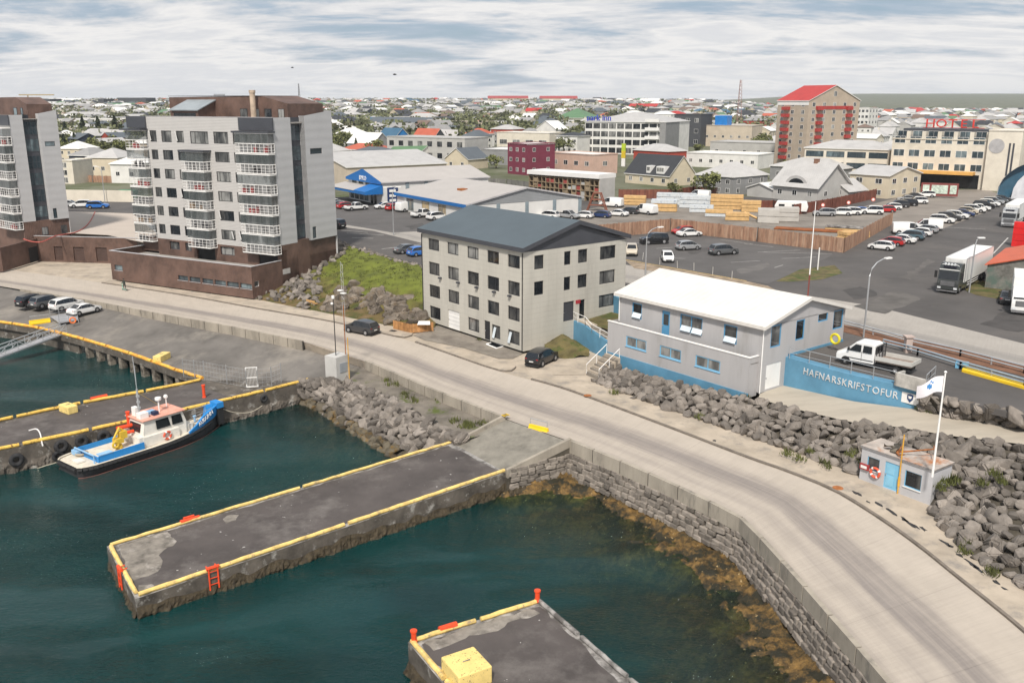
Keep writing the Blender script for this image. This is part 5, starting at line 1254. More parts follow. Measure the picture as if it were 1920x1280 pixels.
mb=MB();mb.torus(.36,.1,18,8);lb=mb.build('lifebuoy',M('lifebuoy red',(0.62,0.10,0.05),.6,var=.1));q=Hb.rect('front',1634,880,1650,900)
cH=Vector((math.cos(R(-55)),math.sin(R(-55)),0));nH=Vector((cH.y,-cH.x,0))
def onhut(s,z,out):return Hb.O+cH*(s-Hb.w)+nH*out+Vector((0,0,z))
lb.location=onhut((q[0]+q[1])/2,1.0,.12);lb.rotation_euler=(R(90),0,R(-55));tag(lb,'red and white lifebuoy hanging on the grey hut wall','lifebuoy')
for k in range(4):
 a=k*math.pi/2+.6;mb=MB();mb.torus(.36,.108,4,8);
 mb2=MB();
 for i in range(5):
  t=a+(i-2)*.09
  for b_ in range(8):
   Bq=2*math.pi*b_/8;mb2.v.append(((.36+.106*math.cos(Bq))*math.cos(t),(.36+.106*math.cos(Bq))*math.sin(t),.106*math.sin(Bq)))
 for i in range(4):
  for b_ in range(8):mb2.f.append((i*8+b_,i*8+(b_+1)%8,(i+1)*8+(b_+1)%8,(i+1)*8+b_));mb2.m.append(0)
 mb2.build('band',m_white,lb)
q=Hb.rect('front',1610,878,1626,892);bx=thing('notice_box','red box with white notice on the grey hut wall','box',onhut(max(.05,q[0]),.95,.02),R(-55))
mb=MB();mb.box(0,.75,-.16,0,0,.42);mb.build('case',M('dark red box',(0.33,0.04,0.04),.5),bx);mb=MB();mb.box(.1,.6,-.18,-.165,.1,.32);mb.build('notice',m_white,bx)
mb=MB();s_=Hb.px('front',1686,905)[0];p0=onhut(s_,.0,.07);mb.tube([p0,p0+Vector((0,0,4.6))],.05,6);mb.tube([p0+Vector((0,0,.6)),p0+Vector((0,0,1.3))],.09,6)
tag(mb.build('gauge_pole',M('orange yellow pole',(0.62,0.34,0.05),.6,var=.15)),'yellow pole standing against the front of the hut','pole')
AN=thing('old_anchor','rusty anchor lying on the roof of the grey hut','anchor',onhut(3.7,2.78,-1.2),R(-20));m_rust=M('rust',(0.30,0.11,0.035),.9,var=.35,scale=4,bump=.4)
mb=MB();mb.tube([(-1.3,0,.15),(1.2,0,.75)],[.07,.05],6);mb.build('shank',m_rust,AN)
mb=MB();mb.tube([(-.9,-.9,.35),(-1.25,-.5,.12),(-1.35,0,.1),(-1.25,.5,.12),(-.9,.9,.5)],[.03,.08,.1,.08,.03],6);mb.build('fluke',m_rust,AN)
mb=MB();mb.tube([(1.1,-.7,.7),(1.1,.7,.7)],.045,6);mb.build('stock',m_rust,AN)
PRP=thing('old_propeller','old grey ship propeller lying on the hut roof','propeller',onhut(2.0,2.8,-.9),R(20));m_brz=M('dull bronze',(0.19,0.165,0.13),.6,metal=.4,var=.3,scale=2)
mb=MB();mb.lathe([(0,.3),(.12,.3),(.16,0),(0,0)],12);mb.build('hub',m_brz,PRP)
for k in range(3):
 a=k*2.094;mb=MB();P=[]
 for i in range(8):
  t=i/7;wv=.34*math.sin(math.pi*(t*.85+.12));c=Vector((math.cos(a),math.sin(a),0));s_=Vector((-math.sin(a),math.cos(a),0));p=c*(.1+.62*t)
  P.append([p-s_*wv+Vector((0,0,.05)),p+s_*wv+Vector((0,0,.32))])
 mb.loft([[p[0],p[1],p[1]+Vector((0,0,.05)),p[0]+Vector((0,0,.05))]for p in P]);mb.build('blade',m_brz,PRP,smooth=True)
fp=onhut(Hb.px('front',1752,893)[0]*0+5.5,2.6,-.5);fpz=G(1748,893,2.72);fpz=Vector((fpz.x,fpz.y,2.7))
FPO=thing('flagpole','white flagpole standing on the corner of the hut roof','flagpole',fpz)
mb=MB();mb.tube([(0,0,0),(0,0,7.6)],[.085,.05],10);mb.lathe([(0,7.72),(.09,7.66),(.1,7.6),(0,7.52)],10);mb.build('pole',m_white,FPO)
fz=PL(1766,715,(fpz.x,fpz.y),0)[1]
mb=MB();nx_,nz_=14,8;fl=[]
for i in range(nx_+1):
 for j in range(nz_+1):
  u,v=i/nx_,j/nz_;mb.v.append((-.08-1.75*u+.1*v*u,.16*math.sin(u*6+v*1.2)*u**.5,-.05-1.15*v-.62*u+.22*u*v+.1*math.sin(u*5)))
for i in range(nx_):
 for j in range(nz_):k=i*(nz_+1)+j;mb.f.append((k,k+1,k+nz_+2,k+nz_+1));mb.m.append(1 if(5<=i<=8 and 1<=j<=4 and not(i in(5,8)and j in(1,4))and(i+j)%4)else 0)
fg=mb.build('flag',[M('flag cloth',(0.72,0.70,0.74),.8),M('blue flag emblem',(0.05,0.22,0.5),.8)],smooth=True);fg.location=fpz+Vector((0,0,7.4));tag(fg,'white flag with blue emblem flying from the hut flagpole','flag')
mb=MB();p0=Hb.O+Vector((.25,.15,-.1));mb.box(0,.9,0,.15,0,.55);q=mb.build('blue_stub',m_lbframe);q.location=G(1745,944,.0);q.rotation_euler=(0,0,R(25));tag(q,'light blue stub wall beside the hut at the rocks','wall')
# ================================================================ vehicles
PAINT={}
def paint(name,col,rough=.28,metal=.0):
 k='car paint '+name
 if k not in PAINT:PAINT[k]=M(k,col,rough,metal,var=.04,coat=.6)
 return PAINT[k]
CP={'white':paint('white',(.74,.74,.73)),'silver':paint('silver',(.42,.43,.44),.3,.4),'grey':paint('grey',(.13,.135,.14),.3,.3),'dark grey':paint('dark grey',(.05,.05,.053),.3,.2),'black':paint('black',(.014,.014,.016)),'red':paint('red',(.42,.018,.018)),'blue':paint('blue',(.03,.15,.48)),'dark blue':paint('dark blue',(.02,.04,.12)),'beige':paint('beige',(.50,.44,.35)),'teal':paint('teal',(.07,.12,.15))}
m_cglass=M('car glass',(.012,.014,.017),.06,var=.02,spec=.8)
m_tyre=M('tyre',(.016,.016,.017),.85,var=.2)
m_rim=M('wheel rim',(.38,.38,.39),.35,.6)
m_hl=M('headlight glass',(.62,.64,.66),.12)
m_tl=M('tail light',(.35,.01,.01),.2)
m_trim=M('black plastic trim',(.02,.02,.021),.6)
m_plate=M('number plate',(.66,.66,.64),.5)
TYPES={'sedan':(4.6,1.80,.32,[(0,.38,.62,.64,.80),(.02,.30,.84,.86,.93),(.13,.25,.93,.97,.98),(.29,.22,.92,1.38,1),(.48,.22,.91,1.43,1),(.60,.22,.90,1.37,1),(.76,.22,.90,.95,.98),(.93,.25,.76,.79,.94),(1,.32,.56,.58,.80)]),'hatchback':(4.05,1.74,.31,[(0,.38,.66,.68,.82),(.02,.30,.92,.97,.93),(.12,.25,.96,1.40,.97),(.30,.22,.95,1.49,1),(.50,.22,.94,1.50,1),(.63,.22,.93,1.42,1),(.81,.22,.93,.98,.98),(.95,.25,.78,.81,.92),(1,.32,.58,.60,.80)]),'suv':(4.65,1.88,.37,[(0,.45,.74,.76,.84),(.02,.38,1.02,1.08,.94),(.09,.32,1.06,1.58,.97),(.30,.28,1.05,1.69,1),(.50,.28,1.04,1.70,1),(.62,.28,1.03,1.62,1),(.77,.28,1.03,1.09,.98),(.95,.32,.90,.94,.94),(1,.40,.66,.68,.84)]),'jeep':(4.75,1.92,.40,[(0,.55,.90,.92,.90),(.02,.48,1.12,1.2,.95),(.05,.42,1.14,1.78,.97),(.30,.36,1.13,1.87,1),(.52,.36,1.12,1.87,1),(.61,.36,1.12,1.76,1),(.73,.36,1.12,1.17,.99),(.96,.40,1.04,1.08,.96),(1,.48,.82,.84,.88)]),'van':(4.9,1.90,.33,[(0,.40,1.0,1.72,.95),(.02,.32,1.06,1.88,.98),(.25,.27,1.08,1.95,1),(.50,.27,1.08,1.96,1),(.66,.27,1.07,1.90,1),(.84,.27,1.05,1.14,.98),(.96,.30,.86,.9,.93),(1,.36,.62,.64,.84)]),'pickup':(5.3,1.88,.39,[(0,.52,.90,.92,.92),(.02,.46,1.08,1.10,.96),(.36,.40,1.08,1.10,.98),(.385,.36,1.07,1.70,.98),(.52,.36,1.06,1.80,1),(.63,.36,1.05,1.72,1),(.765,.36,1.05,1.10,.98),(.95,.40,.95,.98,.95),(1,.48,.72,.74,.86)]),}
def bake(o):
 dg=bpy.context.evaluated_depsgraph_get();me=bpy.data.meshes.new_from_object(o.evaluated_get(dg));o.modifiers.clear();o.data=me;return o
def make_car(kind):
 L,W,wr,st=TYPES[kind];hw=W/2
 root=thing('car_proto',None,None)
 mb=MB();secs=[];data=[]
 for x,b,be,ro,k in st:
  w_=hw*k;cab=ro-be;wt=w_*(.97 if cab<.15 else .80);X=(x-.5)*L
  data.append((X,b,be,ro,w_,wt))
  mid=b+(be-b)*.55
  secs.append([(X,-w_*.92,b),(X,-w_,b+.1),(X,-w_,mid),(X,-w_*.965,be),(X,-wt,ro-(.05 if cab>.15 else .01)),(X,-wt*.86,ro),(X,wt*.86,ro),(X,wt,ro-(.05 if cab>.15 else .01)),(X,w_*.965,be),(X,w_,mid),(X,w_,b+.1),(X,w_*.92,b)])
 mb.loft(secs);body=mb.build('body',CP['white'],root,merge=True)
 body.data.polygons.foreach_set('use_smooth',[True]*len(body.data.polygons));bevel(body,.05,2);body.modifiers[0].angle_limit=R(22);bake(body)
 def lerp(a,b,t):return tuple(p+(q-p)*t for p,q in zip(a,b))
 fr=None
 for(A,B)in zip(data,data[1:]):
  ca,cb=A[3]-A[2],B[3]-B[2]
  if max(ca,cb)<.25:continue
  if kind=='van' and B[0]<.12*L:continue
  if abs(ca-cb)>.22:
   up_=A if ca>cb else B;lo=B if ca>cb else A;m=fr
   P=[(lo[0],-lo[5]*.86,lo[3]),(lo[0],lo[5]*.86,lo[3]),(up_[0],up_[5]*.86,up_[3]),(up_[0],-up_[5]*.86,up_[3])]
   n=Vector((1 if up_ is A else-1,0,.55)).normalized()*.022;c=sum((Vector(p)for p in P),Vector())/4
   q_=MB();q_.face([tuple(c+(Vector(p)-c)*.95+n)for p in P]);q_.build('rear_window' if up_ is B else 'windscreen',m_cglass,root)
  for s_ in(-1,1):
   P=[(A[0],s_*A[4]*.965,A[2]),(B[0],s_*B[4]*.965,B[2]),(B[0],s_*B[5],B[3]-.05),(A[0],s_*A[5],A[3]-.05)]
   if ca<.25:P=[P[0],P[1],P[2]]
   elif cb<.25:P=[P[0],P[1],P[3]]
   c=sum((Vector(p)for p in P),Vector())/len(P);n=Vector((0,s_*.02,.006))
   q_=MB();q_.face([tuple(c+(Vector(p)-c)*(.985 if len(P)==4 else .92)+n)for p in P]);q_.build('side_window',m_cglass,root)
 wm=MB();wm.lathe([(wr*.62,.10),(wr,.085),(wr,-.1),(wr*.6,-.1)],16,0,Matrix.Rotation(R(90),4,'X'));wmesh=wm.mesh('wheel',m_tyre)
 rm=MB();rm.lathe([(0,.095),(wr*.15,.11),(wr*.55,.10),(wr*.64,.075)],12,0,Matrix.Rotation(R(90),4,'X'));rmesh=rm.mesh('rim',m_rim)
 for fx in(.19,.80):
  for s_ in(-1,1):
   X=(fx-.5)*L;am=MB();am.lathe([(0,0),(wr*1.16,0),(wr*1.16,-.2)],16,0,Matrix.Translation((X,s_*(hw+.004),wr+.01))@Matrix.Rotation(R(90 if s_<0 else-90),4,'X'))
   am.build('wheel_arch',m_trim,root);o=link('wheel',wmesh,root);o.location=(X,s_*(hw-.055),wr);o.rotation_euler=(0,0,0 if s_<0 else math.pi)
   link('rim',rmesh,o)
 f,r_=data[-2],data[1];zf=f[2]-.10;zr=r_[2]-.12
 for s_ in(-1,1):
  mb=MB();mb.box(f[0]+.0,f[0]+.09*L/4,s_*f[4]*.62-.17,s_*f[4]*.62+.17,zf-.07,zf+.06);bm_=mb.build('headlight',m_hl,root)
  mb=MB();mb.box(r_[0]-.05,r_[0]+.05,s_*r_[4]*.78-.12,s_*r_[4]*.78+.12,zr-.12,zr+.10);mb.build('tail_light',m_tl,root)
  mb=MB();xm=.62*L-.5*L+.12;mb.box(xm,xm+.12,s_*(hw+.02)-.1,s_*(hw+.02)+.1,st[5][2]+.02,st[5][2]+.16);mb.build('mirror',m_trim,root)
 mb=MB();mb.box(-L/2-.015,-L/2+.05,-.26,.26,.62,.74);mb.build('number_plate',m_plate,root)
 mb=MB();mb.box(L/2-.1,L/2+.012,-hw*.5,hw*.5,.34,.50);mb.build('grille',m_trim,root)
 mb=MB();mb.box(-L/2+.02,L/2-.04,-hw*.9,hw*.9,.16,.34);mb.build('underbody',m_trim,root)
 if kind=='pickup':
  mb=MB();a,b=data[1],data[2];mb.box(a[0]+.1,b[0]-.02,-hw*.82,hw*.82,1.09,1.125);mb.build('cargo_cover',m_trim,root)
 return root
PROTO={};USED=set();ALL_CARS=[]
def car(kind,col,a,b,z,label,group=None,cat='car',size=None):
 """a, b: ground points under the tail and under the nose"""
 A,B=(Vector(a),Vector(b))if len(a)==3 else(G(*a,z),G(*b,z));h=math.atan2(B.y-A.y,B.x-A.x)
 if kind not in PROTO:PROTO[kind]=make_car(kind)
 if kind in USED:r=copy_tree(PROTO[kind])
 else:r=PROTO[kind];USED.add(kind)
 for k in list(r.keys()):del r[k]
 r.name={'van':'parked_van','pickup':'pickup_truck'}.get(kind,'parked_car')
 m=(A+B)/2;r.location=(m.x,m.y,z+.015);r.rotation_euler=(0,0,h)
 if size:r.scale=(size,)*3
 tag(r,label,{'van':'van','pickup':'pickup'}.get(kind,cat),group)
 for c in r.children:
  if c.name.split('.')[0]=='body':c.material_slots[0].link='OBJECT';c.material_slots[0].material=CP[col]
 ALL_CARS.append(r);return r
def car_at(kind,col,p,ang,z,label,group=None,size=None):
 c=G(*p,z);d=Vector((math.cos(R(ang)),math.sin(R(ang)),0));return car(kind,col,tuple(c-d),tuple(c+d),z,label,group,size=size)
gq='cars parked on the quay apron'
car_at('suv','black',(63,572),62,-.35,'black car, leftmost of the four parked on the quay apron',gq)
car_at('suv','grey',(89,574),62,-.38,'grey car second from left on the quay apron',gq)
car_at('suv','white',(126,579),60,-.5,'white car parked beside the grey one on the quay apron',gq)
car_at('sedan','white',(159,587),60,-.6,'white car, nearest the concrete wall on the quay apron',gq)
car('suv','dark grey',(706,629),(652,619),0,'dark grey car driving along the harbour road')
car_at('suv','black',(1016,680),58,.03,'black car parked by the corner of the grey office house')
gp='cars in the small car park behind the harbour office'
car_at('suv','beige',(1184,477),-97,UP,'beige car with its front to the street, beside the lamp post',gp)
car_at('hatchback','white',(1251,489),-93,UP,'small white car with its front to the street',gp,)
car_at('jeep','black',(1226,457),196,UP,'black high off-road car in the car park behind the office',gp)
car_at('hatchback','red',(1280,439),200,UP,'red car half hidden behind the white saloon by the fence',gp)
car_at('sedan','white',(1292,443),20,UP,'white saloon car parked along the plank fence',gp)
car_at('hatchback','silver',(1290,468),18,UP,'silver hatchback in the middle of the car park',gp)
car_at('suv','grey',(1356,477),20,UP,'grey estate car standing alone in the car park',gp)
gf='cars beside the right end of the plank fence'
for kd,cl,p,lb in[('hatchback','white',(1652,468),'small white car nearest the plank fence corner'),('hatchback','red',(1671,460),'red car beside the small white one at the fence'),('sedan','white',(1690,455),'white saloon behind the red car at the fence'),('suv','teal',(1706,449),'dark teal car between the white cars at the fence'),('hatchback','white',(1724,442),'white hatchback in front of the two vans'),('hatchback','silver',(1736,436),'silver car just behind the white hatchback by the vans')]:
 car_at(kd,cl,p,142,UP,lb,gf)
car_at('van','white',(1702,439),-12,UP,'long white van at the right end of the plank fence','white vans by the fence',size=1.12)
car_at('van','white',(1738,431),163,UP,'white van standing nose to nose with the long van','white vans by the fence',size=1.05)
gr2='cars in the row along the verge'
rowr=[('suv','white',(1766,418)),('suv','dark grey',(1779,413)),('suv','white',(1793,410)),('sedan','dark blue',(1805,405)),('hatchback','beige',(1815,401)),('suv','white',(1826,398)),('sedan','white',(1836,394)),('suv','black',(1844,390)),('suv','white',(1854,387)),('suv','silver',(1862,383)),('sedan','grey',(1870,380)),('sedan','dark grey',(1877,377))]
desc=['white car at the near end of the verge row','dark grey car second in the verge row','white car between the dark grey and dark blue cars','dark blue car low among white ones in the verge row','beige car behind the dark blue one in the verge row','white high car right behind the beige car in the row','white saloon next to the black car in the verge row','black car in the middle of the verge row','white high car just behind the black car in the row','silver car towards the far end of the verge row','grey saloon second from the far end of the row','dark saloon at the far end of the verge row']
for(kd,cl,p),lb in zip(rowr,desc):car_at(kd,cl,p,-32,UP,lb,gr2)
gl_='cars along the red brown fence'
rowl=[('suv','silver',(1545,405),'silver car leftmost along the red brown fence'),('suv','white',(1575,404),'white car second along the red brown fence'),('suv','white',(1593,403),'white car left of the blue one at the red fence'),('hatchback','blue',(1609,401),'blue car along the red brown fence'),('jeep','white',(1633,402),'big white off-road car along the red fence'),('hatchback','red',(1660,398),'red car along the red brown fence'),('hatchback','white',(1672,393),'small white car behind the red car at the fence'),('suv','dark grey',(1684,389),'dark grey car near the end of the red fence'),('suv','black',(1700,386),'black car right of the dark grey one past the fence'),('suv','white',(1719,382),'white car right of the black car past the fence'),('sedan','silver',(1700,377),'silver saloon nearest the cream house wall'),('sedan','dark grey',(1712,372),'dark saloon below the cream house'),('suv','white',(1734,370),'white car at the end of the row, by the notice boards')]
for kd,cl,p,lb in rowl:car_at(kd,cl,p,168,UP,lb,gl_)
gb='cars outside the blue gabled shop'
for kd,cl,p,an,lb in[('sedan','white',(628,384),30,'white car half hidden by the apartment block, at the shop'),('hatchback','grey',(638,389),30,'grey car left of the white pickup at the shop'),('hatchback','red',(648,391),40,'red car just behind the white pickup'),('pickup','white',(668,394),38,'white pickup in front of the shop entrance'),('sedan','white',(721,391),205,'white saloon right of the shop entrance'),('hatchback','red',(737,394),60,'dark red car beside the white van at the shop'),('van','white',(764,396),48,'white van parked at the shop wall'),('suv','black',(785,393),50,'black car behind the big pickup at the shop wall'),('pickup','white',(793,407),45,'white pickup with dark bed cover near the slate roof'),('suv','white',(820,412),40,'white car half hidden by the slate blue roof')]:
 car_at(kd,cl,p,an,UP,lb,gb)
gy='cars in the yard behind the grey office house'
for kd,cl,p,an,lb in[('suv','white',(1028,410),150,'white car half hidden by the roof ridge'),('pickup','silver',(1064,410),-35,'silver pickup in the yard behind the ridge'),('hatchback','white',(1094,409),155,'white hatchback beside the dark blue car'),('hatchback','dark blue',(1127,408),150,'dark blue hatchback in the yard'),('sedan','white',(1158,405),150,'white saloon in the yard beside the dark hatchback'),('hatchback','dark grey',(1180,401),150,'dark grey hatchback left of the white van'),('van','white',(1210,401),130,'white delivery van by the plank fence'),('van','white',(1146,388),150,'white van near the stacked timber')]:
 car_at(kd,cl,p,an,UP,lb,gy)
car_at('sedan','grey',(765,474),35,UP,'grey saloon in the lay-by left of the grey office house')
car_at('hatchback','blue',(787,479),40,UP,'blue car half hidden behind the grey office house')
car_at('suv','blue',(184,391),8,UP,'bright blue car beyond the garage roof')
car_at('suv','white',(152,389),200,UP,'white car left of the bright blue one')
car_at('sedan','silver',(130,387),10,UP,'silver car at the edge of the white end wall')
car_at('jeep','black',(628,428),140,UP,'black vehicle peeping out behind the tall block')
car_at('sedan','dark grey',(1888,566),62,UP,'dark grey saloon by the concrete shed with red roof')
m_trk=paint('truck charcoal',(.045,.05,.05));m_trks=paint('truck silver',(.34,.35,.36),.35,.3);m_trailer=M('white box body',(.70,.70,.68),.5,var=.04,scale=.3)
def wheel(parent,x,y,r,s_):
 mb=MB();mb.lathe([(r*.55,.14),(r,.12),(r,-.14),(r*.5,-.14)],18,0,Matrix.Rotation(R(90),4,'X'));o=mb.build('wheel',m_tyre,parent);o.location=(x,y,r);o.rotation_euler.z=0 if s_<0 else math.pi
 mb=MB();mb.lathe([(0,.06),(r*.25,.13),(r*.3,.08),(r*.58,.12)],12,0,Matrix.Rotation(R(90),4,'X'));mb.build('rim',m_rim,o)
def tractor(root,body,x0,hi=3.75,bar=True):
 """cab over engine truck cab; nose at x0 (local +x)"""
 W=2.5;c=MB()
 secs=[]
 for x,z1,wf in((x0-2.3,hi,1),(x0-1.6,hi+.03,1),(x0-.75,hi-.2,.98),(x0-.12,hi-.95,.97),(x0-.02,1.75,.98),(x0,1.2,.98),(x0-.05,.5,.96)):
  pass
 prof=[(x0-2.3,.9),(x0-2.3,hi-.15),(x0-1.9,hi),(x0-1.2,hi),(x0-.55,hi-.45),(x0-.28,hi-.95),(x0-.06,1.75),(x0,1.3),(x0,.55),(x0-.15,.42),(x0-.7,.42),(x0-.75,.9)]
 c.loft([[(x,y,z)for x,z in prof]for y in(-W/2,W/2)]);o=c.build('cab',body,root,merge=True);bevel(o,.07,2)
 g=MB();g.face([(x0-.27,-1.1,hi-1.0),(x0-.27,1.1,hi-1.0),(x0-.05,1.12,1.86),(x0-.05,-1.12,1.86)]);g.v=[(v[0]+.03,v[1],v[2])for v in g.v];g.build('windscreen',m_cglass,root)
 for s_ in(-1,1):
  g=MB();y=s_*(W/2+.012);g.face([(x0-1.3,y,1.8),(x0-.3,y,1.8),(x0-.42,y,hi-1.0),(x0-1.3,y,hi-1.0)]);g.build('side_window',m_cglass,root)
  g=MB();g.box(x0-.35,x0-.15,s_*1.55-.14,s_*1.55+.14,1.9,2.75);g.build('mirror',m_trim,root)
  g=MB();g.box(x0-.06,x0+.03,s_*.95-.2,s_*.95+.2,.62,.86);g.build('headlight',m_hl,root)
 g=MB();g.box(x0-.02,x0+.035,-.85,.85,1.0,1.62);gr=g.build('grille',M('truck grille',(.10,.105,.11),.4,.5),root)
 g=MB()
 for k in range(5):g.box(x0+.036,x0+.05,-.82,.82,1.06+.115*k,1.11+.115*k)
 g.build('grille_bar',m_rim,gr)
 g=MB();g.box(x0-.03,x0+.06,-1.2,1.2,.32,.44);g.build('bumper_bar',m_rim,root)
 if bar:
  g=MB();g.tube([(x0-.2,-1.15,hi-.75),(x0-.05,-1.1,hi-.72),(x0-.05,1.1,hi-.72),(x0-.2,1.15,hi-.75)],.05,6);g.tube([(x0-.5,-1.0,hi-.25),(x0-.3,-.9,hi-.1),(x0-.3,.9,hi-.1),(x0-.5,1.0,hi-.25)],.04,6)
  lb=g.build('light_bar',m_white,root)
  for k in range(4):
   g=MB();g.lathe([(0,.05),(.13,.05),(.15,-.05),(0,-.05)],12,0,Matrix.Translation((x0-.22,-.55+.37*k,hi-.05))@Matrix.Rotation(R(90),4,'Y'));g.build('spot_lamp',m_hl,lb)
  g=MB();g.box(x0-.42,x0-.36,-.75,.75,hi-.52,hi-.28);g.build('name_board',M('dark name board',(.02,.02,.035),.4),root)
def artic(label,nose,tail,body,hi=3.9,length=13.6,grp=None,group=None):
 A,B=G(*tail,UP),G(*nose,UP);h=math.atan2(B.y-A.y,B.x-A.x)
 r=thing('lorry',label,'lorry',(B.x,B.y,UP+.02),h);tractor(r,body,0,hi-.15)
 mb=MB();mb.box(-2.8-length,-2.8,-1.27,1.27,1.15,4.15);o=mb.build('box_body',m_trailer,r);bevel(o,.03,1)
 e=MB()
 for x in(-2.8-length,-2.86):
  for y in(-1.29,1.22):e.box(x,x+.07,y,y+.07,1.12,4.19)
 for y in(-1.29,1.22):e.box(-2.8-length,-2.8,y,y+.07,4.12,4.19)
 e.build('edge_profile',m_galv,r)
 mb=MB();mb.box(-2.79,-2.74,-.8,.8,2.9,4.0);mb.build('cooling_unit',M('cooling unit',(.62,.62,.61),.5),r)
 mb=MB();mb.box(-2.8-length,-.6,-.5,.5,.75,1.12);mb.build('chassis',m_trim,r)
 for s_ in(-1,1):
  mb=MB();mb.box(-9.8,-4.6,s_*1.2-.03,s_*1.2+.03,.55,.62);mb.box(-9.8,-4.6,s_*1.2-.03,s_*1.2+.03,.85,.92);mb.build('side_guard',m_white,r)
  mb=MB();mb.box(-4.4,-1.9,s_*1.12-.1,s_*1.12+.1,.45,1.0);mb.build('side_skirt',body,r)
  for x in(-1.35,-4.2,-5.4,-12.2,-13.5):wheel(r,x,s_*1.05,.5,s_)
 return r
artic('charcoal lorry with white box trailer and lamp bar',(1774,551),(1852,508),m_trk)
artic('silver grey lorry facing the camera, farther up the street',(1889,427),(1935,398),m_trks,3.8)
def white_truck():
 n,t=G(1897,592,UP),G(1950,560,UP);h=math.atan2(n.y-t.y,n.x-t.x)
 r=thing('lorry','white lorry cut off by the right edge, beside the dark saloon','lorry',(n.x+1.2,n.y,UP+.02),R(-118));tractor(r,paint('truck white',(.72,.72,.71)),0,3.0,False)
 mb=MB();mb.box(-9,-2.6,-1.25,1.25,1.1,3.9);mb.build('box_body',m_trailer,r);mb=MB();mb.box(-9,-.5,-.5,.5,.7,1.1);mb.build('chassis',m_trim,r)
 for s_ in(-1,1):
  for x in(-1.3,-6.6):wheel(r,x,s_*1.05,.5,s_)
white_truck()
nt_,tt_=G(1573,676,UP),G(1722,706,UP);h=math.atan2(nt_.y-tt_.y,nt_.x-tt_.x)
mid=(nt_+tt_)/2
FB=thing('flatbed_van','white crew cab truck with open drop side bed on the deck','truck',(mid.x-.1,mid.y+.35,UP+.015),h)
CW=CP['white']
prof=[(-.2,.45),(-.2,2.2),(.15,2.32),(1.55,2.28),(2.45,1.42),(3.15,1.15),(3.3,.9),(3.3,.42)]
mb=MB();mb.loft([[(x,y*(1 if z<1.4 else .9),z)for x,z in prof]for y in(-.98,.98)]);o=mb.build('cab',CW,FB,merge=True);bevel(o,.08,3)
for s_ in(-1,1):
 for(xa,xb,xt0,xt1)in((.0,.85,.05,.82),(1.0,2.15,1.02,1.55)):
  g=MB();yb_,yt=s_*1.0,s_*.925;g.face([(xa,yb_,1.42),(xb,yb_,1.42),(xt1,yt,2.05),(xt0,yt,2.05)]);g.build('side_window',m_cglass,FB)
 g=MB();g.box(.92,.94,s_*.985-.01,s_*.985+.01,.6,1.5);g.build('door_gap',m_trim,FB)
 g=MB();g.box(-.15,2.2,s_*.985-.02,s_*.985+.02,.72,.78);g.build('side_strip',m_trim,FB)
 g=MB();g.box(2.05,2.2,s_*1.08-.09,s_*1.08+.09,1.42,1.7);g.build('mirror',m_trim,FB)
 g=MB();g.box(3.0,3.25,s_*.75-.16,s_*.75+.16,.9,1.08);g.build('headlight',m_hl,FB)
 g=MB();g.box(-3.55,-.35,s_*1.02-.03,s_*1.02+.03,.95,1.32);g.build('drop_side',M('worn grey drop side',(.50,.49,.46),.6,var=.1),FB)
 for x in(2.35,-2.2):
  wheel(FB,x,s_*.88,.35,s_)
  g=MB();g.lathe([(0,0),(.43,0)],16,0,Matrix.Translation((x,s_*.992,.38))@Matrix.Rotation(R(90 if s_<0 else-90),4,'X'));g.build('wheel_arch',m_trim,FB)if x>0 else None
g=MB();g.face([(1.62,-.8,2.2),(1.62,.8,2.2),(2.42,.86,1.46),(2.42,-.86,1.46)]);g.v=[(v[0]+.04,v[1],v[2]+.03)for v in g.v];g.build('windscreen',m_cglass,FB)
g=MB();g.face([(-.23,-.75,1.4),(-.23,.75,1.4),(-.23,.75,2.0),(-.23,-.75,2.0)]);g.build('rear_window',m_cglass,FB)
g=MB();g.box(-3.55,-.35,-1.0,1.0,.84,.93);g.build('bed',M('bed planks',(.25,.2,.17),.9,var=.3,scale=3),FB)
g=MB();g.box(-3.6,-3.54,-1.05,1.05,.95,1.32);g.build('tailboard',M('worn grey drop side',(.5,.49,.46)),FB)
g=MB();g.tube([(-.42,-.98,.95),(-.42,-.98,2.15),(-.42,.98,2.15),(-.42,.98,.95)],.05,6);g.tube([(-.42,-.3,.95),(-.42,-.3,2.15)],.04,6);g.tube([(-.42,.3,.95),(-.42,.3,2.15)],.04,6);g.tube([(-.42,-.98,1.5),(-.42,.98,1.5)],.04,6);g.build('headboard',m_trim,FB)
g=MB();g.box(-3.4,3.1,-.4,.4,.42,.84);g.build('chassis',m_trim,FB)
# ================================================================ work boat
L_,Bm=15.2,4.5
BO=thing('work_boat','white and blue work boat with black hull moored at the pier','boat',(-38.45,73.1,WZ-.2),math.atan2(12.0,9.2))
m_hull=M('black hull paint',(.035,.035,.038),.55,var=.3,scale=2,stain=((.12,.10,.09),2.5,.6,.72));m_boot=M('red bottom paint',(.13,.045,.035),.7,var=.2)
m_cream=M('worn cream paint',(.62,.56,.46),.6,var=.12,scale=2,stain=((.42,.24,.12),1.8,.6,.72));m_bblue=M('boat blue',(.02,.22,.56),.5,var=.08);m_lbl=M('faded light blue',(.26,.45,.66),.6,var=.1)
m_pink=M('faded red roof',(.66,.33,.25),.6,var=.15,scale=1.5,stain=((.55,.16,.08),1.2,.55,.7));m_bw=M('boat white',(.70,.67,.61),.5,var=.07,scale=2,stain=((.45,.3,.2),2.5,.64,.74))
def hw_at(t):
 if t<.08:return Bm/2*(.72+.28*math.sqrt(t/.08))
 if t<.55:return Bm/2
 return Bm/2*max(.03,1-((t-.55)/.45)**2.2)
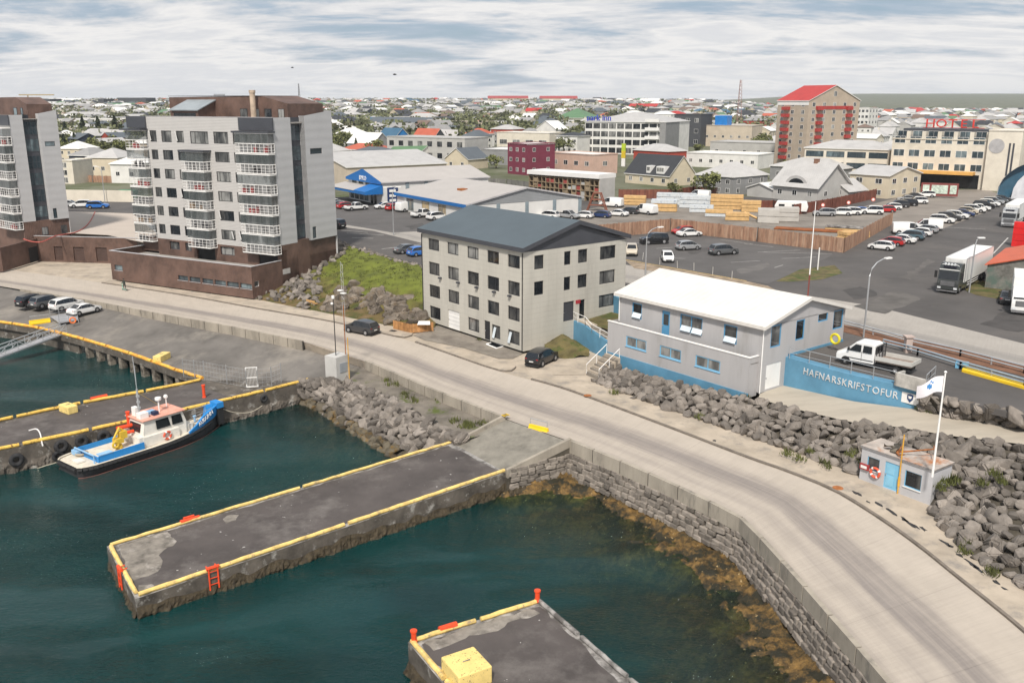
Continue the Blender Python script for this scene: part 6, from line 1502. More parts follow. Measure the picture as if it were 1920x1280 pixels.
def sheer(t):return 1.0+.12*(1-t)**2+0.62*max(0,t-.45)**1.5/.408
secs=[];secb=[]
ts=[0,.02,.05,.09,.15,.25,.35,.45,.55,.63,.71,.78,.85,.91,.96,1.0]
for t in ts:
 h_=hw_at(t);x=L_*t+(.0);s_=sheer(t);rk=.9*max(0,t-.8)/.2
 secs.append([(x,-h_,s_),(x-rk*.2,-h_*.97,.55),(x-rk*.6,-h_*.90,.0),(x-rk,-h_*.4,-.7),(x-rk,h_*.4,-.7),(x-rk*.6,h_*.90,.0),(x-rk*.2,h_*.97,.55),(x,h_,s_)])
mb=MB();mb.loft(secs,closed=False,caps=False);i0=len(mb.v)
mb.face([secs[0][k]for k in range(8)])
mb.m=[0]*len(mb.f)
for k,f in enumerate(mb.f[:-1]):
 if all(mb.v[q][2]<.02 for q in f):mb.m[k]=1
hull=mb.build('hull',[m_hull,m_boot],BO,smooth=False)
mb=MB()
for s_ in(-1,1):mb.tube([(L_*t,s_*(hw_at(t)+.03),.18)for t in ts],.06,6)
mb.build('boot_line',m_boot,hull)
for s_ in(-1,1):
 q=resample([(L_*t,s_*(hw_at(t)+.06),sheer(t)-.22)for t in ts[:-2]],step=.42)
 for a,b in zip(q,q[1:]):
  mb=MB();mb.tube([a.lerp(b,.04),a.lerp(b,.96)],.17,7);mb.build('fender_block',m_black,hull)
q=[(.0-.05,y,.82)for y in(-1.5,-.75,0,.75,1.5)]
for a,b in zip(q,q[1:]):mb=MB();mb.tube([Vector(a).lerp(Vector(b),.04),Vector(a).lerp(Vector(b),.96)],.19,7);mb.build('fender_block',m_black,hull)
mb=MB()
for k in range(len(ts)-1):
 a,b=ts[k],ts[k+1];mb.face([(L_*a,-hw_at(a)+.05,sheer(a)-.08),(L_*b,-hw_at(b)+.05,sheer(b)-.08),(L_*b,hw_at(b)-.05,sheer(b)-.08),(L_*a,hw_at(a)-.05,sheer(a)-.08)])
mb.build('deck',m_cream,BO)
mb=MB()
for s_ in(-1,1):mb.tube([(L_*t,s_*(hw_at(t)-.06),sheer(t)+.02)for t in ts[:-1]],.07,6)
mb.build('gunwale',m_cream,BO)
mb=MB();bt=[.70,.76,.82,.88,.93,.97,1.0]
for s_ in(-1,1):
 sec=[]
 for t in bt:
  r_=(t-.70)/.3;up_=.12+.85*sstep(r_*2.0);h_=hw_at(t)
  sec.append([(L_*t,s_*(h_+.02),sheer(t)-.1),(L_*t+.12*r_,s_*(h_+.14*r_+.03),sheer(t)+up_),(L_*t+.12*r_-.08,s_*max(0,h_-.07),sheer(t)+up_),(L_*t-.1,s_*max(0,h_-.1),sheer(t)-.1)])
 mb.loft(sec)
bul=mb.build('bow_bulwark',m_bblue,BO)
mb=MB();mb.box(L_-.35,L_+.3,-.55,.55,.5,2.2);mb.build('bow_fender',m_black,BO);mb=MB();mb.box(L_-.42,L_+.32,-.62,.62,2.2,2.75);mb.build('bow_fender_cap',m_bblue,BO)
for s_ in(-1,):
 t0=.775;a=Vector((L_*t0,s_*(hw_at(t0)+.1),0));b=Vector((L_*.90,s_*(hw_at(.90)+.17),0));d_=b-a
 add_text(bul,'AUÐUNN',.55,(a.x+.05,a.y-.07,sheer(t0)+.22),math.atan2(d_.y,d_.x),m_white,.02,'LEFT',rx=84)
 bul.children[-1].rotation_euler=(R(80),R(-14),math.atan2(d_.y,d_.x))
mb=MB();x0,x1=1.9,6.2
for s_ in(-1,1):mb.box(x0,x1,s_*1.75-.05,s_*1.75+.05,1.0,1.62)
mb.box(x0-.05,x0+.05,-1.8,1.8,1.0,1.5);mb.build('coaming',m_bblue,BO)
mb=MB();mb.box(x0+.05,x1,-1.68,1.68,1.0,1.18);mb.build('hatch_cover',m_cream,BO)
mb=MB();mb.box(x0+.1,x0+1.3,-1.84,-1.2,1.62,1.7);mb.box(x0-.5,x0-.1,1.1,2.0,1.1,1.5);mb.build('light_blue_locker',m_lbl,BO)
mb=MB();mb.box(.55,1.25,-.6,.35,1.06,1.2);mb.build('stern_hatch',m_bw,BO)
mb=MB();mb.tube([(1.55,-1.6,1.0),(1.55,-1.6,1.75),(1.55,1.6,1.75),(1.55,1.6,1.0)],.07,6);mb.build('stern_frame',m_lbl,BO)
wx0,wx1,wy=6.4,10.9,1.42;z0,z1=1.0,3.35
mb=MB()
side=[(wx0,z0),(wx1-.1,z0),(wx1,2.3),(wx1-.35,z1),(wx0+.25,z1),(wx0,2.2)]
mb.loft([[(x,y*(1 if z<2.3 else .93),z)for x,z in side]for y in(-wy,wy)]);wh=mb.build('wheelhouse',m_bw,BO,merge=True);bevel(wh,.06,2)
mb=MB();mb.box(6.3,9.9,-1.62,1.62,1.0,1.95);mb.box(9.9,11.6,-1.2,1.2,1.1,1.8);mb.build('deckhouse',m_bw,BO)
mb=MB();mb.box(wx0+.0,wx1-.1,-wy-.1,wy+.1,z1,z1+.12);rf=mb.build('wheelhouse_roof',m_pink,BO);bevel(rf,.08,2)
for s_ in(-1,1):
 for xa,xb in((wx0+.7,wx0+1.0),(wx0+1.35,wx0+2.75),(wx0+2.95,wx1-.45)):
  if xb-xa<.5:continue
  y=s_*(wy*.965+.02);mb=MB();mb.face([(xa,y+s_*.05,2.3),(xb,y+s_*.05,2.3),(xb-(.12 if xb>9 else 0),y-s_*.03,3.15),(xa,y-s_*.03,3.15)]);w_=mb.build('wheelhouse_window',g_tint,BO)
mb=MB();mb.face([(wx0-.03,-.9,2.25),(wx0-.03,.9,2.25),(wx0+.2,.9,3.1),(wx0+.2,-.9,3.1)]);mb.build('aft_window',g_tint,BO)
mb=MB();mb.face([(wx1+.03,-1.15,2.35),(wx1+.03,1.15,2.35),(wx1-.27,1.1,3.2),(wx1-.27,-1.1,3.2)]);mb.build('front_window',g_tint,BO)
mb=MB();mb.torus(.34,.1,18,8);lb=mb.build('lifebuoy',MATS['lifebuoy red'],BO);lb.location=(8.6,-1.70,1.55);lb.rotation_euler=(R(90),0,0)
for k in range(4):
 mb2=MB();a=k*math.pi/2+.4
 for i in range(5):
  t=a+(i-2)*.09
  for b_ in range(8):Bq=2*math.pi*b_/8;mb2.v.append(((.34+.107*math.cos(Bq))*math.cos(t),(.34+.107*math.cos(Bq))*math.sin(t),.107*math.sin(Bq)))
 for i in range(4):
  for b_ in range(8):mb2.f.append((i*8+b_,i*8+(b_+1)%8,(i+1)*8+(b_+1)%8,(i+1)*8+b_));mb2.m.append(0)
 mb2.build('band',m_white,lb)
mb=MB();mb.box(5.9,6.6,-1.55,-.6,1.2,2.0);mb.box(6.0,6.5,-.3,.5,1.2,1.75);mb.build('deck_box',m_bw,BO)
mb=MB();mb.box(5.6,6.35,.7,1.7,1.0,2.3);mb.build('funnel_casing',m_bw,BO)
zr=z1+.12
mb=MB();mb.tube([(8.9,-.2,zr),(8.9,-.2,zr+1.1)],.07,8);mb.lathe([(0,1.42),(.28,1.38),(.3,1.2),(.26,1.1),(0,1.1)],14,0,Matrix.Translation((8.9,-.2,zr)));mb.build('radar',m_white,rf)
mb=MB();mb.tube([(10.1,.5,zr),(10.1,.5,zr+.9)],.05,8);mb.torus(.14,.06,12,6,0,Matrix.Translation((10.1,.5,zr+1.02))@Matrix.Rotation(R(70),4,'X'));mb.lathe([(0,-.06),(.2,-.06),(.2,.02),(0,.1)],12,0,Matrix.Translation((10.1,.5,zr+1.02))@Matrix.Rotation(R(70),4,'X'));mb.build('searchlight',m_white,rf)
mb=MB();mb.box(6.6,7.4,-.9,-.2,zr,zr+.5);mb.box(6.8,7.2,.3,.9,zr,zr+.8);mb.build('liferaft_case',m_white,rf)
mb=MB();mb.box(7.9,8.4,-.95,-.45,zr,zr+.35);mb.build('battery_box',M('navy box',(.02,.03,.08),.5),rf)
mb=MB();mb.box(7.7,8.5,-.3,.3,zr,zr+.25);mb.build('skylight',m_lbl,rf)
mb=MB();mb.tube([(7.1,.1,zr),(7.1,.1,zr+2.6)],.09,6);mb.tube([(7.1,.1,zr+2.2),(6.9,-.3,zr+4.9)],.03,5);mb.tube([(7.1,.1,zr+2.4),(7.25,.5,zr+5.6)],.028,5);mb.tube([(6.9,-.5,zr+2.0),(7.3,.7,zr+2.0)],.03,5)
for k in range(3):mb.box(7.0,7.22,-.02,.22,zr+.7+.55*k,zr+.9+.55*k)
ms=mb.build('mast',M('weathered mast grey',(.36,.37,.38),.6),rf)
mb=MB();mb.tube([(7.1,.1,zr+2.3),(9.6,.4,zr+.1)],.018,4);mb.build('stay',M('yellow cord',(.5,.36,.1)),rf)
m_yc=M('crane yellow',(.60,.40,.04),.5,var=.12,scale=3,stain=((.3,.13,.04),3,.6,.72))
cr=link('deck_crane',None,BO);cr.location=(4.6,-.3,1.18)
mb=MB();mb.lathe([(.32,0),(.3,.35),(.22,.4),(.22,.8),(0,.8)],12);mb.build('pedestal',m_yc,cr)
mb=MB();mb.box(-.4,.35,-.35,.3,.55,1.0);mb.box(.1,.75,-.3,.25,.9,1.55);mb.tube([(.55,0,1.5),(.2,0,1.9),(-.45,-.1,1.1)],[.13,.12,.09],8);mb.tube([(.3,.3,1.4),(.75,.25,.7)],.1,8);mb.build('folded_arm',m_yc,cr)
mb=MB();mb.torus(.26,.1,14,8,0,Matrix.Translation((-.45,-.3,.55))@Matrix.Rotation(R(90),4,'X'));mb.build('hose_reel',m_yc,cr)
mb=MB();mb.tube([(5.75,1.2,1.2),(5.75,1.2,2.3)],.1,8);mb.build('exhaust',m_bblue,BO)
for(a,b)in(((11.2,-1.25),(14.2,-.55)),((11.2,1.25),(14.2,.55))):
 q=[Vector((*a,sheer(.75))),Vector((*b,sheer(.93)))];railing(BO,q,.95,2,m_galv,'bow_rail',1.0,.022)
mb=MB();mb.lathe([(.1,0),(.1,.5),(.17,.52),(.17,.62),(0,.62)],10);q=mb.build('bitt',m_lbl,BO);q.location=(12.6,0,sheer(.83))
mb=MB();mb.torus(.45,.11,16,8);q=mb.build('coiled_rope',M('rope',(.36,.30,.22),.9),BO);q.location=(1.9,1.2,1.2)
def rope(label,pts,r=.035):
 mb=MB();mb.tube(smooth_line(pts,6),r,5);return tag(mb.build('mooring_line',M('rope pale',(.42,.38,.3),.9)),label,'rope')
Mx=Matrix.Translation(BO.location)@Matrix.Rotation(BO.rotation_euler.z,4,'Z')
s1=Mx@Vector((.2,1.4,1.0));p1=G(20,855,-2.2)
rope('pale mooring line sagging from the stern along the pier wall',[s1,s1.lerp(p1,.3)-Vector((0,0,.55)),s1.lerp(p1,.6)-Vector((0,0,.9)),p1+Vector((0,0,.2))])
s1=Mx@Vector((14.9,.3,2.4));p1=G(492,760,-1.6)
rope('pale mooring line from the bow to the pier wall',[s1,s1.lerp(p1,.4)-Vector((0,0,.75)),s1.lerp(p1,.75)-Vector((0,0,.7)),p1])
mt=M('tyre fender rubber',(.028,.028,.03),.85,var=.35,scale=3)
ne=[p for p in near_e]
def near_at(px):
 best=None
 for a,b in zip(ne,ne[1:]):
  for k in range(60):
   p=a.lerp(b,k/60);
   d_=ray(px,640);q=p.x/p.y
   u_=960+FPX*p.x/(p.y*math.cos(PITCH)+(CAMH-p.z)*math.sin(PITCH))
   if best is None or abs(u_-px)<best[0]:best=(abs(u_-px),p,(a-b).normalized())
 return best[1],best[2]
for px,z,r_,lab in[(28,-2.1,.62,'black tyre fender farthest left on the pier wall'),(112,-1.75,.62,'black tyre fender at the stern of the boat'),(150,-1.7,.6,'middle tyre fender between the boat and the pier'),(193,-1.7,.6,'tyre fender beside the aft deck of the boat'),(104,-2.6,.55,'low tyre fender behind the stern, half hidden'),(492,-1.6,.42,'small tyre fender near the rocks, holding the bow line')]:
 p,d_=near_at(px);n=Vector((d_.y,-d_.x,0));n=n if n.dot(Vector((1,-1,0)))>0 else-n
 mb=MB();mb.torus(r_*.68,r_*.34,18,8);o=mb.build('tyre_fender',mt,smooth=True);o.location=p+n*(r_*.36)+Vector((0,0,z-AZ));o.rotation_euler=n.to_track_quat('Z','Y').to_euler();tag(o,lab,'tyre','tyre fenders on the boat pier')
# ================================================================ quay furniture
ballast(G(129,772,AZ),R(54),1.0,1.75,.75,'yellow ballast block on the far edge of the boat pier',MATS['yellow block paint'])
ballast(G(304,675,AZ),R(-10),1.0,2.2,.75,'yellow ballast block with red label standing on the quay apron')
def barrier(p,ang,L__,label):
 r=thing('barrier',label,'barrier',p,ang);my=M('barrier yellow',(.80,.52,.015),.45,var=.06)
 mb=MB();mb.loft([[(x,-.25,0),(x,-.25,.2),(x,-.12,.45),(x,-.1,.62),(x,.1,.62),(x,.12,.45),(x,.25,.2),(x,.25,0)]for x in(-L__/2,L__/2)]);o=mb.build('body',my,r);bevel(o,.03,1)
 mb=MB();mb.tube([(-L__/2+.1,0,.6),(-L__/2+.1,0,1.15),(L__/2-.1,0,1.15),(L__/2-.1,0,.6)],.04,6);mb.build('handrail',m_galv,r)
 for x in(-L__/2+.25,L__/2-.25):mb=MB();mb.box(x-.12,x+.12,-.3,.3,-.005,.16);mb.build('foot',my,r)
 return r
b0,b1=G(990,806,-.3),G(1030,815,-.25);barrier(((b0+b1)/2),math.atan2((b1-b0).y,(b1-b0).x),2.0,'yellow plastic barrier with rail standing at the top of the pier ramp')
b0,b1=G(60,609,AZ),G(90,605,AZ);barrier((b0+b1)/2,math.atan2((b1-b0).y,(b1-b0).x),2.6,'yellow barrier at the head of the gangway on the quay')
gA,gB=G(120,622,AZ+.15),G(-70,692,WZ+.6);d_=(gB-gA);gl2=d_.length
GW=thing('gangway','grey aluminium gangway sloping from the quay down to the left edge','gangway');d_.normalize();n=Vector((-d_.y,d_.x,0)).normalized()
mb=MB();mb.face([gA-n*.6,gB-n*.6,gB+n*.6,gA+n*.6]);mb.face([gA-n*.6-Vector((0,0,.2)),gB-n*.6-Vector((0,0,.2)),gB-n*.6,gA-n*.6]);mb.face([gA+n*.6-Vector((0,0,.2)),gB+n*.6-Vector((0,0,.2)),gB+n*.6,gA+n*.6]);mb.build('walkway',M('aluminium deck',(.40,.40,.41),.5,.4,var=.08),GW)
for s_ in(-1,1):
 mb=MB();q=resample([gA+n*.62*s_,gB+n*.62*s_],step=1.6);U=Vector((0,0,1.1))
 mb.tube([q[0]+U,q[-1]+U],.05,6);mb.tube([q[0]+U*.5,q[-1]+U*.5],.03,6);mb.tube([q[0],q[-1]],.05,6)
 for i,p in enumerate(q):
  mb.tube([p,p+U],.04,5)
  if i:mb.tube([q[i-1]+(U if i%2 else U*0),p+(U*0 if i%2 else U)],.03,5)
 mb.build('side_truss',m_galv,GW)
gp=GL([(112,612,AZ),(148,606,AZ),(145,592,AZ),(95,600,AZ)])
GP=thing('gangway_landing','railed landing platform with lifebuoy at the head of the gangway','platform')
sheet('landing_deck',[p+Vector((0,0,.55))for p in gp],MATS['aluminium deck'],kind=None,parent=GP,thick=.15)
for p in gp:mb=MB();mb.tube([p,p+Vector((0,0,.5))],.06,6);mb.build('leg',m_galv,GP)
railing(GP,[p+Vector((0,0,.55))for p in(gp[0],gp[1],gp[2],gp[3])],1.1,3,m_galv,'railing',1.4,.035)
mb=MB();mb.torus(.36,.1,16,8);o=mb.build('lifebuoy',M('orange buoy',(.72,.18,.05),.6));o.location=G(137,600,AZ+.9)+Vector((0,-.1,0));o.rotation_euler=(R(90),0,R(30));tag(o,'orange lifebuoy on the rail of the gangway landing','lifebuoy')
fpx=[(345,707),(366,710),(384,712),(426,720),(463,727),(484,726),(510,724),(528,716)]
FE=thing('mesh_fence','thin galvanised mesh fence with gate across the pier end','fence');fpts=[G(x,y,AZ)for x,y in fpx]
for i,(a,b)in enumerate(zip(fpts,fpts[1:])):
 if i==4:continue
 mb=MB();m_=max(3,int((b-a).length/.45))
 for k in range(m_+1):p=a.lerp(b,k/m_);mb.tube([p+Vector((0,0,.1)),p+Vector((0,0,2.0))],.009,3,cap=False)
 for z in(.1,.55,1.05,1.55,2.0):mb.tube([a+Vector((0,0,z)),b+Vector((0,0,z))],.012,3,cap=False)
 mb.build('mesh_panel',m_galv,FE)
for p in fpts:mb=MB();mb.tube([p,p+Vector((0,0,2.15))],.05,6);mb.build('post',m_galv,FE)
a,b=fpts[4],fpts[5];mb=MB();mb.tube([a+Vector((0,0,.1)),a+Vector((0,0,2.2)),b+Vector((0,0,2.2)),b+Vector((0,0,.1)),a+Vector((0,0,.1))],.07,6);mb.tube([a+Vector((0,0,1.1)),b+Vector((0,0,1.1))],.04,6)
for k in range(1,8):p=a.lerp(b,k/8);mb.tube([p+Vector((0,0,.1)),p+Vector((0,0,2.2))],.015,4)
mb.build('gate',m_white,FE)
for px,py,lab,h_ in[(383,745,'red bollard near the bow of the boat',1.35),(242,800,'thin red post behind the wheelhouse',1.5)]:
 red_post(G(px,py,AZ),None,h_,lab)
for px,lab in[(236,'red ladder head on the pier edge beside the boat'),(190,'red end of the far edge timber of the boat pier')]:
 p=G(236,805,AZ)if px==236 else G(186,750,AZ);d_=(near_e[0]-near_e[3]).normalized();mb=MB();mb.tube([p-d_*.8+Vector((0,0,.3)),p+d_*.8+Vector((0,0,.3))],.19,8);
 if px==236:mb.tube([p-d_*.6+Vector((.3,-.5,-.1)),p+d_*.6+Vector((.3,-.5,-.1))],.16,8)
 tag(mb.build('ladder_head',m_red),lab,'ladder')
mb=MB();mb.tube(smooth_line([G(54,807,AZ+.03),G(68,804,AZ+.03),G(75,812,AZ+.03),G(78,826,AZ+.05),G(80,835,AZ+.4)],5),.06,6);tag(mb.build('loose_hose',m_white),'short white hose lying across the boat pier','hose')
bp_=GL([(611,712,-.75),(632,717,-.75),(647,706,-.75)]);u_=(bp_[1]-bp_[0]);ang=math.atan2(u_.y,u_.x)
EB=thing('switch_house','white concrete switch box with two thin masts at the quay corner','cabinet',(bp_[0].x,bp_[0].y,-.8),ang);wd_=u_.length;dp_=(bp_[2]-bp_[1]).xy.length
mb=MB();mb.box(0,wd_,0,dp_*.9,0,2.75);mb.build('cabinet',M('pale grey render',(.47,.46,.44),.8,var=.08),EB)
mb=MB();mb.box(wd_,wd_+.06,.5,dp_*.7,1.0,2.0);mb.build('hatch',M('grey hatch',(.30,.32,.34),.5),EB)
for x,y,h_,mm in((wd_*.55,dp_*.35,6.2,m_trim),(wd_*.9,dp_*.75,5.3,m_rust)):
 mb=MB();mb.tube([(x,y,2.7),(x,y,2.75+h_)],.05,6)
 mb.build('mast',mm,EB)
mb=MB();mb.lathe([(0,.35),(.16,.3),(.16,0),(0,0)],10,0,Matrix.Translation((wd_*.55,dp_*.35,8.9)));mb.lathe([(0,.2),(.14,.15),(.14,0),(0,0)],10,0,Matrix.Translation((wd_*.5,dp_*.3,8.3)));mb.build('camera_housing',m_white,EB)
mb=MB();x,y=wd_*.9,dp_*.75
for s_ in(-.15,.15):
 mb.tube([(x+s_,y,2.75),(x+s_,y,12.5)],.022,4)
z=8.2
while z<12.3:mb.tube([(x-.15,y,z),(x+.15,y,z+.45)],.016,4);mb.tube([(x+.15,y,z+.45),(x-.15,y,z+.9)],.016,4);z+=.9
mb.build('lattice_mast',M('light grey steel',(.42,.42,.42),.5),EB)
mb=MB();mb.box(x-.6,x-.1,y-.2,y+.2,9.6,9.7);mb.box(x-.2,x+.35,y-.2,y+.2,9.35,9.45);mb.build('antenna',m_white,EB)
mb=MB();mb.tube([(wd_+.1,dp_*.8,0),(wd_+.1,dp_*.8,4.6)],.05,6);mb.build('yellow_pipe',MATS['orange yellow pole'],EB)
BN=thing('bench','timber bench with two boards beside the rocks and grass bank','bench',G(586,574,.12),R(140));m_tim=M('light timber',(.50,.30,.12),.8,var=.15)
for x in(-.7,.7):mb=MB();mb.box(x-.12,x+.12,-.3,.3,0,.42);mb.build('leg',m_pieredge,BN)
for y in(-.18,.12):mb=MB();mb.box(-.95,.95,y-.13,y+.13,.43,.5);mb.build('seat_board',m_tim,BN)
mb=MB();mb.box(-.95,.95,.28,.34,.62,.92);mb.build('backrest',m_tim,BN)
TE=thing('timber_screen','low orange brown timber screen beside the grey office house','fence');m_scr=M('orange brown planks',(.40,.20,.075),.8,var=.2,rand=.25,scale=2)
tq=GL([(738,616,.15),(771,624,.12),(812,620,.1)])
for a,b in zip(tq,tq[1:]):
 L2=(b-a).length;k_=int(L2/.2);d_=(b-a).normalized();an=math.atan2(d_.y,d_.x)
 for i in range(k_):mb=MB();mb.box(0,.185,-.02,.02,0,1.1+random.uniform(-.02,.02));o=mb.build('plank',m_scr,TE);o.location=a+d_*(i*L2/k_);o.rotation_euler.z=an
 for t in(0,.5,1):p=a.lerp(b,t);mb=MB();mb.box(p.x-.05,p.x+.05,p.y+.03,p.y+.12,0,1.2);mb.build('post',m_scr,TE)
mb=MB();mb.box(-.25,.25,-.25,.25,0,.9);mb.box(-.28,.28,-.28,.28,.9,1.0);o=mb.build('utility_post',m_white);o.location=G(784,594,.3);o.scale=(.7,.7,.7);tag(o,'small white utility box on the grass by the grey house','box')
mb=MB();mb.face([(-.8,-.5,0),(.8,-.5,0),(.7,.5,.25),(-.7,.5,.25)]);o=mb.build('loose_board',m_white);o.location=G(795,607,1.15);tag(o,'white board lying on top of the timber screen','board')
sk=[(0,0,.92),(0,0,1.15),(0,0,1.38),(0,0,1.48),(.04,0,1.62),(.06,0,1.72),(0,.17,1.36),(.2,.2,1.12),(.42,.2,1.08),(0,-.17,1.36),(.2,-.2,1.12),(.42,-.2,1.08),(.02,.09,.86),(.05,.09,.5),(0,.08,.17),(-.1,-.09,.86),(-.1,-.09,.5),(-.22,-.06,.17),(.13,.08,.15),(-.09,-.06,.15)]
se_=[(0,1),(1,2),(2,3),(3,4),(4,5),(2,6),(6,7),(7,8),(2,9),(9,10),(10,11),(0,12),(12,13),(13,14),(14,18),(0,15),(15,16),(16,17),(17,19)]
sr=[.15,.15,.14,.06,.1,.09,.07,.05,.04,.07,.05,.04,.09,.07,.05,.09,.07,.05,.04,.04]
me=bpy.data.meshes.new('body');me.from_pydata(sk,se_,[]);me.materials.append(M('dark green jacket',(.035,.045,.04),.8))
PR=thing('person','person in dark clothes riding a kick scooter along the harbour road','person',G(234,544,.17),R(150));bo=link('body',me,PR)
bm=bmesh.new();bm.from_mesh(me);ly=bm.verts.layers.skin.verify();bm.verts.ensure_lookup_table()
for i,r_ in enumerate(sr):bm.verts[i][ly].radius=(r_,r_);bm.verts[i][ly].use_root=i==0
bm.to_mesh(me);bm.free();bo.modifiers.new('skin','SKIN')
subsurf(bo,1)
mb=MB();mb.lathe([(0,-.13),(.075,-.1),(.1,0),(.085,.1),(0,.13)],12);hd_=mb.build('head',M('skin',(.45,.28,.2),.6),PR,smooth=True);hd_.location=(.05,0,1.68)
mb=MB();mb.lathe([(.105,.0),(.112,.06),(.09,.13),(0,.155)],12);mb.build('hat',m_trim,hd_)
SC=thing('kick_scooter','mint green kick scooter under the rider on the harbour road','scooter',G(234,544,.01),R(150));m_mint=M('mint green',(.10,.55,.42),.4)
mb=MB();mb.box(-.5,.4,-.08,.08,.12,.16);mb.build('deck',m_mint,SC);mb=MB();mb.tube([(.42,0,.15),(.52,0,1.05)],.03,6);mb.tube([(.5,-.25,1.05),(.5,.25,1.05)],.025,6);mb.build('stem',m_mint,SC)
for x in(-.55,.48):mb=MB();mb.torus(.09,.03,12,6,0,Matrix.Translation((x,0,.12))@Matrix.Rotation(R(90),4,'X'));mb.build('wheel',m_black,SC)
for i,(px,py,z,lab)in enumerate([(1571,914,.145,'round rusty manhole cover on the pavement near the hut'),(1102,741,.145,'round manhole cover on the pavement below the office rocks')]):
 mb=MB();mb.lathe([(0,.02),(.36,.02),(.4,.0)],20);o=mb.build('manhole_cover',m_rust);o.location=G(px,py,z);tag(o,lab,'manhole cover')
mb=MB();mb.box(-.45,.45,-.3,.3,0,.02);o=mb.build('drain_grate',m_trim);o.location=G(737,620,.14);o.rotation_euler.z=R(145);tag(o,'dark drain grate in the pavement left of the timber screen','grate')
mq=GL([(912,645,.05),(925,641,.05),(945,649,.05),(931,653,.05)])
mb=MB();mb.face(mq);o=mb.build('window_panel',g_tint);tag(o,'framed glass panel lying on the ground below the grey house windows','panel')
mb=MB();mb.tube(mq+[mq[0]],.09,4);mb.build('frame',m_white,o)
# ================================================================ town
TWALL={'white':(.66,.65,.62),'cream':(.56,.49,.37),'pale grey':(.42,.41,.39),'grey':(.24,.24,.24),'tan':(.40,.33,.26),'pink':(.52,.36,.29),'navy':(.035,.045,.07),'red':(.36,.06,.04),'maroon':(.17,.03,.055),'dark grey':(.06,.063,.07),'sage':(.40,.42,.33),'ivory':(.62,.57,.48),'blue':(.02,.18,.45),'beige':(.50,.43,.34)}
TROOF={'white':(.68,.67,.65),'light grey':(.42,.41,.40),'grey':(.27,.265,.26),'dark':(.035,.037,.042),'red':(.40,.035,.03),'orange red':(.42,.10,.055),'blue':(.04,.11,.18),'green':(.10,.19,.10),'brown':(.16,.11,.085),'slate':(.09,.105,.12)}
mw_={k:M('wall '+k,c,.8,var=.08,scale=.4)for k,c in TWALL.items()}
mr_={k:ribbed('roof '+k,c,.5,'S',.55,.25,var=.08)for k,c in TROOF.items()}
PLACED=[]
def tb(label,name,corner,xl,xr,yt,wall,roof,shape='hip',rise=2.0,ang=-51,dp=None,rows=2,cols=4,rcols=2,wsz=(1.3,1.25),fr=None,z=None,cat='house',axis=None,base=0,gl=None,over=.35,h=None,wy=None):
 p=GT(*corner)if z is None else G(*corner,z);O=p
 s_,_=PL(xl,corner[1],O,ang);w_=max(3,-s_)
 d_=dp if xr is None else max(3,PL(xr,corner[1],O,ang+90)[0])
 if h is None:h=max(2.2,PL(corner[0],yt,O,ang)[1]-O.z)
 b=Bld(name,label,O,ang,w_,d_,cat);PLACED.append((O,ang,w_,d_))
 walls(b,mw_[wall],h,z0=-1.5)
 if shape=='gable':
  axis=axis or('x' if w_>=d_ else 'y');roof_gable(b,mr_[roof],h,rise,axis,over,.2,m_wframe if roof!='white' else mr_[roof],mw_[wall])
 elif shape=='hip':roof_hip(b,mr_[roof],h,rise,over,m_wframe)
 else:roof_flat(b,mr_[roof],h,.4,.1,mw_[wall])
 for side,n in(('front',cols),('right',rcols)):
  if not n:continue
  o,d,L=b.side(side)
  for r_ in range(rows):
   zt=(h-base)*(r_+.5)/rows+base+wsz[1]/2 if wy is None else wy[r_]
   for i in range(n):
    c=L*(i+.5)/n;ww=min(wsz[0],L/n*.86)
    add_win(b.root,o,d,c-ww/2,c+ww/2,zt-wsz[1],zt,fr=fr or m_wframe,gl=gl or g_dark,proud=.05,v=(.5,)if ww>1.2 else(),fw=.08)
 return b
m_shop=M('white shop wall',(.64,.63,.61),.7,var=.04);m_sblue=M('shop blue',(.008,.13,.40),.5,var=.04);m_pil=M('blue grey pillar',(.22,.27,.30),.6)
s1=Bld('shop','white shop hall with blue lettered gable and entrance canopy',G(718,385,UP),-56,18.8,29,'shop')
walls(s1,m_shop,5.1);roof_gable(s1,ribbed('shop roof',(.40,.375,.355),.6,'X',.6,.2,var=.04),5.1,2.3,'y',.4,.25,m_copper,m_shop)
mb=MB();mb.face([(-19.3,-.5,4.75),(.5,-.5,4.75),(.5,-.5,5.3),(-9.4,-.5,7.85),(-19.3,-.5,5.3)]);mb.build('blue_gable',m_sblue,s1.root)
add_text(s1.root,'BYKO',1.5,(-9.3,-.55,5.15),0,m_white,.04)
o,d,_=s1.side('front')
mb=MB();mb.loft([[(x,y,z)for y,z in((-4.5,2.6),(-4.5,3.15),(-.05,4.0),(-.05,2.6))]for x in(-20.5,-6)]);mb.build('canopy',m_sblue,s1.root);mb=MB();mb.face([(-20.6,-4.6,3.2),(-5.9,-4.6,3.2),(-5.9,-.02,4.05),(-20.6,-.02,4.05)]);mb.build('canopy_roof',MATS['shop roof'],s1.root)
mb=MB();mb.loft([[(x,y,z)for y,z in((-4.5,2.6),(-4.5,3.3),(-.05,4.6),(-.05,2.6))]for x in(-6,.3)]);mb.build('canopy',m_sblue,s1.root)
for a in(1.0,3.6,6.4,9.0):add_win(s1.root,o,d,a,a+2.1,.3,2.5,fr=m_pil,gl=g_blue,proud=.05,v=(.5,))
for a in(12.6,14.4):doorpanel(s1.root,o,d,a,a+1.2,0,2.3,m_cglass,dep=-.05)
for a in(2.2,6.0,9.8,13.6):add_win(s1.root,o,d,a,a+2.6,4.05,4.7,name='transom_window',fr=m_pil,gl=g_cur,proud=.04)
mb=MB();mb.box(.02,.08,1.2,4.0,.3,4.0);sg=mb.build('poster',M('navy poster',(.02,.04,.12),.5),s1.root)
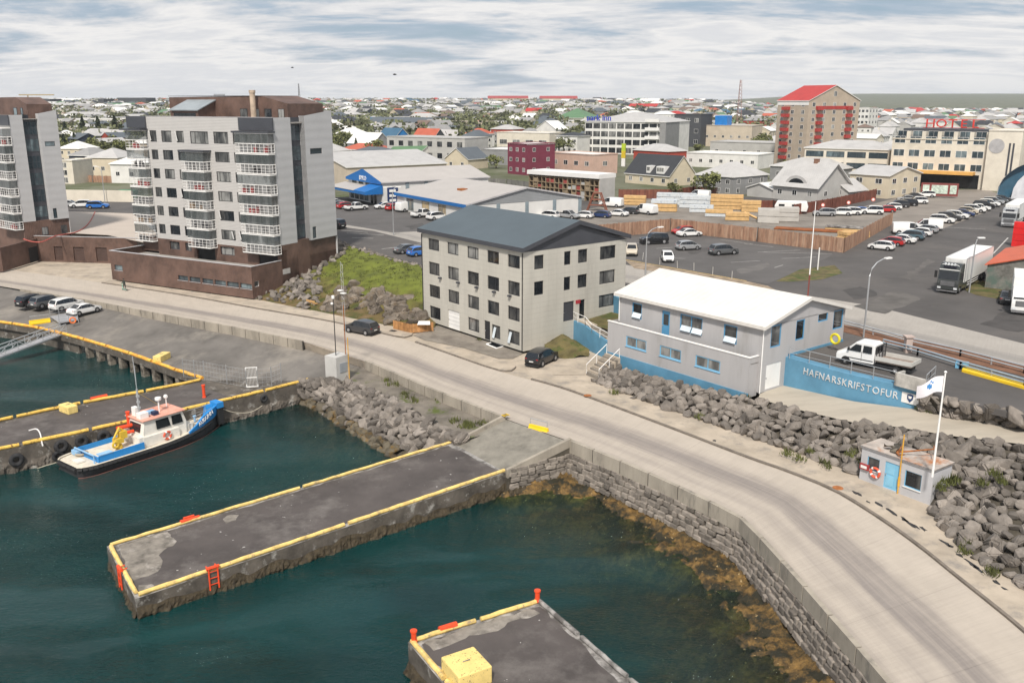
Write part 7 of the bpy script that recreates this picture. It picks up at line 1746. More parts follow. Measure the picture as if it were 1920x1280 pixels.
for k in range(3):mb=MB();mb.box(.085,.1,1.7,3.4,.7+1.1*k,1.3+1.1*k);mb.build('poster_print',m_white,sg)
o,d,_=s1.side('right')
for a in(6,11,16,21):mb=MB();mb.box(0,.12,a,a+.9,0,5.0);mb.build('pillar',m_pil,s1.root)
s2=Bld('shop_hall','low white shop hall with blue eaves and grey gable beside the blue gabled shop',G(875,420,UP),-56,29.7,28.5,'shop')
walls(s2,m_shop,3.6);roof_gable(s2,MATS['shop roof'],3.6,2.6,'x',.4,.3,m_copper,ribbed('grey gable sheet',(.25,.26,.27),.3,'Z',.5,.2))
mb=MB();mb.box(-30.2,.5,-.52,-.42,3.15,3.8);mb.build('blue_eaves',m_sblue,s2.root)
mb=MB();mb.face([(.05,-.2,3.5),(.05,28.7,3.5),(.05,14.2,6.2)]);mb.build('gable_sheet',MATS['grey gable sheet'],s2.root)
o,d,_=s2.side('front')
for a in(4.5,11.5,18.5):add_win(s2.root,o,d,a,a+3.2,.4,2.9,fr=m_pil,gl=glass_mat('shop poster window %d'%a,dark=(.05,.09,.12),light=(.55,.42,.25),share=.6),proud=.05,v=(.5,))
o,d,_=s2.side('right')
for a in(0.0,7,14,21,27.7):mb=MB();mb.box(0,.12,a,a+.8,0,3.5);mb.build('pillar',m_pil,s2.root)
mb=MB();mb.box(-14.5,-12.6,6.5,8.0,5.0,5.5);mb.build('skylight',m_rust,s2.root)
b3=tb('big pale shed roof standing behind the blue gabled shop','shed',(652,352),560,838,333,'beige','light grey','gable',3.2,-56,rows=0,cols=0,rcols=0,z=UP,axis='y',h=5.5)
tb('maroon three storey house with white trim','town_house',(988,329),952,1040,272,'maroon','white','flat',rows=3,cols=3,rcols=2)
tb('pink and white two storey house right of the maroon house','town_house',(1110,328),1032,1157,292,'pink','white','flat',rows=1,cols=4,rcols=1,wsz=(2.0,1.5),wy=(4.2,))
tb('red house with pale hip roof and one wide window','town_house',(1250,318),1187,1286,285,'red','light grey','hip',2.2,rows=1,cols=2,rcols=1)
hd=tb('cream house with steep black roof and white dormers','town_house',(1254,350),1172,1302,330,'cream','dark','gable',5.2,rows=1,cols=4,rcols=2,axis='x')
for a,w2 in((-8.2,1.5),(-3.6,3.0)):
 mb=MB();mb.box(a-w2/2,a+w2/2,.2,3.5,hd.root.location.z*0+3.0,5.4);mb.build('dormer',m_wframe,hd.root);add_win(hd.root,(a-w2/2,.2),(1,0),.15,w2-.15,3.9,5.1,fr=m_wframe,gl=g_dark,proud=.04,v=(.33,.66))
tb('grey two storey house with pale hip roof and corner bay','town_house',(1372,367),1304,1437,333,'grey','light grey','hip',3.2,rows=2,cols=4,rcols=3)
hg=tb('grey house with steep pale roof, half round dormer and brick chimney','town_house',(1531,380),1447,1590,350,'pale grey','light grey','gable',5.0,rows=1,cols=3,rcols=2,axis='x',over=.7)
chimney(hg,-hg.w*.42,hg.d*.5,6.5,hg.d*0+9.6,.5,M('brown brick',(.22,.12,.08),.9))
mb=MB();n_=10;P=[(-hg.w*.5+3.2*math.cos(math.pi*i/n_),3.4+2.6*math.sin(math.pi*i/n_))for i in range(n_+1)];mb.loft([[(x,.4,z)for x,z in P],[(x,5.5,z)for x,z in P]]);mb.build('dormer',mr_['light grey'],hg.root,merge=True)
mb=MB();P=[(-hg.w*.5+2.3*math.cos(math.pi*i/n_),3.6+1.7*math.sin(math.pi*i/n_))for i in range(n_+1)];mb.face([(x,.36,z)for x,z in P]);mb.build('arched_window',g_dark,hg.root)
tb('grey annex with sloping pale roof and arched window','annex',(1590,376),1535,None,362,'pale grey','light grey','gable',2.4,-51,8,rows=1,cols=0,rcols=1,axis='y')
tb('wide house with grey hip roof behind the steep roofed house','town_house',(1570,345),1442,None,318,'grey','light grey','hip',2.5,-45,14,rows=1,cols=4,rcols=1)
tb('white garage roof between the two grey houses','garage',(1447,372),1400,None,356,'pale grey','white','gable',1.2,-51,8,rows=0,cols=0,rcols=0)
tb('cream two storey house with low grey roof by the parked cars','town_house',(1663,373),1590,1722,330,'cream','light grey','gable',1.8,rows=2,cols=2,rcols=3,axis='x',wsz=(1.8,1.3))
HA=-37
hl=tb('cream hotel wing with three rows of windows','hotel_wing',(1662,345),1504,None,282,'ivory','light grey','hip',2.2,HA,14,rows=3,cols=4,rcols=0,wsz=(7.0,1.7),fr=m_dgrey,gl=g_blue,cat='hotel')
hr=tb('cream hotel block with roof terraces and orange canopy','hotel',(1840,356),1664,None,265,'ivory','dark','flat',0,HA,14,rows=3,cols=6,rcols=0,wsz=(2.9,1.9),fr=m_wframe,gl=g_blue,cat='hotel',wy=(6.6,10.2,13.8))
hh=PL(1840,265,hr.O,HA)[1]-hr.O.z
mb=MB();mb.box(-hr.w+2,0,2.5,12,hh,hh+3.0);mb.build('penthouse',m_dgrey,hr.root)
for k in range(6):
 x=-hr.w+hr.w*(k+.5)/6;mb=MB();mb.box(x+1.6,x+2.6,-.02,2.5,hh+.3,hh+2.3);mb.build('terrace_pillar',mw_['ivory'],hr.root)
 add_win(hr.root,(-hr.w,2.45),(1,0),x+hr.w-1.4,x+hr.w+1.4,hh+.4,hh+2.4,name='terrace_window',fr=m_wframe,gl=g_blue,proud=.03,v=(.5,))
railing(hr.root,[(-hr.w,.1,hh+.3),(0,.1,hh+.3)],.9,2,m_dgrey,'terrace_railing',2.5,.04)
mb=MB();mb.box(-hr.w-6,-2,-3.5,.0,3.9,4.7);mb.build('orange_canopy',M('orange canopy',(.66,.36,.10),.6),hr.root);mb=MB();mb.box(-hr.w+1,-1,-.1,-.02,.1,3.8);mb.build('dark_shopfront',g_tint,hr.root)
HS=link('roof_sign',None,hr.root);HS.location=(-hr.w*.42,6,hh+3.0);m_sred=M('sign red',(.55,.04,.03),.5)
for i,c in enumerate('HOTEL'):add_text(HS,c,3.2,(-6.0+i*2.9,0,.3),0,m_sred,.2,name='letter',sx=1.2)
mb=MB()
for zq in(.2,2.5):mb.tube([(-8,.3,zq),(8,.3,zq)],.07,5)
mb.build('sign_frame',m_sred,HS)
he=tb('tall cream end of the hotel with round emblem','hotel_end',(1903,360),1840,None,247,'ivory','white','flat',0,HA,15,rows=0,cols=0,rcols=0,cat='hotel')
eh=PL(1903,247,he.O,HA)[1]-he.O.z
mb=MB();mb.lathe([(0,.08),(1.9,.08),(1.9,0)],24,0,Matrix.Translation((-he.w*.72,-.02,eh-3.8))@Matrix.Rotation(R(90),4,'X'));mb.build('emblem',M('grey emblem',(.38,.37,.37),.6),he.root)
for k in range(2):mb=MB();mb.box(-he.w*.36+.9*k,-he.w*.36+.9*k+.45,-.06,0,eh-11.5,eh-3);mb.build('dark_slot',m_dgrey,he.root)
vo=G(1930,372,UP);VH=thing('vaulted_hall','white vaulted hall with blue glass front and red arrow at the right edge','building',vo,R(-37))
mb=MB();P=[(-7+13*(1-math.cos(math.pi*i/16)),10*math.sin(math.pi*i/16)**.8)for i in range(9)]
mb.loft([[(x,y,z)for x,z in P]for y in(-3,16)],closed=False,caps=False);mb.build('vault',M('white vault',(.62,.63,.66),.45),VH,smooth=True)
m_vg=M('blue glazing',(.04,.11,.17),.1,spec=.7)
mb=MB();mb.face([(x,-1.5,z)for x,z in P]+[(P[-1][0],-1.5,0)]);mb.build('glass_front',m_vg,VH)
Q=[(x+3.4,z*.93)for x,z in P]
mb=MB();mb.loft([[(x,y,z)for x,z in Q]+[(Q[-1][0],y,0)]for y in(-3.2,-1.6)]);mb.build('white_face',MATS['white vault'],VH,merge=True)
mb=MB();mb.prism([(-.7,0),(.7,0),(.7,2.4),(1.1,2.4),(0,3.6),(-1.1,2.4),(-.7,2.4)],0,.1);o=mb.build('red_arrow',m_sred,VH);o.location=(4.4,-3.3,3.8);o.rotation_euler.x=R(90)
ta_=tb('tall beige block with bright red gable roof and red balconies','tower_block',(1507,312),1450,1601,189,'tan','red','gable',5.4,-62,None,rows=8,cols=3,rcols=5,wsz=(1.5,1.5),cat='apartment block',axis='x',base=2)
tH=PL(1507,189,ta_.O,-62)[1]-ta_.O.z;m_rb=M('red balcony',(.36,.045,.04),.6)
for k in range(8):
 z_=2.2+(tH-3)*k/8
 mb=MB();mb.box(-ta_.w*.8,-ta_.w*.8+3.4,-1.1,-.02,z_,z_+1.2);mb.build('balcony',m_rb,ta_.root)
 for y in(.2,.78):mb=MB();mb.box(.02,1.1,ta_.d*y-1.2,ta_.d*y+1.4,z_,z_+1.2);mb.build('balcony',m_rb,ta_.root)
mb=MB();mb.box(.02,.14,ta_.d*.14,ta_.d*.86,tH-3.1,tH-1.9);mb.build('red_band',m_rb,ta_.root)
mb=MB();mb.box(-ta_.w-.1,.05,-.1,.0,tH-1.6,tH-.1);mb.build('white_band',m_wframe,ta_.root)
add_win(ta_.root,(0,0),(0,1),ta_.d*.5-.8,ta_.d*.5+.8,tH+1.6,tH+3.4,fr=m_wframe,gl=g_dark,proud=.05)
tb('white and black five storey block right of the red gabled tower','town_block',(1625,256),1603,1642,203,'white','dark','flat',0,-40,rows=5,cols=3,rcols=3,wsz=(1.6,1.6),fr=m_dgrey,cat='apartment block')
pk=tb('long white hotel with three window rows and blue sign on its pale roof','hotel',(1246,292),1096,1290,230,'white','light grey','hip',4.0,-28,rows=4,cols=10,rcols=0,wsz=(5.2,2.3),fr=m_dgrey,gl=g_dark,cat='hotel')
pH=PL(1246,230,pk.O,-28)[1]-pk.O.z
add_text(pk.root,'park inn',3.6,(-pk.w*.83,.5,pH+.6),0,M('sign blue',(.03,.05,.42),.5),.3)
mb=MB();mb.box(-2.5,.1,-.1,pk.d*.55,-1,pH-.02);mb.build('grey_corner',mw_['grey'],pk.root)
for k in range(4):mb=MB();mb.box(-9,-2.6,-1.4,-.02,3.3+3.6*k,4.6+3.6*k);mb.build('balcony',m_wframe,pk.root)
tb('dark grey block right of the hotel with the blue sign','town_block',(1312,276),1262,None,216,'dark grey','dark','flat',0,-28,20,rows=3,cols=3,rcols=0,wsz=(2,2),cat='building')
bb=tb('beige block with bright blue roof box','town_block',(1408,277),1317,None,237,'beige','light grey','flat',0,-28,22,rows=1,cols=6,rcols=0,cat='building')
mb=MB();bh=PL(1408,237,bb.O,-28)[1]-bb.O.z;mb.box(-bb.w*.8,-bb.w*.55,3,12,bh,bh+5);mb.build('blue_roof_box',M('strong blue',(.01,.17,.5),.5),bb.root)
tb('white low building with two flat roof levels','town_block',(1420,318),1285,None,292,'white','white','flat',0,-35,16,rows=1,cols=7,rcols=0,cat='building')
tb('grey low building behind the white flat roofs','town_block',(1462,302),1330,None,270,'pale grey','light grey','flat',0,-35,18,rows=1,cols=5,rcols=0,cat='building')
tb('white house with black roof left of the long white hotel','town_house',(1082,290),1043,None,256,'white','dark','hip',1.6,-35,11,rows=2,cols=4,rcols=0)
tb('cream flat building with three wide windows','town_block',(1030,285),932,None,251,'ivory','white','flat',0,-33,14,rows=1,cols=4,rcols=0,wsz=(4.2,2.2),cat='building')
tb('dark red house with pale hip roof above the cream flat building','town_house',(962,268),921,None,243,'red','light grey','hip',2.2,-35,11,rows=2,cols=3,rcols=0)
tb('grey blue hall with white roof edge left of the maroon house','town_block',(1000,312),895,None,284,'grey','white','flat',0,-30,18,rows=0,cols=0,rcols=0,cat='building')
tb('long pale building with a row of eight windows','town_block',(872,305),727,None,261,'pale grey','light grey','flat',0,-33,16,rows=2,cols=8,rcols=0,wsz=(2.4,2.0),fr=m_dgrey,cat='building')
tb('small white house with green gable roof','town_house',(786,303),728,None,288,'white','green','gable',3.0,-38,11,rows=1,cols=5,rcols=0,axis='x')
tb('cream house with dark slate gable roof beside the shop roofs','town_house',(878,318),835,None,299,'cream','slate','gable',3.6,-38,11,rows=1,cols=2,rcols=0)
tb('grey bungalow with blue grey hip roof right of the tall block','town_house',(722,309),648,None,291,'tan','slate','hip',2.4,-33,13,rows=1,cols=4,rcols=0)
tb('house with orange red hip roof behind the blue grey roof','town_house',(712,298),640,None,283,'white','orange red','hip',2.4,-33,11,rows=1,cols=3,rcols=0)
tb('white steep roofed house with three skylights','town_house',(700,288),652,None,270,'grey','white','gable',4.6,-40,11,rows=1,cols=2,rcols=0,axis='x')
tb('house with steep orange red gable roof','town_house',(812,278),772,None,262,'dark grey','orange red','gable',5.0,-40,10,rows=1,cols=2,rcols=0,axis='x')
tb('dark house with white gables beside the steep orange red roof','town_house',(850,276),815,None,262,'navy','light grey','gable',4.5,-40,10,rows=1,cols=2,rcols=0)
tb('blue house with steep blue roof','town_house',(738,283),706,None,262,'blue','blue','gable',5.0,-40,12,rows=1,cols=1,rcols=0)
tb('small white house with orange red roof left of the dark red house','town_house',(905,276),872,None,252,'white','orange red','hip',2.6,-40,9,rows=2,cols=2,rcols=0)
tb('white gabled house with pale blue front','town_house',(1042,268),1004,None,243,'white','white','gable',4.4,-40,11,rows=2,cols=2,rcols=0,axis='y')
tb('long school with dark roof and many windows','long_building',(802,248),690,None,231,'tan','slate','gable',3.4,-25,16,rows=1,cols=14,rcols=0,cat='building',wsz=(2,2))
tb('long beige building with flat pale roof','long_building',(905,247),818,None,229,'beige','light grey','flat',0,-28,16,rows=2,cols=9,rcols=0,cat='building')
tb('green roofed school on the rise left of the white hotel','long_building',(1100,240),1040,None,222,'sage','green','hip',7.0,-25,30,rows=1,cols=6,rcols=0,cat='building',wsz=(2.5,2))
tb('pale building below the green roofed school','long_building',(1095,258),1030,None,240,'sage','light grey','flat',0,-28,14,rows=1,cols=8,rcols=0,cat='building')
tb('navy two storey house with white window frames','town_house',(172,333),134,None,293,'navy','grey','hip',2.2,-20,11,rows=2,cols=2,rcols=0)
tb('beige two storey house with pale hip roof between the tall blocks','town_house',(224,336),167,None,297,'cream','light grey','hip',2.6,-12,12,rows=1,cols=3,rcols=0)
tb('white house with round window beside the balconies','town_house',(262,344),210,None,309,'white','white','hip',2.2,-12,12,rows=1,cols=2,rcols=0)
tb('cream house with white hip roof at the edge of the end wall','town_house',(152,306),112,None,280,'cream','white','hip',2.6,-15,11,rows=2,cols=3,rcols=0)
tb('cream block with three dark windows behind the end wall','town_house',(140,345),108,None,303,'ivory','white','flat',0,-12,9,rows=3,cols=1,rcols=0,wsz=(1.8,1.6))
tb('long white school above the fir trees','long_building',(236,244),112,None,224,'white','white','flat',0,-10,16,rows=1,cols=14,rcols=0,cat='building')
tb('pink house with pale roof and two skylights','town_house',(222,275),192,None,259,'pink','light grey','gable',3.8,-20,11,rows=1,cols=2,rcols=0,axis='x')
tb('house with white metal roof under the fir trees','town_house',(192,271),160,None,256,'white','light grey','gable',3.6,-20,10,rows=1,cols=2,rcols=0,axis='x')
for c,xl,yt,lab in[((275,200),222,184,'wide dark blue building on the skyline'),((196,200),185,186,'small dark box building on the skyline'),((95,202),62,186,'dark building on the skyline beside the crane')]:
 b=tb(lab,'skyline_building',c,xl,None,yt,'dark grey','slate','flat',0,-10,25,rows=0,cols=0,rcols=0,cat='building')
so=G(1846,539,UP);SA=-36;c_=Vector((math.cos(R(SA)),math.sin(R(SA)),0));
sh=Bld('shed','stained concrete shed with bright red roof at the right edge',so+c_*12,SA,12,16,'shed')
walls(sh,M('stained concrete',(.17,.165,.15),.9,var=.35,scale=.9,bump=.5,stain=((.10,.14,.12),.4,.5,.62)),3.0);roof_gable(sh,M('red sheet roof',(.52,.105,.045),.55,var=.1),3.0,1.7,'y',.3,.12,None,MATS['stained concrete'])
def plank_fence(label,pts,h,mat,wd=.16,step=None,name='plank_fence',posts=2.4):
 r=thing(name,label,'fence');mb=MB();n=0
 for a,b in zip(pts,pts[1:]):
  d_=(b-a).normalized();L2=(b-a).length;k_=int(L2/wd);nn=Vector((-d_.y,d_.x,0))
  for i in range(k_):
   p=a+d_*(i*wd+.01)+nn*random.uniform(-.015,.015);q=p+d_*(wd-.02);hh=h+random.uniform(-.04,.04);t=nn*.025
   mb.prism([p.xy,q.xy,(q+t).xy,(p+t).xy],a.z+(b.z-a.z)*i/k_,a.z+(b.z-a.z)*i/k_+hh,random.choice((0,0,1,2)))
 sh_=mb.build('planks',mat,r);tag(sh_,kind='stuff')
 for a,b in zip(pts,pts[1:]):
  for p in resample([a,b],step=posts):mb=MB();mb.box(p.x-.06,p.x+.06,p.y+.05,p.y+.17,p.z,p.z+h+.1);mb.build('post',mat[1],r)
 return r
mf=[M('fence plank %d'%i,c,.85,var=.25,scale=2,stretch=(1,1,.25))for i,c in enumerate(((.32,.19,.125),(.28,.16,.105),(.37,.235,.16)))]
plank_fence('long brown plank fence between the car park and the timber yard',[up(*q)for q in((1118,447),(1257,434),(1420,453),(1582,474),(1672,421))],2.35,mf,.3)
mrf=[M('red brown plank %d'%i,c,.8,var=.2)for i,c in enumerate(((.17,.055,.035),(.14,.045,.03),(.20,.07,.045)))]
plank_fence('red brown fence behind the parked cars at the grey houses',[up(*q)for q in((1488,404),(1560,391),(1600,382),(1642,372))],2.3,mrf,.3)
plank_fence('dark red fence in front of the black roofed house',[up(*q)for q in((1160,372),(1262,372),(1300,366),(1345,368))],2.2,mrf,.35)
plank_fence('low red brown fence between the grey house and the caravan',[up(*q)for q in((1395,391),(1450,389),(1470,396))],1.6,mrf,.35)
mgf=[M('grey plank %d'%i,c,.85,var=.2)for i,c in enumerate(((.16,.155,.145),(.13,.125,.12),(.19,.185,.17)))]
plank_fence('weathered grey fence behind the shop halls',[up(*q)for q in((905,352),(950,354),(1000,360))],2.6,mgf,.4)
plank_fence('orange brown fence below the navy house',[up(*q)for q in((136,340),(175,342),(212,343))],2.0,mf,.4)
wq=[up(118,377),up(250,379)];d_=(wq[1]-wq[0]).normalized();nn=Vector((-d_.y,d_.x,0))*.3
mb=MB();mb.prism([wq[0].xy,wq[1].xy,(wq[1]+nn).xy,(wq[0]+nn).xy],UP,UP+2.7);tag(mb.build('cream_wall',mw_['ivory']),'long cream wall across the street from the blue car','wall')
rk=Bld('timber_rack','long open timber rack with grid front behind the shop hall',up(1122,379),-43,27,6,'rack')
rk.w=-PL(992,379,rk.O,-43)[0]
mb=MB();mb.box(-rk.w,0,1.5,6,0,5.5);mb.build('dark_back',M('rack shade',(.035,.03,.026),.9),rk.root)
mb=MB();mb.box(-rk.w-.3,.3,-.5,6.3,5.5,6.5);mb.build('fascia',m_wframe,rk.root)
mb=MB();mb.box(.0,.3,0,6,0,5.5);mb.build('end_wall',mw_['pale grey'],rk.root)
mm=M('raw timber',(.26,.20,.13),.9,var=.25)
for k in range(4):mb=MB();mb.box(-rk.w,0,0,1.5,1.05+1.3*k,1.2+1.3*k);mb.build('shelf',mm,rk.root)
for k in range(17):x=-rk.w*k/16;mb=MB();mb.box(x-.08,x+.08,-.05,1.5,0,5.5);mb.build('upright',mm,rk.root)
for k in range(40):
 x=-rk.w*(random.randrange(16)+.5)/16;zz_=1.3*random.randrange(4);mb=MB();mb.box(x-.6,x+.6,.1,1.4,zz_+(.0 if zz_==0 else-.1),zz_+random.uniform(.4,.9));mb.build('timber_pack',random.choice([mm,M('red pack',(.3,.06,.05),.8),M('wrapped pack',(.4,.4,.38),.6),m_tim]),rk.root)
m_ply=M('fresh timber',(.56,.36,.16),.8,var=.15,scale=1.5);m_wrap=M('white wrap',(.56,.59,.61),.4,var=.12,scale=1.2,bump=.5,stain=((.25,.30,.36),1.2,.55,.65));m_bag=M('grey bags',(.44,.42,.39),.8,var=.1,bump=.4)
def stack(label,px,py,L2,W2,layers,lh,ang,mat,group='stacks in the timber yard'):
 r=thing('timber_stack',label,'stack',up(px,py),R(ang),group)
 for k in range(layers):
  z=k*(lh+.1);mb=MB();n=max(3,int(W2/.3))
  for i in range(n):
   y0=-W2/2+W2*i/n;e=random.uniform(-.08,.08);mb.box(-L2/2+e,L2/2+e,y0+.008,y0+W2/n-.008,z+.1,z+lh+.1+random.uniform(-.02,.02))
  mb.build('plank_pack',mat[k%len(mat)],r)
  for x in(-L2*.35,0,L2*.35):mb=MB();mb.box(x-.05,x+.05,-W2/2,W2/2,z,z+.098);mb.build('batten',mm,r)
 return r
for a in[('tan timber stack topped with white wrapped packs, left of the yard',1245,396,5.5,2.4,3,.75,-15,[m_ply,m_ply,m_wrap]),('long white wrapped pack behind the tan stacks',1268,384,9,2.2,3,.8,-15,[m_wrap]),('white wrapped packs in the middle of the yard',1312,390,9,2.2,3,.8,-15,[m_wrap]),('lower white wrapped pack in front of the others',1315,398,5,2.0,2,.7,-15,[m_wrap]),('tall tan timber stack right of the wrapped packs',1362,392,7,2.4,4,.7,-15,[m_ply]),('squat tan stack beside the tall one',1408,397,4,2.2,3,.7,-15,[m_ply]),('low tan stack on a white wrapped base',1348,406,5.5,2.2,2,.6,-15,[m_wrap,m_ply]),('short tan stack nearest the plank fence',1382,413,4.6,2.2,2,.7,-15,[m_ply]),('pallet block of grey bags with white cover',1440,417,4.0,3.6,2,1.25,-15,[m_bag]),('second pallet block of grey bags beside the first',1474,414,4.6,3.6,3,.8,-15,[m_bag]),('loose pale boards at the right end of the yard',1590,432,8,2.0,2,.3,-25,[m_ply,m_pieredge]),('fresh yellow boards inside the fence corner',1600,446,5,2.4,2,.5,20,[m_ply]),('small pile of fresh boards near the fence corner',1560,452,4,1.8,1,.5,15,[m_ply]),('tan stack by the white vans behind the yard',1190,384,5,2.4,3,.6,-15,[m_ply])]:stack(*a)
mb=MB();mb.box(-6,6,-1.6,1.6,.1,.25);o=mb.build('rusty_sheets',M('rusty steel mesh',(.24,.075,.02),.9,var=.3));o.location=up(1515,432);o.rotation_euler.z=R(-25);tag(o,'flat rust brown steel sheets lying in the timber yard','sheets')
mb=MB();mb.tube([(0,0,.3),(3.2,.2,1.6)],.25,4);o=mb.build('leaning_beam',m_ply);o.location=up(1425,415);o.rotation_euler.z=R(150);tag(o,'long yellow beam leaning on the squat tan stack','beam')
tf=thing('trestle','rust red timber trestle beside the grey shop gable','trestle',up(1118,396),R(-20))
for y in(0,1.2):
 for s_ in(-1,1):mb=MB();mb.tube([(s_*2.2,y,0),(s_*.7,y,4)],.14,4);mb.build('leg',M('red brown beam',(.22,.08,.05),.8),tf)
for z in(1.2,2.4,3.8):mb=MB();mb.box(-2.2+z*.36,2.2-z*.36,-.05,1.25,z,z+.2);mb.build('rung',MATS['red brown beam'],tf)
cv=car_at('van','white',(1310,373),150,UP,'white panel van behind the wrapped timber packs',size=1.15)
CVN=Bld('caravan','white touring caravan behind the pallet blocks',up(1512,402),-20,6.5,2.4,'caravan')
mb=MB();mb.loft([[(x,y,z)for x,z in((-6.5,.5),(0,.5),(.2,1.4),(-.2,2.6),(-6.2,2.6),(-6.7,1.6))]for y in(0,2.4)]);bevel(mb.build('shell',m_white,CVN.root,merge=True),.15,3)
for x in(-5.2,-2.5):mb=MB();mb.box(x-.6,x+.6,-.03,0,1.3,2.0);mb.build('window',g_tint,CVN.root)
for s_,y in((-1,.1),(1,2.3)):wheel(CVN.root,-3.2,y,.33,s_)
def lamp(label,base,top,z=UP,arm=2.0,adir=0,double=False,group='street lamps'):
 b=G(*base,z);h=PL(top[0],top[1],b,0)[1]-z;r=thing('street_lamp',label,'street lamp',b,0,group);a=Vector((math.cos(R(adir)),math.sin(R(adir)),0))
 mb=MB();mb.tube([(0,0,0),(0,0,h*.8)]+[tuple(Vector((0,0,h*(.8+.2*math.sin(t*math.pi/2))))+a*arm*(1-math.cos(t*math.pi/2)))for t in(.3,.6,.85,1)],[.1,.08,.07,.06,.06,.05],8);mb.build('pole',m_galv,r)
 for s_ in((1,-1)if double else(1,)):
  p=Vector((0,0,h))+a*arm*s_;mb=MB();mb.box(-.1,.75,-.18,.18,-.06,.08);o=mb.build('lamp_head',m_white,r);o.location=p;o.rotation_euler.z=R(adir)+(0 if s_>0 else math.pi)
  if s_<0:mb=MB();mb.tube([(0,0,h),tuple(p)],.05,6);mb.build('arm',m_galv,r)
 return r
lamp('tall curved street lamp between the harbour office and the lorry street',(1619,632),(1645,488),UP,2.2,30)
lamp('curved street lamp at the corner of the small car park',(1210,516),(1228,428),UP,2.0,30)
lamp('double headed street lamp in front of the blue gabled shop',(738,441),(738,351),UP,.8,10,True)
lamp('thin street lamp beyond the garage roof',(197,379),(193,312),UP,1.0,180)
lamp('slim pole standing in front of the charcoal lorry trailer',(1817,548),(1826,446),UP,.3,0)
ms=thing('radio_mast','thin red and white mast standing at the corner of the harbour office','mast',G(1506,657,UP));hM=PL(1540,378,ms.location,0)[1]-UP
mb=MB();mb.tube([(0,0,-3),(0,0,hM*.52)],.07,6);mb.build('lower_pole',M('dark red steel',(.18,.045,.035),.6),ms);mb=MB();mb.tube([(0,0,hM*.52),(0,0,hM)],[.06,.03],6);mb.build('upper_pole',m_white,ms);mb=MB();mb.box(-.2,.2,-.2,.2,4.3,4.8);mb.build('box',m_white,ms)
mb=MB();mb.tube([(0,0,0),(0,0,3.2)],.09,6);o=mb.build('white_post',m_white);o.location=up(1533,506);tag(o,'short white post on the dry grass verge','post')
for i,(px,py)in enumerate([(1205,487),(1237,496),(1270,503),(1301,507),(1336,515),(1372,523)]):
 mb=MB();mb.tube([(0,0,0),(random.uniform(-.1,.1),0,1.1)],.05,6);o=mb.build('bollard',m_paintw);o.location=up(px,py);tag(o,'thin pale bollard along the yellow street edge of the car park','bollard','thin bollards of the car park')
def lattice(label,px,py0,py1,dist,wb,name='lattice_mast',cat='mast',mat=None):
 d_=ray(px,py0);t=dist/d_.y;b=Vector((d_.x*t,dist,terrain(d_.x*t,dist)));h=PL(px,py1,b,0)[1]-b.z;r=thing(name,label,cat,b);mb=MB()
 for k in range(3):
  a=k*2.094;mb.tube([(wb*math.cos(a),wb*math.sin(a),0),(wb*.25*math.cos(a),wb*.25*math.sin(a),h)],max(.09,dist*.00022),4)
 mb.build('legs',mat or M('red white steel',(.32,.2,.18),.6),r);mb=MB();n=14
 for i in range(n):
  for k in range(3):
   a,c=k*2.094,(k+1)*2.094;r0,r1=wb*(1-.75*i/n),wb*(1-.75*(i+1)/n);mb.tube([(r0*math.cos(a),r0*math.sin(a),h*i/n),(r1*math.cos(c),r1*math.sin(c),h*(i+1)/n)],max(.05,dist*.00015),3)
 mb.build('bracing',mat or MATS['red white steel'],r);return r,h
lattice('tall lattice mast left of the red gabled tower block',1383,250,150,620,2.6)
lattice('grey telecom mast on the skyline above the apartment roof',562,200,157,900,1.6,mat=M('grey steel',(.2,.2,.21),.6))
cr_,ch=lattice('distant yellow tower crane on the left skyline',55,202,178,1500,2.0,'tower_crane','crane',M('crane steel',(.35,.26,.12),.6))
mb=MB();mb.box(-14,42,-.8,.8,ch-1,ch+.8);mb.build('jib',MATS['crane steel'],cr_)
def guard(label,pts,h=.75,mat=None):
 r=thing('guard_rail',label,'guard rail');q=[up(*p)for p in pts];mb=MB()
 for z in(h,h-.3):mb.tube([p+Vector((0,0,z))for p in q],.085,4)
 mb.build('rail',mat or M('blue grey rail',(.30,.36,.41),.5,.3),r)
 for a,b in zip(q,q[1:]):
  for p in resample([a,b],step=4):mb=MB();mb.box(p.x-.07,p.x+.07,p.y-.05,p.y+.05,UP,UP+h);mb.build('post',m_galv,r)
guard('blue grey guard rail behind the crew cab truck',[(1655,650),(1720,667),(1800,692),(1920,727),(2050,765)])
guard('pale guard rail along the edge of the concrete street',[(1578,612),(1700,645),(1800,668),(1920,700),(2060,738)],.7,m_galv)
mb=MB();mb.prism([p.xy for p in(up(1803,697),up(1925,731),up(1925,725),up(1806,691))],UP,UP+.22);tag(mb.build('yellow_kerb',M('fresh yellow paint',(.76,.50,.02),.6)),'long bright yellow kerb on the deck beside the guard rail','kerb')
mb=MB();mb.box(-.3,.3,-.3,.3,0,1.5);mb.box(-.42,.42,-.42,.42,1.5,1.62);o=mb.build('stone_post',M('pinkish post',(.45,.36,.32),.8));o.location=up(1701,660);tag(o,'square pale post between the two guard rails','post')
mb=MB();mb.box(-.5,.5,-.3,.3,0,.6);o=mb.build('blue_end_block',m_lbframe);o.location=up(1803,690);o.rotation_euler.z=R(-37);tag(o,'light blue end block at the start of the yellow kerb','block')
hs=thing('hose_reel','yellow hose reel on the side wall of the harbour office','hose reel',G(1562,640,UP+.9),R(38));mb=MB();mb.torus(.45,.13,16,8,0,Matrix.Translation((0,-.2,.3))@Matrix.Rotation(R(90),4,'Y'));mb.build('hose',M('yellow hose',(.66,.56,.03),.5),hs)
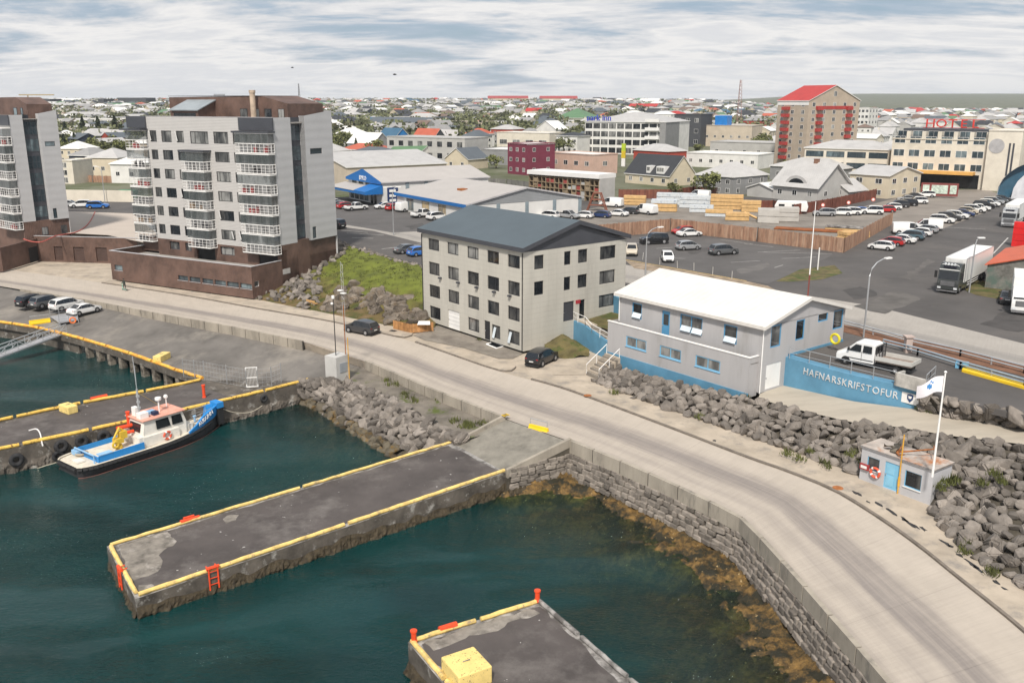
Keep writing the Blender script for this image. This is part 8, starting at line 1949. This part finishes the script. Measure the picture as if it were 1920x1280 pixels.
nb=Bld('notice_board','dark red notice board with a town map beside the parked cars',up(1795,372),-22,8.5,.4,'notice board');mb=MB();mb.box(-8.5,0,0,.3,.4,3.6);mb.build('frame',M('dark red timber',(.2,.05,.045),.7),nb.root)
for x0_,x1_ in((-8.1,-6.6),(-6.1,-2.4),(-1.9,-.4)):mb=MB();mb.box(x0_,x1_,-.06,0,1.0,3.1);mb.build('map_panel',M('map print',(.50,.58,.50),.5,var=.3,scale=2),nb.root)
py_=thing('pylon_sign','green and yellow pylon sign in front of the white hotel','sign',GT(1168,312),R(-30));mb=MB();mb.box(-.7,.7,0,.5,0,3);mb.build('base',m_wframe,py_.parent or py_)
for k,c in enumerate(((.62,.45,.03),(.40,.50,.03))):mb=MB();mb.box(-.75,.75,-.05,.55,3+2.6*k,5.6+2.6*k);mb.build('panel',M('sign panel %d'%k,c,.5),py_)
tt=thing('red_crates','bright red crate stack at the right edge above the shed','crates',up(1912,462),R(-37))
for k in range(4):mb=MB();mb.box(-1.2,1.2,-.6,.6,1.02*k,1.02*k+.98);mb.build('crate',M('crate red',(.62,.015,.015),.5),tt)
for i,(px,py,dist,s_)in enumerate([(548,127,120,.8),(740,140,90,1.0)]):
 d_=ray(px,py);p=Vector((0,0,CAMH))+d_*(dist/d_.y);bd=thing('bird',['small dark bird high above the apartment roof','dark bird with wings spread, flying over the town'][i],'bird',p,R(20));mb=MB();mb.lathe([(0,-.2),(.05,-.1),(.06,.05),(.02,.2)],8,0,Matrix.Rotation(R(90),4,'Y'));mb.build('body',m_trim,bd)
 for s in(-1,1):mb=MB();mb.face([(-.06,s*.03,.02),(.08,s*.03,.02),(.05,s*.3*s_,.1),(-.03,s*.45*s_,.06),(-.08,s*.28*s_,.08)]);mb.build('wing',m_trim,bd)
for px,py,lab in[(1542,388,'round white sign on the red brown fence, nearest the caravan'),(1590,383,'middle round white sign on the red brown fence'),(1636,377,'round white sign on the red brown fence, nearest the cream house')]:
 mb=MB();mb.lathe([(0,.04),(.42,.04),(.42,0)],16,0,Matrix.Rotation(R(90),4,'X'));o=mb.build('round_sign',m_white);o.location=up(px,py+11)+Vector((-.1,-.25,1.7));o.rotation_euler.z=R(-30);tag(o,lab,'sign');mb=MB();mb.lathe([(.3,.05),(.42,.05)],16,0,Matrix.Rotation(R(90),4,'X'));mb.build('red_ring',m_red,o)
gc=thing('container','green skip container behind the long cream wall','container',up(236,372),R(-12));mb=MB();mb.loft([[(x,y,z)for x,z in((-1.8,0),(1.8,0),(2.3,1.9),(-2.3,1.9))]for y in(0,2)]);mb.build('skip_body',M('skip green',(.03,.25,.12),.6),gc)
m_leaf=M('deciduous foliage',(.135,.145,.05),.8,var=.5,scale=.9,rand=.3);m_fir=M('fir foliage',(.05,.066,.034),.85,var=.45,scale=.9,rand=.2);m_bark=M('bark',(.09,.07,.05),.9)
def crown_mesh(seed,kind):
 rr=random.Random(seed);mb=MB()
 def leaf(p,s):
  n=Vector((rr.gauss(0,1),rr.gauss(0,1),rr.gauss(.5,.8))).normalized();a=n.orthogonal().normalized()*s;b=n.cross(a)
  mb.face([p+a,p+b*.8,p-a*.9,p-b]);
 if kind=='fir':
  for i in range(420):
   t=rr.random()**.7;r_=(1-t)*.30*(.75+.25*math.sin(t*40))*rr.uniform(.5,1.08);a=rr.uniform(0,6.28);leaf(Vector((r_*math.cos(a),r_*math.sin(a),.08+.92*t-r_*.25)),.05)
 else:
  blobs=[(Vector((rr.uniform(-.26,.26),rr.uniform(-.26,.26),rr.uniform(.38,.78))),rr.uniform(.17,.28))for _ in range(7)]
  for i in range(480):
   c,r_=rr.choice(blobs);v=Vector((rr.gauss(0,1),rr.gauss(0,1),rr.gauss(0,1))).normalized()*r_*rr.uniform(.6,1.06);leaf(c+v,rr.uniform(.035,.06))
 return mb.mesh('crown',m_fir if kind=='fir' else m_leaf)
CROWN={k:[crown_mesh(i,k)for i in range(4)]for k in('leaf','fir')}
tm=MB();tm.tube([(0,0,-.05),(.01,0,.3),(0,.01,.6)],[.035,.025,.01],6);tm.tube([(.01,0,.3),(.14,.05,.55)],[.018,.006],5);tm.tube([(.01,0,.33),(-.12,-.06,.58)],[.018,.006],5);TRK=tm.mesh('trunk',m_bark)
def tree(p,h,kind,label,group=None,wide=1.0):
 r=thing('fir_tree' if kind=='fir' else 'leafy_tree',label,'tree',p,random.uniform(0,6.28),group);r.scale=(h*wide,h*wide,h);link('crown',random.choice(CROWN[kind]),r);link('trunk',TRK,r);return r
for px,py,h,k,w_,lab in[(1322,369,6.5,'leaf',1.25,'round green tree in front of the grey hip roofed house'),(1266,371,4.0,'leaf',1.2,'small bush by the dark red fence'),(125,268,11,'fir',1.3,'dark fir tree nearest the white end wall'),(158,262,13,'fir',1.1,'slender fir tree in front of the long white school'),(187,264,13,'fir',1.2,'dark fir tree in the middle of the group of firs'),(219,266,14,'fir',1.2,'tallest fir tree, close to the dark balcony top'),(228,270,10,'fir',1.2,'small fir tree beside the tallest one'),(148,285,9,'leaf',1.3,'broad green tree left of the pink house'),(180,292,9,'leaf',1.3,'olive green tree above the navy house'),(196,297,8,'leaf',1.3,'round tree above the beige hip roofed house'),(212,290,7,'leaf',1.2,'brownish tree below the pink house'),(700,296,8,'leaf',1.2,'dark green tree beside the steep blue roof'),(1000,320,6,'leaf',1.4,'green bush left of the maroon house'),(930,316,5,'leaf',1.5,'low bush behind the shop halls'),(1085,262,9,'leaf',1.2,'tall green tree left of the white hotel'),(1092,250,8,'leaf',1.2,'green tree above the tall one at the hotel'),(1305,290,5,'leaf',1.3,'small tree by the white flat roofs'),(1475,322,4,'leaf',1.6,'yellow green bush behind the grey hip roof')]:
 p=GT(px,py)if py<345 else up(px,py);tree(p,h,k,lab,wide=w_)
def clear(x,y,rad):
 for O,an,w_,d_ in PLACED:
  c,s=math.cos(R(an)),math.sin(R(an));u,v=(x-O.x)*c+(y-O.y)*s,-(x-O.x)*s+(y-O.y)*c
  if-w_-rad<u<rad and-rad<v<d_+rad:return False
 return True
def proj(p):
 f=p.y*math.cos(PITCH)+(CAMH-p.z)*math.sin(PITCH);return 960+FPX*p.x/f,640-FPX*((p.y)*math.sin(PITCH)+(p.z-CAMH)*math.cos(PITCH))/f
rt=random.Random(5);spots=[]
ca,sa=math.cos(R(-38)),math.sin(R(-38))
for i in range(-90,90):
 for j in range(-10,110):
  if(i%5==0)or(j%3==0 and rt.random()<.8):continue
  u,v=i*21+rt.uniform(-4,4),j*19+rt.uniform(-4,4);x,y=u*ca-v*sa,u*sa+v*ca+100
  if y<285 or y>1650 or abs(x)>y*.62+25:continue
  p=Vector((x,y,terrain(x,y)));px,py=proj(p)
  if py>300 or(px>1440 and py>285)or(px>930 and px<1440 and py>292):continue
  if not clear(x,y,9):continue
  if any(abs(px-a)<b and py>c for a,b,c in((1190,105,272),(1525,90,292),(870,160,290),(1362,60,268),(980,60,278))):continue
  spots.append(p)
spots.sort(key=lambda p:p.y)
ROOFW=[('white',3.6),('light grey',5),('grey',5),('dark',2),('red',.6),('orange red',.6),('blue',.3),('green',.5),('brown',1),('slate',2)]
WALLW=[('white',6),('cream',2.5),('pale grey',3),('grey',1.5),('tan',1.2),('ivory',3),('pink',.6),('sage',.6),('red',.4),('navy',.3)]
def pick(ws):
 t=rt.uniform(0,sum(w for _,w in ws))
 for k,w in ws:
  t-=w
  if t<=0:return k
 return ws[-1][0]
LANDM=[(300,'beyond the two apartment blocks'),(640,'behind the tall apartment block'),(760,'above the shop halls'),(930,'beyond the long pale building'),(1090,'left of the long white hotel'),(1300,'behind the long white hotel'),(1440,'near the lattice mast'),(1640,'by the red gabled tower block'),(5000,'behind the cream hotel')]
def house_geo(mb,p,an,w_,d_,h,rise,shape,mwi,mri):
 mt=Matrix.Translation(p)@Matrix.Rotation(an,4,'Z');q=lambda*c:tuple(mt@Vector(c));a,b=w_/2,d_/2;e=.4
 c=[(-a,-b),(a,-b),(a,b),(-a,b)]
 for k in range(4):m_,n_=c[k],c[(k+1)%4];mb.face([q(*m_,-3),q(*n_,-3),q(*n_,h),q(*m_,h)],mwi)
 A,B=(q(-a-e,0,h+rise),q(a+e,0,h+rise))if shape=='gable' else(q(-a+b,0,h+rise),q(a-b,0,h+rise))
 E=[q(-a-e,-b-e,h-.05),q(a+e,-b-e,h-.05),q(a+e,b+e,h-.05),q(-a-e,b+e,h-.05)]
 if shape=='flat':mb.face([q(-a,-b,h),q(a,-b,h),q(a,b,h),q(-a,b,h)],mri);return
 mb.face([E[0],E[1],B,A],mri);mb.face([E[2],E[3],A,B],mri)
 if shape=='gable':mb.face([q(-a,-b,h),q(-a,b,h),A],mwi);mb.face([q(a,-b,h),q(a,b,h),B],mwi)
 else:mb.face([E[1],E[2],B],mri);mb.face([E[3],E[0],A],mri)
NEAR=[];far=MB();wk,rk_=list(TWALL),list(TROOF);nind=0
for idx,p in enumerate(spots):
 w_,d_=rt.uniform(10,17),rt.uniform(8,11);h=rt.choice((3.2,3.6,5.6,6.0,6.4));rise=rt.uniform(1.6,3.6);shape=rt.choice(('gable','gable','hip','hip','flat'));an=R(-38)+rt.choice((0,math.pi/2))+rt.uniform(-.12,.12)
 if rt.random()<.07:w_*=2.2
 wl,rf_=pick(WALLW),pick(ROOFW);px,py=proj(p)
 if nind<235 and-40<px<1960:
  nind+=1;place=next(t for lim,t in LANDM if px<lim)
  lab=f"{'long' if w_ > 18 else 'small' if h < 4 else 'tall'} {wl} {'flat roofed' if shape == 'flat' else shape + ' roofed'} house with {rf_} roof {place}"
  NEAR.append((p,f"{wl} house, {rf_} roof,"));r=thing('town_house',lab,'house',p,an,'houses of the town '+place)
  mb=MB();house_geo(mb,Vector(),0,w_,d_,h,rise,shape,0,1);wf=[f for f,m in zip(mb.f,mb.m)if m==0]
  a=MB();b=MB();a.v=list(mb.v);b.v=list(mb.v)
  for f,m in zip(mb.f,mb.m):(a if m==0 else b).f.append(f);(a if m==0 else b).m.append(0)
  for q_,nm,mt in((a,'wall',mw_[wl]),(b,'roof',mr_[rf_])):
   z_=MB()
   for f in q_.f:z_.face([q_.v[k]for k in f])
   z_.build(nm,mt,r)
  if py>214 and nind<150:
   n_=max(2,int(w_/3.2));rows_=1 if h<4.5 else 2
   for o_,d2,L2,n2 in(((-w_/2,-d_/2),(1,0),w_,n_),((-w_/2,d_/2),(0,-1),d_,2),((w_/2,-d_/2),(0,1),d_,2)):
    for ro in range(rows_):
     for k in range(n2):
      c=L2*(k+.5)/n2;add_win(r,o_,d2,c-.75,c+.75,.9+2.8*ro,2.3+2.8*ro,fr=m_wframe,gl=g_dark,proud=.05,fw=.1)
  if shape!='flat' and rt.random()<.35:mb=MB();mb.box(-.4,.4,-.4,.4,h,h+rise+.9);mb.build('chimney',mw_['ivory'],r)
 else:house_geo(far,p,an,w_*1.1,d_*1.1,h,rise,shape,wk.index(wl),len(wk)+rk_.index(rf_))
fo=far.build('far_houses',[mw_[k]for k in wk]+[mr_[k]for k in rk_]);tag(fo,kind='stuff')
tsp=[]
for k in range(8200):
 y=300*(1900/300)**rt.random();x=rt.uniform(-1,1)*(y*.60+20);p=Vector((x,y,terrain(x,y)));px,py=proj(p)
 dens=.55+.6*noise.noise((x/90,y/130,2))+(.35 if px<1100 else-.22)-(.5 if px>1500 else 0)
 if rt.random()>dens or py>292 or(px>1440 and py>240)or not clear(x,y,5):continue
 if any(abs(px-a)<b and py>c for a,b,c in((1190,105,262),(1525,90,250),(870,160,280),(1362,60,255),(980,70,265))):continue
 tsp.append(p)
tsp.sort(key=lambda p:p.y)
for i,p in enumerate(tsp[:170]):
 k='fir' if rt.random()<.2 else 'leaf';h=rt.uniform(5,9);px,py=proj(p);place=next(t for lim,t in LANDM if px<lim)
 tree(p,h,k,f"{'high' if h > 7 else 'low'} {'fir' if k == 'fir' else 'leafy tree'} by {min(NEAR, key=lambda q: (q[0] - p).length)[1]} {place}",'garden trees '+place,1.15)
mb=MB()
def clump(p,h,wd_,n,s):
 for i in range(n):
  v=Vector((rt.gauss(0,.4)*wd_,rt.gauss(0,.4)*wd_,h*rt.uniform(.15,1)));c=p+v;nn=Vector((rt.gauss(0,1),rt.gauss(0,1),rt.gauss(.4,1))).normalized();a=nn.orthogonal().normalized()*s*rt.uniform(.6,1.2);b=nn.cross(a);mb.face([c+a,c+b,c-a,c-b])
for p in tsp[170:]:clump(p,rt.uniform(5,9),rt.uniform(5,9),30,1.25)
for k in range(750):
 px=rt.uniform(-60,1640)if rt.random()<.75 else rt.uniform(-60,1100);y=rt.uniform(1350,2000);d_=ray(px,190);x=d_.x/d_.y*y;clump(Vector((x,y,terrain(x,y))),rt.uniform(3,8)if px>560 else rt.uniform(2,5),rt.uniform(8,16),26,1.7)
tag(mb.build('far_trees',M('far foliage',(.125,.135,.065),.9,var=.5,scale=.06)),kind='stuff')
for px0,px1,lab in((915,990,'long red roofed terrace on the skyline, left one'),(1012,1082,'long red roofed terrace on the skyline, right one')):
 y=1500;a,b=ray(px0,192),ray(px1,192);A,B=Vector((a.x/a.y*y,y,0)),Vector((b.x/b.y*y,y,0));m_=(A+B)/2;m_.z=terrain(m_.x,m_.y);r=thing('long_terrace',lab,'building',m_)
 g=MB();house_geo(g,Vector(),0,(B-A).length,14,9,4,'gable',0,1)
 for mi,nm,mt in((0,'wall',mw_['cream']),(1,'roof',M('dull red roof',(.3,.06,.06),.7))):
  z_=MB()
  for f,q_ in zip(g.f,g.m):
   if q_==mi:z_.face([g.v[k]for k in f])
  z_.build(nm,mt,r)
mb=MB();mb.box(-6400,6400,-720,6500,-10.6,84)
hz_=M('haze air',(1,1,1));nt=hz_.node_tree;nt.nodes.clear();o_=N(nt,'ShaderNodeOutputMaterial');v_=N(nt,'ShaderNodeVolumePrincipled');v_.inputs['Color'].default_value=(.86,.92,1,1);v_.inputs['Density'].default_value=.00008;nt.links.new(v_.outputs[0],o_.inputs['Volume'])
tag(mb.build('haze',hz_),kind='stuff')
